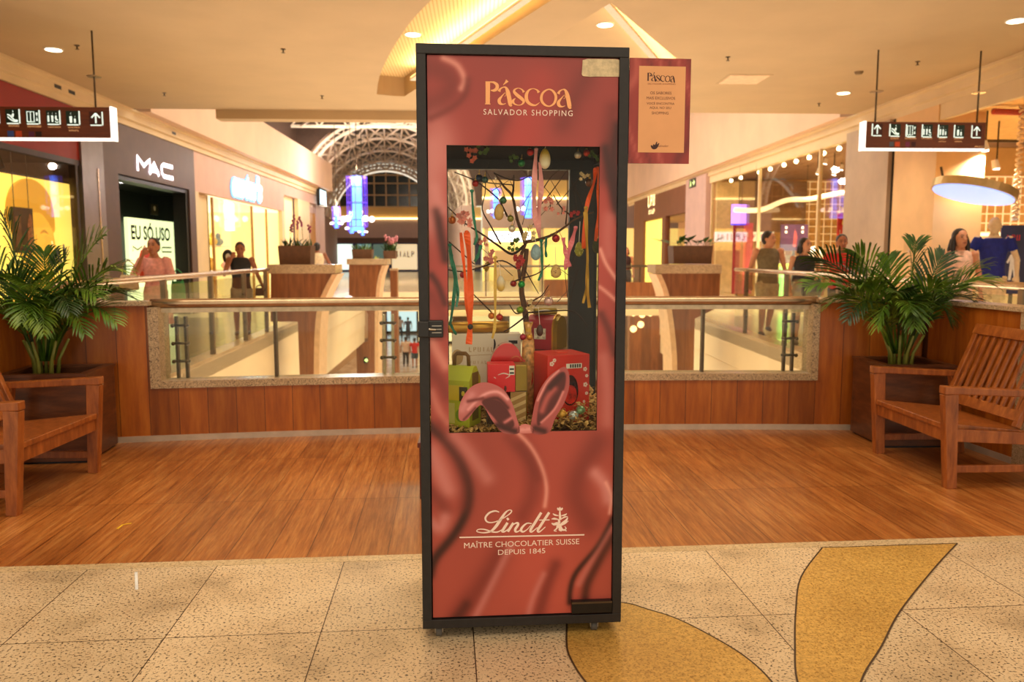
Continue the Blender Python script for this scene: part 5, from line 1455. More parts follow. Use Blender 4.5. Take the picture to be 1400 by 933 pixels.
# --- last shop on the left
L4 = E('plain_shopfront', 'plain cream shopfront with brown door at the far left end', 'shopfront', (-7, 33, 0))
wp(MB().box(-7.12, -6.98, 29.3, 36.8, 3.6, 3.97), 'fascia', MC, L4); wp(MB().box(-7.12, -6.98, 31.5, 33.6, 0, 3.6), 'pier', CREAM, L4); wp(MB().box(-7.12, -6.98, 34.9, 36.8, 0, 3.6), 'pier', mat('mauve_wall', (190, 160, 150)), L4)
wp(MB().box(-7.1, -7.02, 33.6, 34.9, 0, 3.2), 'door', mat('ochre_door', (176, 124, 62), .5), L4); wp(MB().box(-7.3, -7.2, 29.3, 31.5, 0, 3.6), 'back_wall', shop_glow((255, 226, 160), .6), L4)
o = E('hanging_screen', 'small cyan-white lit screen sign beyond the cream shop', 'sign', (-6.75, 35.2, 3.55), PI/2); MB().box(-.6, .9, 0, .12, 0, .75).build('screen_case', BLACK, o); MB().box(-.5, .8, -.006, 0, .08, .67).build('screen', glow('screen_cyan', (190, 236, 255), 2.2), o); MB().tube([(.1, .06, .75), (.1, .06, 1.0)], .03, 8).build('bracket', DSTEEL, o)
# cove lamps on top of the left cornice
# --- big glass shop on the right
R2 = E('glass_shopfront', 'large glass shopfront with a row of bulbs on the right', 'shopfront', (7.9, 22, 0))
wp(MB().box(7.84, 8.0, 16.9, 27.2, 3.86, 3.98), 'head_frame', CREAM, R2); wp(MB().box(7.84, 8.0, 16.9, 27.2, 0, .1), 'sill', CREAM, R2)
for Y in (18.4, 22.4, 27.0): wp(MB().box(7.86, 7.94, Y, Y+.06, .1, 3.86), 'mullion', CREAM, R2)
wp(MB().box(7.885, 7.9, 16.9, 27.0, .1, 3.86), 'shop_window', SHOPGLASS, R2)
wp(MB().box(8.0, 13.4, 27.0, 27.2, 0, 4), 'end_wall', mat('shop_gold_wall', (226, 176, 106), .6, 0, .04, 1.5), R2)
wp(MB().box(8.0, 8.75, 26.8, 27.0, 0, 3.86), 'cream_panel', mat('cream_slat_panel', (240, 212, 160), .6), R2)
wp(MB().box(8.0, 13.4, 17.0, 27.2, 3.98, 4.05), 'inner_ceiling', mat('shop_brown_ceiling', (150, 112, 84), .7), R2)
wp(MB().box(8.0, 13.4, 17.0, 27.2, -.2, .003), 'shop_floor', mat('shop_floor_cream', (236, 220, 176)), R2)
wp(MB().box(8.8, 11.0, 26.7, 26.8, 2.2, 3.9), 'taupe_panel', mat('shop_taupe_wall', (160, 122, 92)), R2)
def grid_panel(label, x0, x1, Y, z0, z1, st):
    o = E('grid_panel', label, 'grid panel', ((x0+x1)/2, Y, z0))
    b = MB(); n = int((x1-x0)/st)
    for i in range(n+1): x = x0+(x1-x0)*i/n; b.box(x-.013, x+.013, Y-.02, Y, z0, z1)
    m_ = int((z1-z0)/st)
    for i in range(m_+1): z = z0+(z1-z0)*i/m_; b.box(x0, x1, Y-.04, Y-.02, z-.013, z+.013)
    wp(b, 'wire_grid', glow('grid_glow', (255, 226, 170), .55), o); wp(MB().box(x0-.02, x1+.02, Y, Y+.03, z0-.03, z0), 'rail', WHITE, o)  # grid wires glow faintly by themselves to look brighter lit
grid_panel('white wire grid on the end wall of the glass shop', 10.4, 13.3, 26.9, 1.4, 3.9, .245)
for i, px in enumerate((1000, 1013, 1038, 1053, 1071.6, 1088, 1105.6, 1125, 1146, 1166)):
    Y = pX(px, 235, 8.06).y
    o = E('bulb', 'round bulb in the row above the shop glass, %s from the far end' % ORD[i], 'bulb', (8.06, Y, 3.80), 0, 'bulbs above the glass shop')
    MB().ball((0, 0, 0), .055, 10, 7).build('globe', glow('bulb_glow', (255, 236, 190), 14), o, True); MB().tube([(0, 0, .05), (0, 0, .12)], .03, 8).build('socket', DSTEEL, o)
# light ribbon, posters, balls, mannequin heads
o = E('light_ribbon', 'wavy white light ribbon hanging in the glass shop', 'light ribbon', (9.6, 23, 3.0))
q = smooth([pY(px, py, 22.6)-Vector(o.location) for px, py in ((1004, 287), (1040, 287), (1075, 274), (1110, 272), (1150, 264), (1172, 266))], 5)
MB().tube(q, .07, 8).build('ribbon_tube', shop_glow((255, 230, 180), 1.0), o, True)
for i in (4, 14, 22): MB().tube([q[i], (q[i].x, q[i].y, .98)], .008, 5).build('hanger', DSTEEL, o)
def poster(label, Y, px0, py0, px1, py1, m, deco=None, name='poster_board', stand=True):
    a, c = pY(px0, py0, Y), pY(px1, py1, Y)
    o = E(name, label, 'poster', ((a.x+c.x)/2, Y, 0 if stand else c.z)); hw = (c.x-a.x)/2; lz = -o.location.z
    MB().box(-hw, hw, 0, .04, c.z+lz, a.z+lz).build('board', m, o)
    if stand:
        if c.z > .05: MB().box(-.03, .03, .01, .04, 0.02, c.z).build('stand', DSTEEL, o)
        MB().box(-.18, .18, -.12, .15, 0, .02).build('foot', DSTEEL, o)
    return o, hw, a.z+lz, c.z+lz
RED = mat('poster_red', (196, 30, 34), .5, 0, .05); PINK = mat('poster_pink', (226, 70, 96), .5, 0, .05); PURP = mat('poster_purple', (66, 36, 62), .4, 0, .12, 3)
o, hw, zt, zb = poster('dark red poster at the left of the glass shop', 24.5, 1003, 308, 1014, 402, mat('poster_maroon', (140, 24, 34), .5)); MB().flat([(-hw*.6, zt-.75), (hw*.6, zt-.75), (hw*.4, zt-.45), (0, zt-.3), (-hw*.5, zt-.5)], -.004).build('print', RED, o)
o, hw, zt, zb = poster('pink poster beside the dark red one in the glass shop', 25.2, 1014, 305, 1027, 402, PINK); b = MB(); [letters_glyph(b, -hw*.8+i*.07, zt-.42, .05, .12, i, .015, -.004) for i in range(3)]; b.build('lettering', WHITE, o)
o = E('ceiling_banner', 'violet-white glowing banner over the red posters', 'banner', pY(1010, 308, 24)); MB().box(-.22, .22, 0, .05, .02, .62).build('lit_panel', glow('violet_glow', (176, 130, 255), 1.6), o); MB().box(-.22, .22, -.01, .06, 0, .04).build('base_rail', glow('blue_glow', (60, 50, 220), 1.0), o); MB().tube([(0, .02, .62), (0, .02, 2.75-.35)], .01, 6).build('hanger', DSTEEL, o)
o = E('lettered_band', 'white band with unreadable letters in the glass shop', 'sign', pY(1042, 330, 25.6)); MB().box(-.38, .38, 0, .04, 0, .30).build('board', shop_glow((255, 240, 210), .8), o); b = MB(); [letters_glyph(b, -.3+i*.12, .08, .08, .14, i+1, .025, -.005) for i in range(5)]; b.build('lettering', mat('pink_print', (216, 120, 110), .5, 0, 0), o); MB().box(-.02, .02, .01, .03, -.9-.0, 0).build('support', WHITE, o)
o, hw, zt, zb = poster('dark purple poster board behind the man in the sleeveless shirt', 21.5, 1068, 307, 1104, 343, PURP); b = MB().flat([(-hw*.1, zt-.6), (hw*.15, zt-.6), (hw*.2, zt-.3), (0, zt-.12)], -.004); b.build('print', mat('poster_rose', (150, 60, 62), .5), o)
b = MB()
for sx_ in (-.7, .5):
    for k in range(2): b.box(hw*sx_, hw*sx_+.06, -.006, -.002, zt-.12-.12*k, zt-.05-.12*k)
b.build('white_marks', WHITE, o)
o, hw, zt, zb = poster('red poster with a yellow ball on top right of the glass shop', 18.6, 1146, 292, 1166, 338, RED); b = MB(); [letters_glyph(b, -hw*.7+i*.075, zt-.48, .05, .10, i, .016, -.004) for i in range(3)]; b.build('lettering', WHITE, o); MB().ball((0, -.05, zt-.22), .11, 12, 8).build('yellow_ball', mat('ball_yellow', (230, 200, 40), .4), o, True)
o = E('lit_pillar', 'slim green-white glowing pillar inside the shop glass', 'lit pillar', (8.22, 21.2, 0)); MB().box(-.12, .12, -.08, .08, 0, 1.12).build('tube', glow('green_glow', (150, 255, 130), 1.6), o); MB().box(-.14, .14, -.1, .1, 1.12, 1.2).build('cap', glow('lime_glow', (220, 240, 60), 1.2), o)
FACEW = mat('mannequin_white', (238, 224, 200), .5)
for i in range(4):
    o = E('skull_ball', 'white display head stacked in the glass shop, %s from the floor' % ORD[i], 'display head', (8.22, 22.9, .16+.32*i)); MB().ball((0, 0, 0), (.14, .14, .16), 12, 8).build('head', FACEW, o, True); b = MB(); [b.ball((s_*.05, -.125, .02), .03, 6, 5) for s_ in (-1, 1)]; b.build('eye_sockets', mat('dark_print', (60, 36, 34), .6), o, True); MB().box(-.06, .06, -.15, -.11, -.10, -.07).build('red_band', RED, o)
o = E('display_globe', 'pale round display head behind the purple poster', 'display head', pY(1114, 333, 20.5)); MB().ball((0, 0, .2), (.24, .2, .26), 12, 9).build('head', FACEW, o, True); MB().loft([(0, 0, -1.15, .16, .14), (0, 0, -.3, .3, .16), (0, 0, -.08, .26, .14), (0, 0, 0, .06, .06)], 12).build('torso', mat('blue_top', (44, 70, 104), .7), o, True); o.location.z = 1.20; MB().tube([(0, 0, -1.2), (0, 0, -1.1)], [.2, .04], 12).build('stand', WHITE, o)
o = E('wall_shelf', 'long lit white shelf on the end wall of the glass shop', 'shelf', (11.5, 26.6, 1.1)); MB().box(-1.8, 1.8, -.15, .25, 0, .05).build('board', shop_glow((255, 236, 190), .9), o); b = MB(); MB().box(-1.8, 1.8, .2, .25, -1.1, 0).build('panel', CREAM, o)
for i in range(7):
    q = E('shelf_box', 'small box on the lit shelf in the glass shop, %s from the left' % ORD[i], 'box', (10.0+i*.45, 26.6, 1.151), 0, 'boxes on the lit shelf'); MB().box(-.09, .09, -.07, .07, 0, .24+.05*(i % 3)).build('carton', mat('carton_%d' % i, [(190, 90, 60), (220, 200, 160), (110, 90, 60), (200, 150, 80), (80, 70, 90), (230, 220, 200), (170, 60, 50)][i], .6), q); MB().box(-.07, .07, -.073, -.07, .05, .12).build('carton_print', WHITE, q)
for i, (px, py, Y) in enumerate(((1118, 238, 20), (1140, 239, 20), (1150, 232, 22), (1128, 224, 21))):
    o = E('ceiling_spot', 'white ceiling spotlight in the glass shop, %s from the left' % ['first', 'third', 'fourth', 'second'][i], 'spotlight', pY(px, py, Y)); MB().tube([(0, 0, 0), (0, 0, 3.98-o.location.z)], .015, 6).build('stem', DSTEEL, o); MB().tube([(0, 0, 0), (.02, -.03, .14)], [.06, .045], 10).build('spot_head', WHITE, o); MB().tube([(-.003, .004, -.012), (0, 0, 0)], .05, 10).build('lens', glow('spot_lens', (255, 250, 240)), o); spot_lamp(o, 750)
# --- pillars at the corner between the two right shops
o = MB().box(7.78, 8.7, 15.12, 16.9, 0, 3.98).build('wall_right', mat('grey_pillar', (186, 160, 134), .55, 0, .04, 2)); struct(o, 'grey pillar between the two right shops', 'pillar')
o = MB().box(7.84, 8.7, 13.6, 15.0, 0, 3.98).build('wall_right', mat('beige_pillar', (232, 188, 130), .55, 0, .03, 2)); struct(o, 'beige pillar beside the open sports shop', 'pillar')
o = MB().box(7.86, 8.6, 15.0, 15.12, 0, 3.98).build('trim_8', BLACK); struct(o, 'black joint between the two pillars', 'joint')
o = E('pillar_box', 'small flush panel low on the beige pillar', 'panel', (7.835, 14.3, 1.5), -PI/2); MB().box(-.2, .2, 0, .006, -.2, .2).build('plate', mat('beige_plate', (214, 170, 112), .5), o); MB().box(-.03, .03, -.01, 0, -.02, .02).build('lock', STEEL, o)
# --- open sports shop
R1 = E('open_shopfront', 'open sports shop at the right edge of the photo', 'shopfront', (7.9, 10, 0))
wp(MB().box(7.9, 13.4, 5.2, 16.9, 3.86, 3.96), 'soffit', mat('shop_soffit', (226, 180, 110), .6), R1)
wp(MB().box(7.86, 7.96, 5.2, 13.6, 3.72, 3.98), 'head_frame', CREAM, R1)
wp(MB().box(7.95, 13.4, 5.2, 16.98, -.2, .003), 'shop_floor', mat('shop_floor_cream', (236, 220, 176)), R1)
wp(MB().box(9.4, 13.4, 18, 18.1, 0, 3.86), 'end_wall', mat('shop_gold_wall', (226, 176, 106)), R1)
wp(MB().box(8.8, 9.4, 16.9, 18.1, 0, 3.86), 'return_wall', mat('beige_pillar', (232, 188, 130)), R1)
grid_panel('white wire grid on the end wall of the sports shop', 9.7, 13.3, 17.95, 1.95, 3.2, .185)
o = E('duct', 'red sprinkler pipe under the sports shop ceiling', 'pipe', (10.8, 13, 3.7)); MB().tube([(-2.4, 0, .06), (2.4, 0.6, .06)], .05, 8).build('pipe', mat('pipe_red', (176, 60, 36), .5), o, True); MB().tube([(0, .3, .06), (0, .3, .16)], .02, 6).build('hanger', DSTEEL, o)
o = E('ceiling_rail', 'grey lighting rail under the sports shop ceiling', 'lighting rail', (10.6, 15, 3.55)); MB().box(-2.2, 2.2, -.03, .03, 0, .05).build('rail', DSTEEL, o); b = MB(); MB().tube([(0, 0, .05), (0, 0, .31)], .015, 6).build('hanger', DSTEEL, o)
for i, (px, py, Y) in enumerate(((1315, 224, 14.5), (1341, 236, 16), (1362, 231, 14.5), (1347, 206, 13.5))):
    o = E('track_spot', 'white spotlight in the sports shop, %s' % ['leftmost', 'small middle one', 'rightmost', 'topmost beside the direction sign'][i], 'spotlight', pY(px, py, Y)); MB().tube([(0, 0, 0), (0, 0, 3.86-o.location.z)], .015, 6).build('stem', DSTEEL, o); MB().tube([(0, 0, 0), (-.03, .02, .16)], [.07, .055], 10).build('spot_head', WHITE, o); MB().tube([(0, 0, -.012), (0, 0, 0)], .055, 10).build('lens', glow('spot_lens', (255, 250, 240)), o); spot_lamp(o, 520)
DL = E('disc_lamp', 'big tilted disc lamp glowing blue-white in the sports shop', 'lamp', pY(1330, 266, 12.85)); DL.rotation_euler = (R(-2), R(15), 0)
MB().tube([(0, 0, .0), (0, 0, .13)], .63, 40).build('drum', mat('drum_gold', (214, 186, 130), .35, .5, .04), DL, False); MB().tube([(0, 0, -.015), (0, 0, 0)], .60, 40).build('diffuser', glow('blue_white_glow', (150, 176, 255), 1.25), DL)
MB().tube([(-.55, .05, .17), (-.62, .05, .3)], .02, 6).build('clip', DSTEEL, DL)
o = E('spiral_cable', 'thick white spiral tube hanging right of the disc lamp', 'cable', pY(1388, 300, 13)); zz = 3.85-o.location.z
MB().tube([(.04*math.cos(t*.9), .04*math.sin(t*.9), zz*t/150) for t in range(151)], .022, 5).build('coil', mat('coil_cream', (236, 208, 168), .5), o, True); MB().tube([(0, 0, -.02), (0, 0, .02)], .05, 10).build('end_cap', WHITE, o)
o, hw, zt, zb = poster('dark blue poster board with white figure beside the blue mannequin', 13.1, 1372, 308, 1398, 402, mat('poster_navy', (36, 32, 70), .4, 0, .2, 4)); o.rotation_euler = (0, 0, R(-18)); b = MB(); [letters_glyph(b, -hw*.5+i*.07, zt-.25, .05, .09, i, .018, -.004) for i in range(3)]; b.build('lettering', RED, o); MB().flat([(-.06, zt-.92), (-.02, zt-.92), (.0, zt-.72), (.03, zt-.92), (.07, zt-.92), (.06, zt-.66), (.11, zt-.6), (.09, zt-.52), (.05, zt-.5), (.035, zt-.44), (.03, zt-.38), (-.01, zt-.38), (-.015, zt-.45), (-.05, zt-.5), (-.10, zt-.62), (-.07, zt-.64), (-.045, zt-.58)], -.004).build('print', WHITE, o)
sh = E('clothes_shelf', 'lit white shelf with folded clothes in the sports shop', 'shelf', (11.3, 17.6, 0))
MB().box(-1.7, 1.7, -.2, .3, 1.86, 1.92).build('board', shop_glow((255, 240, 200), 1.2), sh); MB().box(-1.7, 1.7, -.2, .3, 1.2, 1.25).build('board', CREAM, sh); MB().box(-1.7, 1.7, .25, .3, 0, 1.86).build('panel', CREAM, sh)
for i in range(8):
    c = [(226, 210, 180), (180, 60, 60), (110, 70, 60), (220, 180, 150), (200, 200, 190), (90, 60, 90), (230, 190, 60), (170, 120, 110)][i]
    q = E('folded_clothes', 'folded clothes stack on the sports shop shelf, %s from the left' % ORD[i], 'clothes', (9.8+i*.4, 17.55, 1.251), 0, 'folded clothes on the sports shop shelf'); MB().box(-.15, .15, -.12, .12, 0, .12).build('stack', mat('cloth_%d' % i, c, .8), q, bevel=.02); MB().box(-.14, .14, -.12, .12, .125, .2).build('top_garment', mat('cloth_%d' % ((i+3) % 8), (200, 180, 160), .8), q, bevel=.02)
# --- brown shop at the far right, mauve column with exit sign
R3 = E('brown_shopfront', 'brown shopfront with golden lit panel beyond the right pylon', 'shopfront', (7.9, 35, 0))
BR = mat('brown_shop_wall', (128, 76, 46), .6, 0, .04, 2)
wp(MB().box(7.8, 8.0, 29.85, 40.2, 3.05, 4.15), 'fascia', BR, R3); wp(MB().box(7.8, 8.0, 37.8, 40.2, 0, 3.05), 'jamb', BR, R3); wp(MB().box(7.8, 8.0, 33.4, 34.0, 0, 3.05), 'jamb', BR, R3)
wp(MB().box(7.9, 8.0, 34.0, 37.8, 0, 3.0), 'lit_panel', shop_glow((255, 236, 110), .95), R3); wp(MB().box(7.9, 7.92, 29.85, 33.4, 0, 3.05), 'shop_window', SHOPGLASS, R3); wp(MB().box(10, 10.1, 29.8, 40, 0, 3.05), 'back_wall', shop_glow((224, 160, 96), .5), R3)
wp(MB().box(8.0, 10, 29.8, 40, 3.05, 3.1), 'inner_ceiling', CREAM, R3)
s4 = E('lit_shop_sign', 'small two-line yellow-white lit sign on the brown shopfront', 'sign', (7.76, 35.9, 3.3), -PI/2)
b = MB(); [letters_glyph(b, -.75+i*.5, .36, .34, .45, i, .12, 0) for i in range(3)]; b.build('lettering', glow('yellow_white_glow', (255, 236, 170), 2.2), s4); b = MB(); [letters_glyph(b, -.6+i*.25, 0, .16, .18, i+2, .06, 0) for i in range(5)]; b.build('lettering', glow('yellow_white_glow', (255, 236, 170)), s4)
o = MB().box(7.72, 7.95, 27.2, 29.85, 0, 4.2).build('wall_right', mat('mauve_column', (202, 166, 156), .6, 0, .03, 2)); struct(o, 'mauve column left of the glass shop', 'column')
o = E('exit_sign', 'small dark green exit sign with arrow on the mauve column', 'exit sign', (7.70, 28.9, 3.86), -PI/2); MB().box(-.42, .42, 0, .02, 0, .32).build('plate', mat('exit_dark', (24, 32, 20), .4, 0, 0), o); b = MB().ribbon([(.06, .16, .05), (.3, .16, .05)], -.004, False, 0).ribbon([(.2, .25, .05), (.32, .16, .05), (.2, .07, .05)], -.004, False, 0); b.build('arrow', glow('exit_glow', (220, 240, 160), 1.5), o); b = MB().ribbon([(-.22, .26, .06), (-.2, .16, .08), (-.28, .05, .04)], -.004, False, 0).ribbon([(-.2, .16, .05), (-.12, .05, .04)], -.004, False, 0); b.build('pictogram', glow('exit_glow', (220, 240, 160)), o)

# --- far shops under the end walls
F1 = E('far_shopfronts', 'far row of dark blue and lit shopfronts under the arched window', 'shopfront', (-7, 70, 0))
wp(MB().box(-14, .2, 70.4, 70.5, 0, 3), 'back_wall', mat('far_dark_blue', (40, 40, 80), .5, 0, .2, 1), F1)
for x0, x1, c, e in ((-12.6, -11.0, (230, 250, 240), 1.2), (-10.6, -9.4, (120, 170, 180), .6), (-9.2, -8.0, (90, 120, 110), .5), (-7.6, -5.4, (250, 226, 180), .7), (-5.2, -4.2, (255, 246, 220), 1.2), (-3.8, -.4, (255, 230, 150), .9)):
    wp(MB().box(x0, x1, 70.3, 70.4, .2, 2.4), 'lit_window', shop_glow(c, e), F1)
b = MB(); [letters_glyph(b, -7.3+i*.36, 1.3, .26, .5, i+2, .09, 70.28) for i in range(5)]; wp(b, 'lettering', BLACK, F1)
wp(MB().box(-14, .2, 70.2, 70.4, 2.5, 2.95), 'fascia', mat('far_brown', (96, 62, 48), .6), F1)
F2 = E('far_yellow_shopfront', 'far yellow-lit shopfront with white sign behind the display case', 'shopfront', (5, 45, 0))
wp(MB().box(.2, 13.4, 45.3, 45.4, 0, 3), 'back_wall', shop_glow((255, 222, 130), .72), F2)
for x in (.3, 3.4, 6.2, 9): wp(MB().box(x, x+.25, 45.1, 45.3, 0, 2.95), 'pier', CREAM, F2)
wp(MB().box(.55, 2.9, 45.1, 45.12, 2.2, 2.75), 'sign_board', glow('white_letter_glow', (255, 246, 255)), F2); b = MB(); [letters_glyph(b, .7+i*.3, 2.3, .2, .36, i, .07, 45.09) for i in range(7)]; wp(b, 'lettering', mat('sign_grey_blue', (110, 120, 150), .5), F2)
wp(MB().box(.9, 3, 45.2, 45.28, 0, 1.7), 'lit_window', shop_glow((190, 150, 100), .5), F2); wp(MB().box(3.8, 6, 45.2, 45.28, 0, 1.9), 'lit_window', shop_glow((250, 236, 120), .9), F2)

# --- cross bridge on the right, lower hall pieces
B1 = E('cross_bridge', 'wood-sided bridge crossing the atrium behind the display case', 'bridge', (2.5, 24, 0))
wp(MB().box(-1.6, 5.6, 24, 26, -.4, 0), 'deck', mat('fascia_plaster', (232, 206, 166)), B1)
wp(MB().box(4.0, 5.5, 23.9, 24, -.1, .62), 'wood_panel', PYLW, B1); wp(MB().box(1.95, 2.75, 23.9, 24, -.1, .70), 'wood_panel', PYLW, B1)
wp(MB().box(-1.6, 5.6, 23.86, 24.0, -.16, -.06), 'lit_edge', shop_glow((255, 244, 200), 1.4), B1)
wp(MB().tube([(-1.6, 23.95, 1.1), (5.5, 23.95, 1.1)], .035, 8), 'handrail', DSTEEL, B1)
for x in (-1.5, .2, 1.9, 3.6, 4.85, 5.45): wp(MB().box(x-.02, x+.02, 23.93, 23.97, -.05, 1.08), 'post', DSTEEL, B1)
for a, c in ((-1.45, .15), (.25, 1.85), (1.95, 3.55), (3.65, 4.8)): wp(MB().box(a, c, 23.945, 23.955, .08, 1.0), 'glass_pane', CLEAR, B1)
o = MB().box(5.0, 8.0, 26.2, 26.6, -5, -.45).build('wall_right', PYLW); struct(o, 'brown wood wall under the right walkway', 'wall')
for i, (px, py) in enumerate(((866, 428), (878, 430), (889, 428), (876, 444), (866, 450))):
    o = E('globe_lamp', 'round warm globe lamp before the brown lower wall, %s' % ['left of the upper three', 'middle of the upper three', 'right of the upper three', 'lower right one', 'lower left one'][i], 'lamp', pY(px, py, 25)); MB().ball((0, 0, 0), .11, 10, 7).build('globe', glow('globe_warm', (255, 214, 150), 2.2), o, True); MB().tube([(0, 0, .1), (0, 0, -.4-o.location.z)], .008, 5).build('cord', DSTEEL, o)
o = E('lower_kiosk', 'wood-clad block with exit sign in the lower hall', 'kiosk', (pY(503, 490, 30).x, 30, -5)); MB().box(-.42, .42, 0, 1.2, 0, 3.2).build('block', PYLW, o); z0 = pY(508, 497, 29.99).z+5; MB().box(-.16, .30, -.02, 0, z0, z0+.24).build('exit_plate', mat('exit_dark', (24, 32, 20)), o); MB().ribbon([(-.1, z0+.12, .05), (.06, z0+.12, .05)], -.025, False, 0).ribbon([(-.03, z0+.18, .04), (-.11, z0+.12, .04), (-.03, z0+.06, .04)], -.025, False, 0).ribbon([(.2, z0+.05, .07), (.2, z0+.19, .07)], -.025, False, 0).build('pictogram', glow('exit_glow', (220, 240, 160)), o)
for i, (x, Y, c) in enumerate(((-3.2, 58, (255, 240, 190)), (0.5, 66, (255, 226, 160)), (3.5, 60, (255, 236, 190)), (-6.4, 66, (210, 240, 250)))):
    o = E('lower_lit_window', '%s lit shop window far in the lower hall' % ['pale yellow', 'amber', 'cream', 'pale blue'][i], 'shop window', (x, Y, -5)); MB().box(-1.2, 1.2, 0, .1, .2, 2.6).build('lit_panel', shop_glow(c, 1.0), o); MB().box(-1.3, 1.3, .02, .15, 0, 2.8).build('frame', DARKB, o)

# --- blue chandeliers
def chandelier(label, Y, px, y0, y1):
    c = pY(px, y1, Y); top = pY(px, y0, Y).z; h_ = top-c.z; r_ = h_*.16
    t = E('chandelier', label, 'chandelier', c)
    MB().tube([(0, 0, 0), (0, 0, h_)], r_*.55, 14).build('light_tube', glow('blue_core', (70, 120, 255), 5), t, True)
    for k in range(3): MB().tube([(0, 0, h_*(.2+.3*k)), (0, 0, h_*(.2+.3*k)+h_*.012)], r_*.6, 14).build('band', mat('chandelier_dark', (50, 30, 90), .5), t)
    b = MB()
    for k in range(8):
        a = 2*PI*k/8; x, y = math.cos(a)*r_*1.15, math.sin(a)*r_*1.15; b.box(x-.012*h_/2, x+.012*h_/2, y-.012, y+.012, h_*.08, h_*1.0)
    for z in (.08, .52, .98):
        b.tube([(math.cos(2*PI*k/12)*r_*1.15, math.sin(2*PI*k/12)*r_*1.15, h_*z) for k in range(13)], .012*h_/2, 5)
    b.build('cage', glow('violet_cage', (110, 70, 220), .8), t)
    for k in range(5):
        a = 2*PI*k/5+.4; q = MB().tube([(math.cos(a)*r_, math.sin(a)*r_, h_*.3), (math.cos(a)*r_*1.6, math.sin(a)*r_*1.6, h_*.25)], .02, 5).build('arm', DSTEEL, t); MB().ball((math.cos(a)*r_*1.7, math.sin(a)*r_*1.7, h_*.22), h_*.055, 8, 6).build('bulb', glow('chandelier_bulb', (255, 240, 230), 4), q, True)
    MB().tube([(0, 0, h_), (0, 0, 9.35-c.z)], .015, 5).build('rod', DSTEEL, t)
    l = bpy.data.lights.new('chandelier_lamp', 'POINT'); l.energy = 480 if px < 600 else 120; l.color = (1, .88, .74); l.shadow_soft_size = .12; lo_ = bpy.data.objects.new('chandelier_lamp', l); COL.objects.link(lo_); lo_.parent = t; lo_.location = (0, 0, h_+.35)
for lb, Y, px, y0, y1 in (('largest blue chandelier, left of the display case', 31, 489, 241, 316), ('blue chandelier at the left of the hanging group', 42, 460, 283, 312), ('blue chandelier below the largest one', 42, 481, 289, 319), ('smallest blue chandelier, right below the group', 44, 496, 300, 322),
                          ('blue chandelier seen through the left half of the case window', 33, 678, 258, 298), ('tall blue chandelier seen through the middle of the case window', 31, 722, 243, 298)):
    chandelier(lb, Y, px, y0, y1)
# ================================================================== INSIDE THE DISPLAY CASE
random.seed(21)
ZS = .752
def item(name, label, cat, x, d, z, rz=0.0, group=None):
    return E(name, label, cat, cl(x, d, z), CA+rz, group)
# --- bare branch
BARK = mat('branch_bark', (88, 58, 36), .75, 0, .25, 40)
BARKD = mat('twig_bark', (58, 36, 24), .75, 0, .25, 40)
tx, _ = cab(722, 500, .36)
tree = item('branch_tree', 'bare twig tree standing in the display case', 'branch', tx, .36, ZS)
trl = Vector(tree.location); tm_ = Matrix.Rotation(-CA, 3, 'Z')
def tl(px, py, d): return tm_@(cabw(px, py, d)-trl)
def k2(x, y): return (590+x/4.442, 190+y/4.442)
def k3(x, y): return (590+x/4.242, 390+y/4.242)
def branch(pts, r0, r1, d0, d1, m, name='branch', par=None):
    n = len(pts); P = [tl(*p, d0+(d1-d0)*i/(n-1)) for i, p in enumerate(pts)]
    q = smooth(P, 4); k = len(q)
    return MB().tube(q, [r0+(r1-r0)*i/(k-1) for i in range(k)], 7).build(name, m, par or tree, True)
P0 = tl(722, 500, .36); trunk = [Vector((0, 0, 0)), Vector((0, 0, .12))]+[tl(*p, .36) for p in ((722, 470), (720, 445), (717, 420), (713, 395), (718, 360), (720, 340))]
q = smooth(trunk, 4); MB().tube(q, [.015-.006*i/(len(q)-1) for i in range(len(q))], 8).build('trunk', BARK, tree, True)
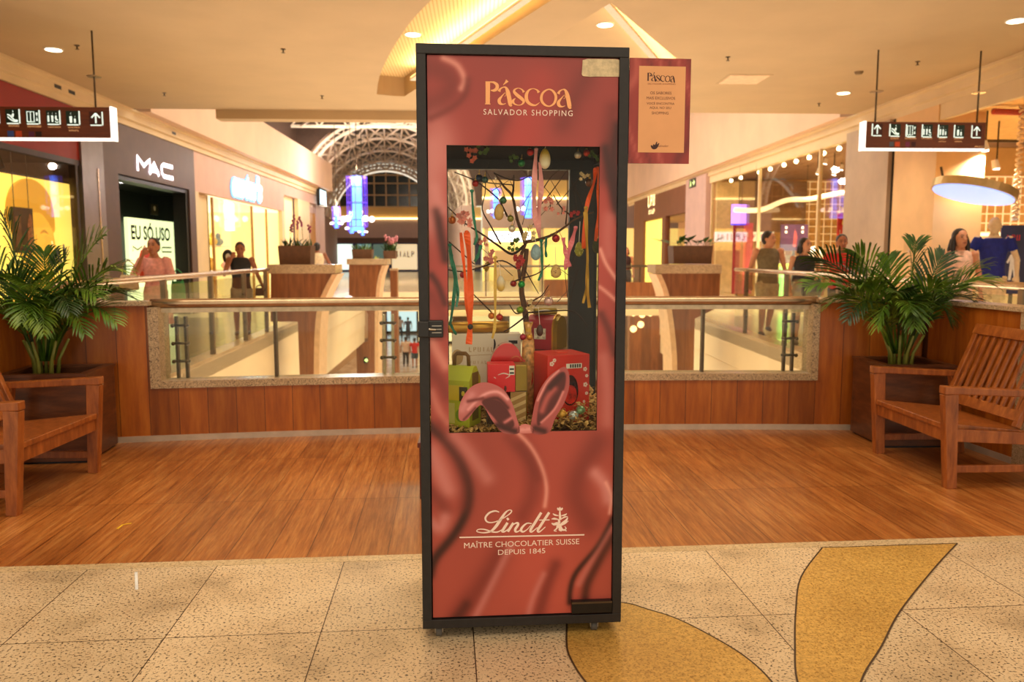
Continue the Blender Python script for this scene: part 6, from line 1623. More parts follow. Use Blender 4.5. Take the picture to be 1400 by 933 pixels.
for pts, r0, r1, d0, d1, m in [
    ([k2(570, 640), k2(545, 560), k2(520, 490), k2(490, 350), k2(440, 290), k2(380, 205)], .0085, .003, .36, .28, BARK),
    ([k2(490, 350), k2(498, 290), k2(500, 220)], .005, .002, .31, .34, BARKD),
    ([k2(575, 625), k2(660, 610), k2(740, 580), k2(810, 535), k2(870, 490), k2(985, 445)], .0075, .002, .36, .26, BARK),
    ([k2(560, 650), k2(490, 700), k2(400, 645), k2(300, 575), k2(200, 510), k2(100, 415)], .006, .002, .36, .22, BARKD),
    ([k2(140, 203), k2(270, 258), k2(400, 360), k2(430, 410), k2(460, 470)], .002, .0045, .2, .33, BARKD),
    ([k2(420, 640), k2(360, 530), k2(308, 430), k2(325, 330), k2(330, 200)], .0035, .0015, .3, .22, BARKD),
    ([k2(620, 210), k2(540, 250), k2(470, 245), k2(380, 208)], .002, .003, .2, .26, BARKD),
    ([k2(825, 190), k2(745, 300), k2(690, 370), k2(620, 440)], .0015, .003, .22, .33, BARKD),
    ([k2(780, 185), k2(720, 240), k2(650, 350)], .0015, .0025, .24, .3, BARKD),
    ([k2(500, 280), k2(330, 265), k2(250, 240)], .0025, .0015, .3, .2, BARKD),
    ([k2(720, 760), k2(640, 820), k2(540, 850), k2(480, 880)], .0015, .004, .22, .34, BARKD),
    ([k2(570, 800), k2(610, 870), k2(650, 940)], .0025, .0015, .3, .25, BARKD),
    ([k2(825, 230), k2(825, 400), k2(815, 520)], .0015, .003, .24, .3, BARKD),
    ([k2(740, 340), k2(790, 420), k2(870, 480)], .002, .0035, .3, .28, BARKD),
    ([k2(105, 625), k2(190, 700), k2(260, 760)], .0025, .002, .15, .25, BARKD),
    ([k2(100, 795), k2(200, 805), k2(330, 770), k2(430, 740), k2(520, 790)], .0025, .003, .15, .33, BARKD),
    ([k3(550, 130), k3(590, 90), k3(640, 60), k3(680, 0)], .0045, .002, .34, .26, BARK),
    ([k3(560, 170), k3(470, 240), k3(420, 270)], .004, .002, .35, .25, BARKD),
    ([k3(560, 160), k3(700, 150), k3(830, 155), k3(905, 240)], .004, .0015, .35, .22, BARKD),
    ([k3(540, 150), k3(490, 165), k3(450, 110)], .004, .0015, .35, .3, BARKD),
    ([k3(240, 50), k3(290, 100), k3(350, 160)], .002, .003, .2, .3, BARKD),
    ([k2(900, 230), k2(830, 320), k2(760, 400)], .0012, .002, .22, .28, BARKD),
    ([k2(850, 260), k2(880, 400), k2(870, 490)], .0012, .002, .3, .28, BARKD),
    ([k2(570, 640), k2(530, 760), k2(545, 900)], .006, .008, .36, .36, BARK)]:
    branch(pts, r0, r1, d0, d1, m)
# --- hanging eggs and balls
CORD = mat('white_cord', (235, 228, 215), .6, 0, .02)
def egg(label, px, py, d, wpx, hpx, m, cord=None, speck=None, group=None):
    x, z = cab(px, py, d); k = MPX*(3.0+d)/3.0
    o = item('hanging_egg', label, 'egg', x, d, z, 0, group)
    w_, h_ = wpx*k/2, hpx*k/2
    n = 12; prof = []
    for i in range(n+1):
        a = -PI/2+PI*i/n; zz = math.sin(a)*h_; r_ = w_*math.cos(a)*(1-.16*math.sin(a)); prof.append((0, 0, zz, max(r_, .0004), max(r_, .0004)))
    MB().loft(prof, 16).build('shell', m, o, True)
    if cord:
        c = cab(*cord, d); b = MB().tube([(0, 0, h_-.001), (c[0]-x, 0, c[1]-z)], .0011, 5); b.build('cord', CORD, o)
    if speck:
        b = MB()
        for i in range(16):
            a, zz = random.uniform(PI, 2*PI), random.uniform(-.8, .8); r_ = w_*math.cos(math.asin(zz))*(1-.16*zz)
            b.ball((math.cos(a)*r_, math.sin(a)*r_, zz*h_), .0022, 5, 4)
        b.build('speckles', speck, o)
    return o
def two_tone(name, a, b_):
    s = NT(name); tc = s.n('ShaderNodeTexCoord'); sp = s.n('ShaderNodeSeparateXYZ'); s.l(tc.outputs['Generated'], sp.inputs[0])
    s.l(s.ramp(sp.outputs['Z'], [(.25, a), (.75, b_)]), s.b.inputs['Base Color']); s.b.inputs['Roughness'].default_value = .5; return s.m
egg('yellow-topped egg hanging at the top of the case window', 745, 217, .10, 15, 27, two_tone('egg_yellow', (228, 220, 190), (206, 168, 40)), (746, 200))
egg('light blue egg hanging in the middle of the case', 732.5, 345, .14, 14, 22, mat('egg_blue', (140, 170, 184), .5, 0, .12, 60), (731, 318))
egg('olive green speckled egg by the black post', 791.5, 341, .16, 11.5, 20, mat('egg_olive', (150, 150, 44), .5, 0, .2, 90), (793, 303), mat('egg_speck_light', (206, 206, 120), .6))
egg('tan egg with brown dashes right of the twigs', 760, 371, .16, 14, 18.5, mat('egg_tan', (214, 178, 110), .55, 0, .06, 60), (759, 338), mat('egg_speck_brown', (130, 84, 40), .6))
egg('cream and yellow egg low on the left of the case', 684.6, 388, .14, 11.5, 21, two_tone('egg_cream', (222, 186, 96), (226, 218, 196)), (682, 357))
egg('sand-coloured pear-shaped egg high left in the case', 682, 290, .18, 13.5, 22, mat('egg_sand', (206, 168, 96), .55, 0, .08, 60), (682, 262))
egg('dark green egg at the right edge of the case window', 816, 336, .2, 12, 21, mat('egg_dark_green', (70, 76, 48), .6, 0, .1, 50), (818, 310))
egg('brown chocolate egg beside the crimson box', 738, 452, .30, 9.5, 16, mat('egg_chocolate', (70, 38, 26), .4, 0, .1, 50), (736, 420))
def ball_(label, px, py, d, r_px, c, rough=.2, metal=.5):
    x, z = cab(px, py, d); k = MPX*(3.0+d)/3.0; o = item('bauble', label, 'bauble', x, d, z)
    r_ = r_px*k
    MB().ball((0, 0, 0), r_, 14, 9).build('ball', mat('bauble_%d_%d_%d' % c, c, rough, metal, .05, 30), o, True)
    MB().tube([(0, 0, r_*.92), (0, 0, r_*1.2)], r_*.28, 8).build('cap', mat('gold_cap', (200, 160, 70), .3, .9), o)
    MB().tube([(0, 0, r_*1.2), (.002, 0, r_*2.2)], .0009, 4).build('loop', mat('gold_cap', (0, 0, 0)), o)
for lb, px, py, d, r_, c in (('red bauble at the upper left twig tip', 650, 251, .2, 4.6, (160, 40, 36)), ('dark blue bauble beside the upper left red one', 655, 244, .24, 5.2, (44, 58, 84)), ('green glass bauble right of the blue ones', 663, 246, .2, 4.6, (70, 100, 90)),
        ('green bauble on the high left twig', 688, 274, .2, 4.8, (60, 110, 74)), ('pearl white bauble over the white far sign', 700, 313, .22, 4.8, (216, 206, 186)), ('olive bauble above the pearl white one', 698, 299, .24, 4.6, (140, 134, 60)),
        ('amber bauble at the left edge of the window', 618, 301, .14, 5.2, (186, 96, 24)), ('red bauble right of the light blue egg', 760, 326, .2, 5.4, (170, 40, 40)), ('green bauble at the top beside the yellow egg', 713, 223, .2, 5, (40, 130, 70)),
        ('red bauble at the very top left of the yellow egg', 725, 208, .2, 4.8, (190, 40, 34)), ('bright green bauble in the middle twigs', 713, 389, .2, 5, (30, 140, 60)), ('dark red bauble left of the bright green one', 702, 388, .18, 4.4, (140, 34, 30)),
        ('leaf green bauble on the trunk', 711, 424, .24, 5, (110, 150, 30)), ('pale pink glitter bauble right of the trunk', 750, 412, .24, 6.4, (206, 170, 164)), ('red bauble over the gold cylinder', 683, 434, .26, 4.8, (176, 50, 36)),
        ('orange bauble left of the red one over the gold cylinder', 672, 432, .28, 4.6, (206, 120, 40)), ('ruby bauble at the foot of the twig tree', 715, 461, .26, 4.4, (166, 40, 60)), ('gold bauble at the foot of the twig tree', 724, 461, .26, 4.6, (206, 150, 50)),
        ('red bauble at the upper right corner of the window', 802, 209, .2, 4.6, (206, 60, 30)), ('white bauble left of the red one at the upper right', 790, 212, .18, 5, (206, 196, 176)), ('brown bauble below the upper right corner', 806, 250, .2, 5.6, (110, 70, 44)), ('small red bauble at the left edge among green ribbons', 633, 376, .18, 4.4, (170, 50, 60))):
    ball_(lb, px, py, d, r_, c)
# --- ribbons
def ribbon_strip(root, pts, wpx, d, m, name='tail', tilt=.3):
    P = [cab(*p, d) for p in pts]; q = smooth([Vector((x, z, 0)) for x, z in P], 5); n = len(q); wd = wpx*MPX*(3+d)/3
    ox, oz = root['_x'], root['_z']; b = MB()
    for i, p in enumerate(q):
        t = i/(n-1); a = math.sin(t*7+wpx)*tilt*3.0; dx, dy = math.cos(a)*wd/2, math.sin(a)*wd/2
        dd = q[min(i+1, n-1)]-q[max(i-1, 0)]; L = dd.length or 1; nx, nz = -dd.y/L, dd.x/L
        if nx < 0: nx, nz = -nx, -nz
        for sg_ in (-1, 1): b.v.append((p.x-ox+sg_*nx*dx, sg_*dy, p.y-oz+sg_*nz*dx))
    for i in range(n-1): b.f.append((2*i, 2*i+1, 2*i+3, 2*i+2))
    k = len(b.v); b.v += [(v[0], v[1]+.0008, v[2]) for v in b.v]; b.f += [tuple(reversed([i+k for i in f])) for f in b.f]
    return b.build(name, m, root)
def ribbon_item(label, d, m, strips, knot=True):
    x, z = cab(*strips[0][0][0], d); o = item('ribbon', label, 'ribbon', x, d, z); o['_x'] = x; o['_z'] = z
    for pts, wpx in strips: ribbon_strip(o, pts, wpx, d, m)
    MB().ball((0, 0, .002), (.008, .006, .006), 8, 6).build('knot', m, o, True)
    del o['_x']; del o['_z']
    return o
ORG = mat('ribbon_orange', (244, 92, 16), .45, 0, .04); TEAL = mat('ribbon_teal', (30, 124, 96), .45, 0, .1); TEALL = mat('ribbon_aqua', (90, 176, 160), .45, 0, .1); PNK = mat('ribbon_pink', (222, 150, 150), .4, 0, .06); PNK2 = mat('ribbon_rose', (214, 116, 130), .4, 0, .06); YLW = mat('ribbon_yellow', (214, 176, 80), .45, 0, .06); GLD = mat('ribbon_gold', (196, 150, 50), .35, .3, .08)
ribbon_item('broad orange ribbon hanging on the left of the case', .09, ORG, [([(638, 318), (641, 345), (643, 400), (643, 440), (641, 471)], 9), ([(630, 318), (633, 350), (636, 380), (638, 420), (641, 440)], 5)])
_o = [o for o in COL.objects if o.get('label', '').startswith('broad orange')][0]; _c = cab(643, 447, .085); _k = cab(638, 318, .09); MB().ball((_c[0]-_k[0], -.006, _c[1]-_k[1]), (.0105, .006, .0105), 12, 8).build('black_button', BLACK, _o, True)
ribbon_item('orange ribbon with two tails at the right edge of the window', .11, ORG, [([(814, 232), (812, 250), (804, 275), (800, 300), (798, 340)], 6), ([(818, 228), (819, 260), (819, 300), (814, 330)], 7)])
ribbon_item('dark green ribbons at the left edge of the window', .10, TEAL, [([(615, 336), (618, 360), (622, 385), (619, 420), (615, 445)], 5), ([(614, 342), (622, 370), (626, 405)], 4), ([(615, 440), (619, 450), (624, 458)], 4)])
ribbon_item('aqua ribbon left of the orange one', .13, TEALL, [([(617, 350), (623, 375), (626, 400), (624, 420)], 4.5)])
ribbon_item('teal ribbon hanging high on the left of the case', .12, TEAL, [([(645, 262), (647, 290), (650, 312), (652, 325), (648, 335)], 4), ([(658, 335), (654, 348), (649, 358)], 5)])
ribbon_item('pink satin ribbon with two long tails at the top middle', .09, PNK, [([(733, 205), (731, 240), (730, 270), (732, 300), (736, 316)], 7.5), ([(738, 222), (740, 255), (737, 285), (736, 310), (738, 325)], 7.5)])
ribbon_item('rose ribbon folded over the right twig', .10, PNK2, [([(787, 312), (782, 330), (776, 350), (773, 369)], 7), ([(770, 325), (773, 345), (779, 365)], 6)])
ribbon_item('long golden ribbon right of the black post', .08, GLD, [([(801, 285), (802, 320), (803, 360), (803, 395), (806, 421)], 5), ([(799, 290), (803, 345), (802, 390), (797, 415)], 3.5)])
ribbon_item('narrow yellow ribbon left of the twig tree', .10, YLW, [([(677, 353), (677, 390), (677, 430), (676, 450), (673, 463)], 4.5)])
ribbon_item('teal ribbon below the light blue egg', .2, TEAL, [([(740, 330), (741, 355), (741, 372), (736, 384)], 4), ([(747, 325), (746, 340), (747, 352)], 4)])
# --- blossoms
def blossoms(label, px, py, d, rpx, m, n=5):
    x, z = cab(px, py, d); o = item('flower_cluster', label, 'flowers', x, d, z); k = MPX*(3+d)/3; r_ = rpx*k
    for i in range(n):
        c = Vector((random.uniform(-r_, r_), random.uniform(-r_, r_)*.7, random.uniform(-r_, r_))); b = MB(); ax = random.uniform(0, 2*PI); fr = r_*.5
        for p in range(5):
            a = ax+2*PI*p/5; dv = Vector((math.cos(a), -.3, math.sin(a)))*fr
            sd = Vector((-math.sin(a), 0, math.cos(a)))*fr*.42
            b.add([c, c+dv*.5+sd, c+dv+Vector((0, -.004, 0)), c+dv*.5-sd], [(0, 1, 2, 3)])
        b.ball(c+Vector((0, -.003, 0)), fr*.18, 6, 5)
        b.build('blossom', m, o, norm=False)
    MB().tube([(0, .01, -r_), (r_*.2, .01, 0), (0, .012, r_)], .0016, 5).build('twig', BARKD, o)
    return o
PB1 = mat('blossom_pink', (222, 142, 130), .6, 0, .1, 60); PB2 = mat('blossom_coral', (214, 112, 84), .6, 0, .1, 60); PB3 = mat('berry_red', (176, 50, 52), .6, 0, .1, 60); PB4 = mat('blossom_cream', (222, 200, 150), .6, 0, .1, 60); LFG = mat('leaf_spray_green', (84, 110, 40), .6, 0, .15, 40)
blossoms('pink blossom cluster over the broad orange ribbon', 635, 300, .12, 9, PB1, 9); blossoms('coral blossoms at the top left corner of the window', 645, 212, .14, 8, PB2, 7); blossoms('pink blossoms right of the pink satin ribbon', 752, 278, .16, 8, PB1, 6)
blossoms('pink blossoms on the left twig', 662, 329, .18, 6, PB1, 5); blossoms('red berry cluster in the middle of the case', 712, 359, .16, 8, PB3, 10); blossoms('rose sprig at the right twig fork', 786, 292, .2, 6, PB3, 5); blossoms('pink blossom row in the middle left', 668, 352, .24, 8, PB1, 7)
blossoms('pale blossoms at the trunk fork', 722, 318, .26, 8, PB4, 7); blossoms('cream blossoms at the upper right corner', 800, 240, .16, 6, PB4, 5); blossoms('rose blossoms low on the pink right sprig', 768, 288, .2, 5, PB1, 4); blossoms('green leaf spray at the top left', 660, 203, .12, 7, LFG, 7)
blossoms('green leaf spray left of the top green bauble', 702, 219, .16, 6, LFG, 6); blossoms('green leaf spray beside the white far sign', 702, 335, .28, 7, LFG, 7); blossoms('green leaf spray by the upper right red bauble', 812, 214, .16, 6, LFG, 6); blossoms('gold blossoms under the pink row on the left', 664, 366, .26, 6, mat('blossom_gold', (206, 170, 60), .5, .2, .1, 40), 6)
blossoms('pale blossoms round the trunk below the green bauble', 722, 418, .3, 7, PB4, 6)

# --- boxes and packs on the shelf
def boxp(label, d0, d1, pl, m, name='gift_box', cat='box', rz=0.0):
    """pl: (px left, px right, py top, py bottom) at depth d0; stands on the shelf or on what is below"""
    x0, z1 = cab(pl[0], pl[2], d0); x1, z0 = cab(pl[1], pl[3], d0)
    o = item(name, label, cat, (x0+x1)/2, (d0+d1)/2, z0, rz); return o, (x1-x0)/2, (d1-d0)/2, z1-z0
WHITEB = mat('white_card', (232, 222, 204), .5, 0, .02); KR = mat('lime_card', (176, 184, 36), .5, 0, .05, 6); OLV = mat('olive_card', (116, 100, 34), .45, .2, .05); GOLDM = mat('gold_metal', (200, 152, 62), .3, .75, .06, 6); GOLDD = mat('old_gold', (142, 116, 40), .3, .6, .08, 8)
REDC = mat('red_card', (204, 40, 24), .4, 0, .03); REDT = mat('red_tin', (196, 18, 14), .15, .3, .03, 4, .6); CRIM = mat('crimson_card', (160, 28, 42), .45, 0, .04); PRN = mat('fine_dark_print', (30, 30, 36), .5, 0, 0); LAB = mat('label_white', (230, 226, 216), .5, 0, 0)
# lime house-shaped box
o, hx, hy, hz = boxp('lime green house-shaped box with brown handle, lower left of the case', .11, .22, (611, 652, 503, 584), KR, rz=-.42); z_sh = o.location.z
rf = .035; gh = hz-.0
MB().prism([(-hy, 0), (hy, 0), (hy, hz*.78), (hy*.25, hz), (-hy*.25, hz), (-hy, hz*.78)], -hx, hx, 'x').build('body', KR, o)
MB().box(hx-.0005, hx+.0015, -hy*.55, hy*.55, hz*.1, hz*.9).build('side_flap', OLV, o)
MB().box(-hx*.9, hx*.55, -hy-.001, -hy, hz*.45, hz*.70).build('yellow_panel', mat('yellow_panel', (222, 196, 40), .5), o); MB().box(hx*.25, hx*.85, -hy-.002, -hy-.001, hz*.44, hz*.68).build('dark_badge', mat('badge_dark', (66, 56, 20), .5), o); MB().ball((hx*.55, -hy-.003, hz*.57), (.007, .001, .010), 8, 6).build('flame_mark', mat('badge_yellow', (214, 190, 60), .5), o)
MB().box(-hx*.9, -hx*.1, -hy-.001, -hy, hz*.06, hz*.40).build('bunny_oval', mat('lime_light', (210, 206, 110), .5), o); MB().ball((hx*.35, -hy, hz*.2), (.022, .001, .026), 10, 6).build('lime_oval', mat('lime_deep', (120, 150, 20), .5), o)
MB().box(-hx*.5, hx*.75, -hy*.28-.0012, -hy*.26, hz*.84, hz*.9).build('price_label', LAB, o); b = MB(); [b.box(-hx*.4+i*.011, -hx*.4+i*.011+.007, -hy*.29-.0014, -hy*.28, hz*.85, hz*.89) for i in range(7)]; b.build('label_print', PRN, o)
MB().tube([(-.03, 0, hz-.004), (-.028, 0, hz+.036), (-.018, 0, hz+.046), (.018, 0, hz+.046), (.028, 0, hz+.036), (.03, 0, hz-.004)], .008, 8, flat=.5).build('handle', mat('handle_brown', (112, 76, 22), .5), o, True)
# white long box with gold cylinder on top
o, hx, hy, hz = boxp('white gift box with gold print at the back left of the case', .42, .50, (618, 712, 457, 548), WHITEB)
MB().box(-hx, hx, -hy, hy, 0, hz).build('body', WHITEB, o, bevel=.002); PG = mat('pale_gold_print', (190, 160, 110), .4, .3, 0)
b = MB(); [letters_glyph(b, -hx*.5+i*.018, hz*.74, .012, .018, i, .003, -hy-.001) for i in range(8)]; b.ribbon([(-hx*.6, hz*.68, .002), (hx*.5, hz*.70, .002)], -hy-.001, False, 0); [letters_glyph(b, -hx*.5+i*.016, hz*.56, .010, .012, i+1, .002, -hy-.001) for i in range(9)]; b.build('gold_print', PG, o)
MB().ribbon([(hx*.2, hz*.74, .004), (hx*.24, hz*.84, .008), (hx*.22, hz*.92, .004)], -hy-.001).build('crest_print', PRN, o)
MB().box(hx*.62, hx*.92, -hy-.0015, -hy, hz*.84, hz*.96).build('price_label', LAB, o); b = MB().box(hx*.64, hx*.9, -hy-.002, -hy-.0015, hz*.85, hz*.90); b.build('label_print', PRN, o)
MB().ball((-hx*.85, -hy-.001, hz*.66), (.024, .001, .032), 10, 6).build('rabbit_print', PG, o)
zt = o.location.z+hz; xw = hx
o2 = item('gift_cylinder', 'golden cylinder box lying on the white gift box', 'box', cab(654, 449, .46)[0], .46, zt+.0005)
MB().tube([(-.12, 0, .024), (.12, 0, .024)], .024, 24).build('body', GOLDM, o2, True); MB().tube([(.12, 0, .024), (.126, 0, .024)], .0235, 24).build('end_cap', GOLDD, o2); MB().tube([(-.126, 0, .024), (-.12, 0, .024)], .0235, 24).build('end_cap', GOLDD, o2)
# tall striped pack, red pack on it, heart tin behind
o, hx, hy, hz = boxp('tan striped tall pack under the red and gold box', .155, .235, (698, 720, 536, 585), mat('tan_card', (176, 136, 78), .5))
STR = mat('stripe_cream', (222, 190, 132), .5); MB().box(-hx, hx, -hy, hy, 0, hz).build('body', mat('tan_card', (176, 136, 78)), o)
for i in range(4): MB().quad((-hx, -hy-.001, hz*(.05+.22*i)), (hx, -hy-.001, hz*(.25+.22*i)), (hx, -hy-.001, hz*(.35+.22*i if i < 3 else 1)), (-hx, -hy-.001, hz*(.15+.22*i))).build('stripe', STR, o)
MB().box(hx*.9, hx+.0012, -hy-.0012, hy, 0, hz).build('gold_edge', GOLDD, o); zt = o.location.z+hz; xc = cab(697, 536, .155)[0]
o, hx, hy, hz = boxp('red box with gold wrap band standing on the tan pack', .15, .24, (667, 721, 499, 536), REDC); o.location.z = zt+.0005
RB = mat('vivid_red_card', (222, 24, 34), .4, 0, .02)
MB().box(-hx, hx*.38, -hy, hy, 0, hz).build('body', RB, o, bevel=.001); MB().box(hx*.38, hx, -hy+.002, hy, .001, hz*.97).build('gold_band', GOLDD, o, bevel=.003)
b = MB().ribbon([(-hx*.5, hz*.62, .002), (-hx*.2, hz*.68, .005), (hx*.1, hz*.6, .004), (-hx*.1, hz*.5, .002)], -hy-.001).ribbon([(-hx*.7, hz*.55, .003), (-hx*.6, hz*.5, .003)], -hy-.001); b.build('script_print', mat('silver_print', (226, 200, 190), .4), o); MB().ball((-hx*.12, -hy, hz*.12), (.005, .001, .012), 8, 6).build('bottle_print', mat('print_brown', (90, 30, 20), .5), o)
MB().box(hx*.08, hx*.34, -hy-.0015, -hy, hz*.62, hz*.95).build('price_label', LAB, o); b = MB(); [b.box(hx*.1, hx*.32, -hy-.002, -hy-.0015, hz*(.66+.14*i), hz*(.72+.14*i)) for i in range(2)]; b.build('label_print', PRN, o)
st_ = item('box_riser', 'dark card riser under the red box at the tan pack', 'riser', cab(678, 560, .2)[0], .195, ZS+.03); hr = zt-(ZS+.03); MB().box(-.035, .035, -.035, .035, 0, hr).build('block', mat('riser_dark', (66, 44, 28), .7), st_); MB().box(-.037, .037, -.037, .037, 0, .008).build('foot', mat('riser_dark', (66, 44, 28)), st_)
x, z = cab(700, 502, .30); o = item('heart_tin', 'shiny red heart-shaped tin behind the red and gold box', 'tin', x, .30, ZS+.02)
def hp(px, py): a = cab(px, py, .27); return Vector((a[0]-x, a[1]-ZS-.02, 0))
out = [(v.x, v.y) for v in smooth([hp(*p) for p in ((669, 540), (669, 505), (674, 485), (685, 472), (698, 470), (708, 477), (714, 490), (722, 496), (728, 510), (728, 525), (720, 540), (722, 590), (680, 590))], 4, True)]
MB().prism(out, -.03, .03, 'y').build('tin_body', REDT, o, bevel=.004)
b = MB().ribbon([(*hp(712, 492)[:2], .0015), (*hp(722, 500)[:2], .0015), (*hp(727, 515)[:2], .0015), (*hp(722, 535)[:2], .0015)], -.0345).ribbon([(*hp(699, 490)[:2], .0015), (*hp(706, 487)[:2], .0015), (*hp(712, 492)[:2], .0015), (*hp(706, 500)[:2], .0015), (*hp(700, 497)[:2], .0015)], -.0345); b.build('gold_line', GOLDM, o)
# big red egg box
o, hx, hy, hz = boxp('big red box with white flowers and dark egg window, right of the upright ear', .17, .34, (738, 800, 486, 578), REDC, rz=.28); 
MB().box(-hx, hx, -hy, hy, 0, hz).build('body', REDC, o, bevel=.002)
ov = [(v.x, v.y) for v in smooth([Vector((hx*.08+.034*math.cos(t), hz*.45+.058*math.sin(t)*(1.15 if math.sin(t) > 0 else .9), 0)) for t in [2*PI*i/14 for i in range(14)]], 3, True)]
MB().flat(ov, -hy-.001).build('egg_window', mat('window_dark', (60, 34, 32), .15, 0, .2, 20, .5), o); MB().flat([(p[0]*.8+.002, p[1]*.62+hz*.12) for p in ov], -hy-.0015).build('egg_inside', mat('egg_wrap_red', (176, 34, 26), .3, 0, .3, 40), o)
b = MB()
for fx, fz, fr in ((-.8, .88, .010), (-.68, .93, .008), (-.45, .70, .010), (-.35, .58, .009), (-.48, .48, .007), (.78, .78, .009), (.86, .68, .007), (.80, .55, .010), (.86, .42, .007), (.74, .30, .006), (.5, .25, .007), (.42, .2, .006), (-.85, .45, .006)):
    for p in range(5):
        a = 2*PI*p/5; c_ = Vector((hx*fx+math.cos(a)*fr*.6, -hy-.001, hz*fz+math.sin(a)*fr*.6)); b.v += [tuple(c_+Vector((math.cos(2*PI*j/6)*fr*.42, 0, math.sin(2*PI*j/6)*fr*.42))) for j in range(6)]; k = len(b.v)-6; b.f.append(tuple(range(k, k+6)))
b.build('white_flowers', mat('flower_print_white', (236, 214, 200), .5, 0, 0), o, norm=False)
MB().box(-hx*.12, hx*.62, -hy-.0012, -hy, hz*.80, hz*.87).build('price_label', LAB, o); b = MB(); [b.box(hx*(.05+.11*i), hx*(.12+.11*i), -hy-.002, -hy-.001, hz*.81, hz*.86) for i in range(5)]; b.build('label_print', PRN, o); MB().box(-hx*.2, hx*.3, -hy*.2, hy*.2, hz, hz+.004).build('lid_tab', mat('tab_red', (220, 80, 60), .4), o)
# crimson arched box behind it, on a riser
o, hx, hy, hz = boxp('crimson arched box with gold end at the back right', .40, .52, (727, 772, 432, 478), CRIM, rz=-.5)
arch_ = [(-hy, 0), (hy, 0)]+[(hy*math.cos(t), hz*.55+hz*.45*math.sin(t)) for t in [PI*i/12 for i in range(13)]]
MB().prism(arch_, -hx, hx*.72, 'x').build('body', CRIM, o); MB().prism([(p[0]*1.05, p[1]*1.03) for p in arch_], hx*.68, hx*.76, 'x').build('gold_rim', GOLDM, o); MB().prism([(p[0]*.96, p[1]*.98) for p in arch_], hx*.72, hx*1.0, 'x').build('end_panel', GOLDD, o)
MB().box(-hx*.45, hx*.3, -hy-.001, -hy, hz*.30, hz*.62).build('flower_label', mat('flower_label', (226, 206, 176), .5, 0, .3, 90), o); MB().box(-hx*.9, -hx*.86, -hy-.002, -hy, 0, hz*.5).build('white_tag', LAB, o)
zr = o.location.z; st_ = item('box_riser', 'dark card riser under the crimson arched box', 'riser', cab(750, 500, .46)[0], .46, ZS); MB().box(-.06, .06, -.05, .05, 0, zr-ZS-.0005).build('block', mat('riser_dark', (66, 44, 28)), st_); MB().box(-.062, .062, -.052, .052, 0, .008).build('foot', mat('riser_dark', (66, 44, 28)), st_)
o2 = item('gold_bag', 'small olive-gold pouch lying on top of the crimson box', 'pouch', cab(745, 424, .46)[0], .46, zr+hz+.0005); MB().box(-.05, .05, -.02, .02, 0, .028).build('body', GOLDD, o2, bevel=.008); MB().ribbon([(-.03, .018, .003), (0, .02, .005), (.03, .016, .003)], -.0205).build('script_print', LAB, o2)
# golden bags at the left and by the trunk
o = item('amber_pouch', 'clear amber pouch tied at the foot of the twig tree', 'pouch', cab(722, 468, .30)[0], .29, ZS+.02); hh = cab(722, 440, .30)[1]-ZS-.02; MB().loft([(0, 0, 0, .02, .02), (0, 0, hh*.6, .028, .024), (0, 0, hh*.8, .024, .02), (0, 0, hh*.92, .010, .010), (0, 0, hh, .02, .016)], 14).build('bag', mat('amber_film', (190, 140, 74), .25, .1, .3, 50, .4), o, True); MB().tube([(0, 0, hh*.9), (0, 0, hh*.94)], .012, 10).build('tie', GOLDM, o)
# small eggs in the shavings
for i, (px, py, c, lb) in enumerate(((767, 566, (196, 150, 60), 'gold'), (784, 568, (176, 190, 190), 'silver-blue'), (794, 561, (120, 160, 120), 'mint green'), (752, 574, (206, 170, 80), 'pale gold'), (776, 577, (130, 96, 60), 'brown'))):
    d = .075+.012*i; x, z = cab(px, py, d); o = item('foil_egg', '%s foil egg lying in the shavings at the lower right' % lb, 'egg', x, d, z, i*.7); MB().ball((0, 0, 0), (.022, .018, .017), 14, 9).build('foil', mat('foil_%d' % i, c, .3, .5, .15, 60), o, True); MB().ball((.021, 0, 0), (.004, .006, .006), 8, 5).build('twist', mat('foil_%d' % i, c), o, True)
# wood-shaving bed
b = MB()
for i in range(3400):
    d = random.uniform(.045, .55); x = random.uniform(-.345, .345); z = ZS+.004+random.uniform(0, .040+max(0, min(.07, (x-.10)*.4)))+.014*math.sin(x*11)*math.sin(d*9); a = random.uniform(0, 2*PI); ln = random.uniform(.012, .034); wd = random.uniform(.003, .011)
    c_ = Vector((x, d, z)); dv = Vector((math.cos(a), math.sin(a), random.uniform(-.6, .6)))*ln; sd = Vector((-math.sin(a), math.cos(a), random.uniform(-.8, .8)))*wd
    up = Vector((0, 0, random.uniform(-.004, .008)))
    b.add([c_-dv/2-sd/2, c_-sd/2+up, c_+dv/2-sd/2, c_+dv/2+sd/2, c_+sd/2+up, c_-dv/2+sd/2], [(0, 1, 4, 5), (1, 2, 3, 4)])
def shav():
    s = NT('wood_shavings'); nz = s.noise(s.coords(), 70, 2); s.l(s.ramp(nz, [(.3, (110, 78, 36)), (.48, (186, 146, 78)), (.6, (216, 178, 108)), (.75, (140, 128, 56))]), s.b.inputs['Base Color']); s.b.inputs['Roughness'].default_value = .7; return s.m
o = b.build('shavings', shav(), norm=False, loc=CO); o.rotation_euler = (0, 0, CA); tag(o, 'bed of curled brown shavings on the shelf of the display case', 'shavings', None, 'stuff')
b = MB().box(-.345, .345, .05, .565, ZS-.001, ZS+.012); o = b.build('shelf_liner', mat('liner_brown', (96, 70, 34), .8, 0, .3, 40), loc=CO); o.rotation_euler = (0, 0, CA); o.parent = None; tag(o, 'brown liner under the shavings in the case', 'liner')
random.seed(33)
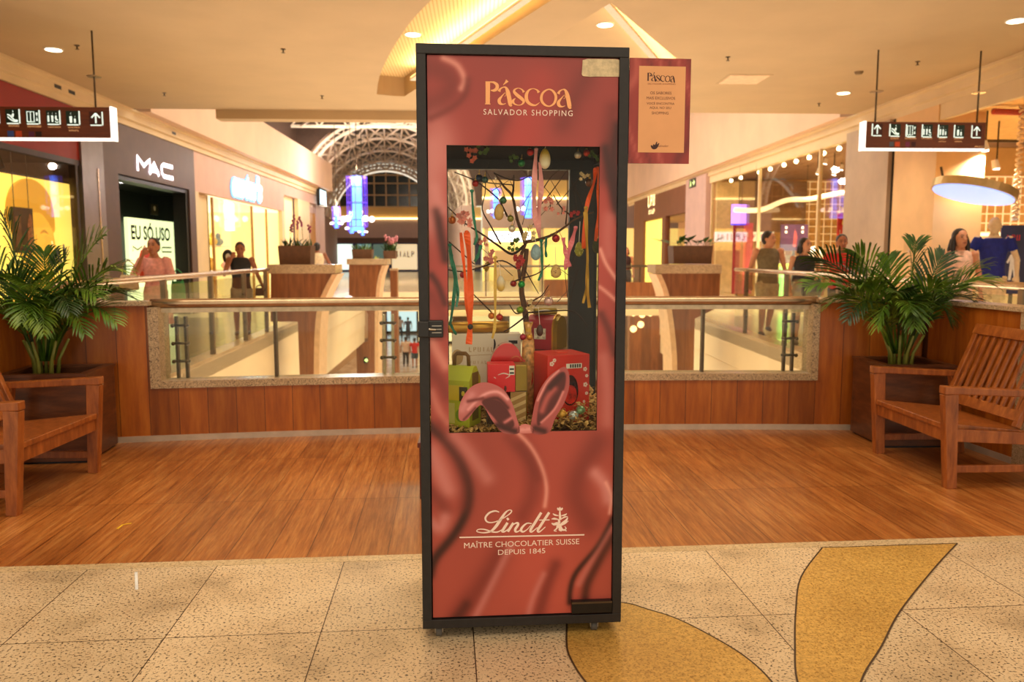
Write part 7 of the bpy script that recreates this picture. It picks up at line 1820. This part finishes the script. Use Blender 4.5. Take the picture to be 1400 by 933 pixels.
for i in range(26):
    px, py = random.uniform(640, 800), random.uniform(225, 420); a = random.uniform(-.9, .9)+(-PI/2); ln = random.uniform(25, 60); bnd = random.uniform(-12, 12)
    p2 = (px+math.cos(a)*ln*.5+bnd*.5, py+math.sin(a)*ln*.5); p3 = (px+math.cos(a)*ln+bnd, py+math.sin(a)*ln)
    if 618 < p3[0] < 815 and p3[1] > 205: branch([(px, py), p2, p3], .0016, .0008, .3, random.uniform(.2, .36), BARKD, 'twig')
# ================================================================== PEOPLE AND MANNEQUINS
def fuse(mb, name, m, parent, voxel, sm=2):
    """melt overlapping volumes into one continuous skin"""
    o = mb.build(name, m, None, norm=True)
    r = o.modifiers.new('r', 'REMESH'); r.mode = 'VOXEL'; r.voxel_size = voxel
    if sm:
        s_ = o.modifiers.new('s', 'SMOOTH'); s_.iterations = sm; s_.factor = .5
    dg = bpy.context.evaluated_depsgraph_get(); dg.update()
    me = bpy.data.meshes.new_from_object(o.evaluated_get(dg))
    me.polygons.foreach_set('use_smooth', [True]*len(me.polygons))
    if not me.materials: me.materials.append(m)
    old = o.data; o.modifiers.clear(); o.data = me; bpy.data.meshes.remove(old); o.parent = parent
    return o
def person(name, label, cat, loc, rz, h=1.70, fem=False, skin=(186, 128, 92), hair=None, top=None, bottom=None, arms=None, legs=None, head=(0, 0), vox=.012, lean=0.0, shoes=(60, 50, 46), seated=False, face=True, fingers=True):
    """faces local -y; arms/legs: for side -1 (local -x) and +1 the joints; lengths for a 1.70 m body"""
    t = E(name, label, cat, loc, rz); s = h/1.70
    V = lambda x, y, z: Vector((x*s, y*s, z*s))
    sw = .175 if fem else .20; hw = .16 if fem else .15
    SK = mat('skin_%d_%d_%d' % skin, skin, .55, 0, .04, 12)
    dz = -.40 if seated else 0
    def tz(z): return z+dz
    body = MB()
    rings = [(.80, .155, .105, 0), (.90, .165 if fem else .155, .115, 0), (1.04, .128 if fem else .142, .098, 0), (1.18, .140 if fem else .158, .108, -.005), (1.30, .152 if fem else .172, .108, 0), (1.385, .145 if fem else .165, .080, .005), (1.435, .075, .060, .01), (1.50, .052, .054, .0)]
    body.loft([(0, (y-lean*max(0, z-.9))*s, tz(z)*s, rx*s, ry*s) for z, rx, ry, y in rings], 18)
    yl = -lean*.62
    hy, hp = head; M = Matrix.Rotation(hy, 3, 'Z') @ Matrix.Rotation(hp, 3, 'X'); hc = Vector((0, yl-.012, tz(1.585)))
    def hd(x, y, z): return (M@Vector((x, y, z))+hc)*s
    body.tube([V(0, yl*.9, tz(1.43)), hd(0, .01, -.06)], [.056*s, .05*s], 12)
    hb = MB(); hb.ball((0, 0, .02), (.076, .094, .098), 16, 12); hb.ball((0, -.022, -.045), (.060, .068, .070), 14, 10); hb.ball((0, -.055, -.088), (.030, .028, .024), 10, 7)
    hb.tube([(0, -.088, .012), (0, -.108, -.022), (0, -.092, -.034)], [.009, .014, .010], 8)
    for k in (-1, 1): hb.ball((k*.078, .008, -.008), (.010, .018, .028), 8, 6)
    HS = 1.09
    body.add([(M@(Vector(v)*HS)+hc)*s for v in hb.v], hb.f)
    A = arms or {}
    AR = {-1: A.get(-1, [(-sw, 0, 1.385), (-sw-.05, .02, 1.10), (-sw-.06, -.05, .86)]), 1: A.get(1, [(sw, 0, 1.385), (sw+.05, .02, 1.10), (sw+.06, -.05, .86)])}
    Lg = legs or {}
    LG = {-1: Lg.get(-1, [(-.085, 0, .86), (-.09, -.01, .47), (-.095, .02, .085)]), 1: Lg.get(1, [(.085, 0, .86), (.09, -.01, .47), (.095, .02, .085)])}
    ka = .86 if fem else 1.0
    for sd in (-1, 1):
        S_, El, Wr = [V(p[0], p[1]+(yl if i == 0 else yl*.8), tz(p[2])) for i, p in enumerate(AR[sd])]
        body.ball(S_, .062*s*ka, 12, 8); body.tube([S_, S_.lerp(El, .45), El], [.052*s*ka, .047*s*ka, .037*s*ka], 12); body.tube([El, El.lerp(Wr, .3), Wr], [.038*s*ka, .038*s*ka, .026*s*ka], 12); body.ball(El, .037*s*ka, 10, 7)
        d = (Wr-El).normalized(); side = d.cross(Vector((0, 1, 0))); side = side.normalized() if side.length > .2 else Vector((1, 0, 0)); nrm = side.cross(d).normalized()
        pc = Wr+d*.045*s; body.tube([Wr-d*.01*s, Wr+d*.03*s, Wr+d*.085*s], [.025*s, .034*s, .036*s], 10, flat=.62)
        if fingers:
            for i, (of, ln) in enumerate(((-.028, .062), (-.010, .074), (.010, .070), (.027, .055))):
                b0 = Wr+d*.080*s+side*of*s; b1 = b0+(d*.8+nrm*.25)*ln*.55*s; b2 = b1+(d*.55+nrm*.65)*ln*.5*s
                body.tube([b0, b1, b2], [.0105*s, .0095*s, .008*s], 7)
            th0 = Wr+d*.03*s-side*.028*s; body.tube([th0, th0+(d*.5-side*.7)*.035*s, th0+(d*.9-side*.5+nrm*.2)*.06*s], [.012*s, .011*s, .009*s], 7)
        Hp, Kn, An = [V(p[0], p[1], p[2] if not seated else p[2]) for p in LG[sd]]
        body.tube([Hp, Hp.lerp(Kn, .4), Kn], [.088*s, .080*s, .056*s], 14); body.tube([Kn, Kn.lerp(An, .3), An], [.055*s, .056*s, .036*s], 14); body.ball(Kn, .055*s, 10, 7)
        ft = An+Vector((0, -.02*s, 0)); body.tube([An+Vector((0, .03*s, -.035*s)), An+Vector((0, -.06*s, -.045*s)), An+Vector((0, -.15*s, -.06*s))], [.036*s, .042*s, .030*s], 12, flat=.8); body.tube([An, An+Vector((0, 0, -.04*s))], [.036*s, .042*s], 10)
    fuse(body, 'body', SK, t, vox*s)
    # clothes
    if bottom:
        kind, c = bottom; b = MB(); cm = mat('cloth_%d_%d_%d' % c, c, .8, 0, .08, 20)
        b.loft([(0, 0, tz(z)*s, (rx+.016)*s, (ry+.016)*s) for z, rx, ry in ((.78, .15, .105), (.86, .165 if fem else .155, .112), (.95, .15, .108), (1.0, .135 if fem else .145, .10))], 18)
        end = {'shorts': .52, 'trousers': .98, 'leggings': .96}.get(kind, .5); slack = .026 if kind == 'shorts' else (.006 if kind == 'leggings' else .016)
        for sd in (-1, 1):
            Hp, Kn, An = [V(*p) for p in LG[sd]]
            if kind == 'shorts': b.tube([Hp, Hp.lerp(Kn, .85)], [(.09+slack)*s, (.075+slack)*s], 16)
            else:
                b.tube([Hp, Kn], [(.09+slack)*s, (.058+slack)*s], 16); b.tube([Kn, Kn.lerp(An, end)], [(.058+slack)*s, (.042+slack*1.2)*s], 16)
        fuse(b, {'shorts': 'shorts', 'trousers': 'trousers', 'leggings': 'leggings'}[kind], cm, t, .014*s)
    if top:
        kind, c = top; b = MB(); cm = mat('cloth_%d_%d_%d' % c, c, .8, 0, .08, 20); e = .016
        zb = {'tank': .86, 'tee': .84, 'dress': .42, 'crop': 1.02}[kind]
        rr = [(zb, .165+(.07 if kind == 'dress' else .01), .125+(.05 if kind == 'dress' else .0), 0)]
        if kind == 'dress': rr += [(.70, .205, .15, 0)]
        rr += [(z, rx, ry, y) for z, rx, ry, y in rings if z > zb+.03 and z < 1.40]
        rr += [(1.415, .10, .066, .008)] if kind in ('tee', 'dress') else [(1.41, .135, .072, .008), (1.438, .086, .066, .01)]
        b.loft([(0, (y-lean*max(0, z-.9))*s, tz(z)*s, (rx+e)*s, (ry+e)*s) for z, rx, ry, y in rr], 20)
        if kind in ('tee', 'dress'):
            for sd in (-1, 1):
                S_, El, Wr = [V(p[0], p[1]+yl, tz(p[2])) for p in AR[sd]]; k = .55 if kind == 'tee' else .95
                b.tube([S_-Vector((sd*.04*s, 0, 0)), S_, S_.lerp(El, k)], [.06*s, .072*s, .064*s], 14)
        fuse(b, {'tank': 'tank_top', 'tee': 'shirt', 'dress': 'tunic', 'crop': 'top'}[kind], cm, t, .014*s)
    if shoes:
        for sd in (-1, 1):
            An = V(*LG[sd][2]); b = MB(); b.tube([An+Vector((0, .04*s, -.045*s)), An+Vector((0, -.06*s, -.05*s)), An+Vector((0, -.165*s, -.062*s))], [.042*s, .048*s, .034*s], 12, flat=.85)
            o_ = fuse(b, 'shoe', mat('shoe_%d_%d_%d' % shoes, shoes, .6, 0, .05), t, .014*s)
    if hair:
        c, kind = hair; hm = mat('hair_%d_%d_%d' % c, c, .5, 0, .15, 60); b = MB()
        b.ball((0, .016, .036), (.083, .096, .094), 16, 10); b.ball((0, .045, .0), (.078, .07, .085), 14, 8)
        if kind == 'long': b.tube([(0, .06, .0), (0, .085, -.12), (0, .085, -.28)], [.085, .105, .07], 14, flat=.7); [b.tube([(k*.072, .0, .03), (k*.088, .0, -.06), (k*.092, -.01, -.2)], [.022, .032, .018], 10) for k in (-1, 1)]
        if kind == 'bun': b.ball((0, .10, .05), .045, 10, 8)
        if kind == 'medium': b.tube([(0, .06, .0), (0, .08, -.10)], [.085, .075], 14, flat=.7); [b.tube([(k*.072, .0, .03), (k*.084, .01, -.10)], [.020, .026], 10) for k in (-1, 1)]
        b.v = [tuple((M@(Vector(v)*HS)+hc)*s) for v in b.v]
        # keep the face free: hair starts above the brow
        fuse(b, 'hair', hm, t, .011*s, 1)
    if face:
        b = MB(); [b.ball((k*.030, -.084, .012), (.011, .008, .0065), 8, 6) for k in (-1, 1)]; b.v = [tuple((M@(Vector(v)*HS)+hc)*s) for v in b.v]; e_ = b.build('eyes', mat('eye_dark', (40, 26, 20), .3, 0, 0), t, True)
        b = MB(); [b.tube([(k*.014, -.093, .032), (k*.032, -.090, .037), (k*.047, -.076, .031)], [.003, .004, .002], 6) for k in (-1, 1)]; b.v = [tuple((M@(Vector(v)*HS)+hc)*s) for v in b.v]; b.build('eyebrows', mat('eye_dark', (0, 0, 0)), t, True)
        b = MB().tube([(-.024, -.086, -.058), (0, -.094, -.056), (.024, -.086, -.058)], [.003, .007, .003], 7); b.v = [tuple((M@(Vector(v)*HS)+hc)*s) for v in b.v]; b.build('mouth', mat('lip_rose', (150, 74, 66), .5, 0, 0), t, True)
    return t, V
def bag(label, loc, rz, w_, d_, h_, c, strap=.35, name='bag'):
    o = E(name, label, 'bag', loc, rz); m = mat('bag_%d_%d_%d' % c, c, .6, 0, .06, 12)
    MB().loft([(0, 0, 0, w_*.45, d_*.4), (0, 0, h_*.1, w_*.5, d_*.5), (0, 0, h_*.8, w_*.46, d_*.42), (0, 0, h_, w_*.42, d_*.12)], 16).build('bag_body', m, o, True)
    MB().tube([(-w_*.35, 0, h_*.9), (-w_*.28, 0, h_+strap*.7), (0, 0, h_+strap), (w_*.28, 0, h_+strap*.7), (w_*.35, 0, h_*.9)], .010, 7).build('handle', m, o, True)
    return o
HB = (34, 24, 20)
# left walkway
t, V = person('person', 'person in a long pink tunic with one hand at the face, before the lit poster', 'person', (-4.78, 12.0, 0), R(6), 1.66, True, (176, 116, 84), (HB, 'bun'), ('dress', (224, 156, 146)), ('leggings', (206, 150, 140)),
    {-1: [(-.175, 0, 1.385), (-.28, -.10, 1.13), (-.10, -.20, 1.46)], 1: [(.175, 0, 1.385), (.25, -.02, 1.11), (.08, -.20, 1.10)]}, None, (R(-6), R(-6)))
bag('green shopping bag hanging beside the person in pink', (-4.46, 12.02, .62), R(-20), .26, .10, .42, (24, 130, 60), .18); bag('light tan handbag on the arm of the person in pink', (-5.10, 11.86, .92), R(-20), .34, .14, .22, (196, 170, 130), .22)
o = E('shopping_bag', 'coral red bag behind the shoulder of the person in pink', 'bag', (-5.0, 12.22, 1.05), R(-20)); MB().loft([(0, 0, 0, .10, .05), (0, 0, .25, .14, .06), (0, 0, .45, .07, .03)], 14).build('bag_body', mat('coral_bag', (226, 84, 70), .6), o, True); MB().tube([(-.05, 0, .43), (0, 0, .52), (.05, 0, .43)], .008, 6).build('handle', mat('coral_bag', (0, 0, 0)), o, True)
t, V = person('person', 'person in a black tank top and grey shorts, hand raised to the ear', 'person', (-4.26, 14.5, 0), R(12), 1.64, False, (156, 96, 66), (HB, 'short'), ('tank', (36, 34, 38)), ('shorts', (140, 132, 118)),
    {-1: [(-.20, 0, 1.385), (-.29, -.08, 1.12), (-.15, -.10, 1.42)], 1: [(.20, 0, 1.385), (.29, .02, 1.12), (.38, -.06, .90)]}, {-1: [(-.085, 0, .86), (-.10, -.05, .47), (-.10, -.02, .085)], 1: [(.085, 0, .86), (.10, .03, .47), (.10, .10, .085)]}, (R(4), R(10)))
bag('small black bag held low by the person in the black tank top', (-3.94, 14.50, .70), 0, .16, .08, .14, (30, 28, 30), .05)
o = E('camera_bag', 'black and white bag at the shoulder of the person in the black tank top', 'bag', (-4.50, 14.56, 1.30), 0); MB().ball((0, 0, .1), (.10, .08, .13), 12, 8).build('bag_body', mat('bag_black', (34, 30, 30), .6), o, True); MB().ball((.02, -.06, .1), (.05, .03, .06), 8, 6).build('pale_pocket', WHITE, o, True)
t, V = person('person', 'person in a white sleeveless top seen from behind beyond the left pylon', 'person', (-4.52, 22.6, 0), PI+R(10), 1.76, False, (150, 92, 64), (HB, 'short'), ('tank', (232, 208, 170)), ('shorts', (110, 96, 84)), {-1: [(-.20, 0, 1.385), (-.33, -.02, 1.15), (-.30, -.22, 1.08)], 1: [(.20, 0, 1.385), (.33, -.02, 1.15), (.30, -.22, 1.08)]}, vox=.016)
# right walkway
t, V = person('person', 'person in a grey-green sleeveless shirt and shorts, head turned to the right', 'person', (5.12, 14.0, 0), R(-6), 1.83, False, (204, 142, 106), ((40, 28, 22), 'short'), ('tank', (118, 104, 76)), ('shorts', (186, 166, 132)), {-1: [(-.20, 0, 1.385), (-.27, .04, 1.12), (-.27, -.02, .87)], 1: [(.20, 0, 1.385), (.28, .03, 1.11), (.33, -.06, .88)]},
    {-1: [(-.085, 0, .86), (-.09, -.12, .49), (-.09, -.05, .085)], 1: [(.085, 0, .86), (.10, .06, .48), (.10, .26, .14)]}, (R(52), 0), shoes=(44, 40, 40))
t, V = person('person', 'person with dark hair in a black top and grey shorts beside the right palm', 'person', (5.16, 12.5, 0), R(-14), 1.68, True, (206, 146, 110), (HB, 'medium'), ('crop', (40, 36, 40)), ('shorts', (132, 116, 96)), {-1: [(-.175, 0, 1.385), (-.24, .02, 1.12), (-.22, -.08, .88)], 1: [(.175, 0, 1.385), (.25, .0, 1.12), (.12, -.22, 1.02)]}, None, (R(38), R(-4)), shoes=(60, 50, 46))
bag('black shoulder bag in front of the person with the black top', (5.18, 12.24, .80), R(10), .36, .12, .24, (24, 22, 26), .16)
t, V = person('person', 'person in a red shirt partly hidden by the right palm', 'person', (5.98, 13.0, 0), R(-24), 1.75, False, (176, 112, 80), ((40, 28, 22), 'short'), ('tee', (212, 40, 40)), ('trousers', (60, 52, 60)), None, None, (R(10), 0))
t, V = person('person', 'person with long dark hair in a pale pink sleeveless top, right of the pillars', 'person', (6.44, 10.5, 0), R(-20), 1.76, True, (206, 142, 108), ((30, 20, 18), 'long'), ('tank', (236, 190, 168)), ('trousers', (130, 96, 80)), {-1: [(-.175, 0, 1.385), (-.25, -.04, 1.12), (-.20, -.2, 1.0)], 1: [(.175, 0, 1.385), (.25, .02, 1.12), (.26, -.06, .88)]}, None, (R(20), R(-5)))
t, V = person('person', 'person with bare shoulders behind the railing of the cross bridge', 'person', (4.62, 25.0, 0), R(-8), 1.66, True, (214, 140, 104), ((60, 34, 24), 'medium'), ('crop', (60, 34, 34)), ('trousers', (70, 50, 44)), None, None, (R(10), 0), vox=.016)
# lower hall
for lb, x, Y, rz, top, bot, hc in (('person in a bright red shirt walking away in the lower hall', -3.72, 45.6, PI, ('tee', (214, 34, 24)), ('shorts', (70, 84, 96)), 'short'), ('person in dark trousers beside the red shirt in the lower hall', -4.28, 46.2, PI, ('tee', (226, 196, 170)), ('trousers', (56, 42, 38)), 'short'),
                                   ('person with a grey top far back in the lower hall, left one', -6.15, 62, PI-.2, ('tank', (196, 176, 166)), ('trousers', (36, 36, 50)), 'medium'), ('person in dark clothes far back in the lower hall, right one', -5.45, 61, PI+.2, ('tee', (48, 46, 62)), ('trousers', (40, 40, 56)), 'short')):
    person('person', lb, 'person', (x, Y, -5), rz, 1.72, False, (176, 116, 84), (HB, hc), top, bot, {-1: [(-.20, 0, 1.385), (-.28, .05, 1.12), (-.28, -.05, .88)], 1: [(.20, 0, 1.385), (.28, -.03, 1.12), (.30, -.10, .9)]}, {-1: [(-.085, 0, .86), (-.09, -.10, .48), (-.09, -.06, .085)], 1: [(.085, 0, .86), (.09, .08, .48), (.09, .18, .11)]}, vox=.02)
# mannequin in the sports shop
t, V = person('mannequin', 'headed mannequin in a royal blue jersey in the sports shop', 'mannequin', (pY(1358, 340, 12.2).x, 12.2, .16), R(-22), 1.84, False, (236, 206, 160), None, ('tee', (26, 38, 130)), ('shorts', (226, 196, 150)), {-1: [(-.20, 0, 1.385), (-.33, -.02, 1.14), (-.24, -.16, .98)], 1: [(.20, 0, 1.385), (.31, .03, 1.12), (.30, -.08, .88)]}, None, (R(-10), 0), face=False, shoes=(230, 220, 200))
o = E('mannequin_plinth', 'low white plinth under the blue jersey mannequin', 'plinth', (pY(1358, 340, 12.2).x, 12.2, 0)); MB().box(-.35, .35, -.35, .35, .004, .14).build('block', WHITE, o, bevel=.01); MB().box(-.37, .37, -.37, .37, .14, .158).build('top_plate', shop_glow((230, 240, 255), .8), o)
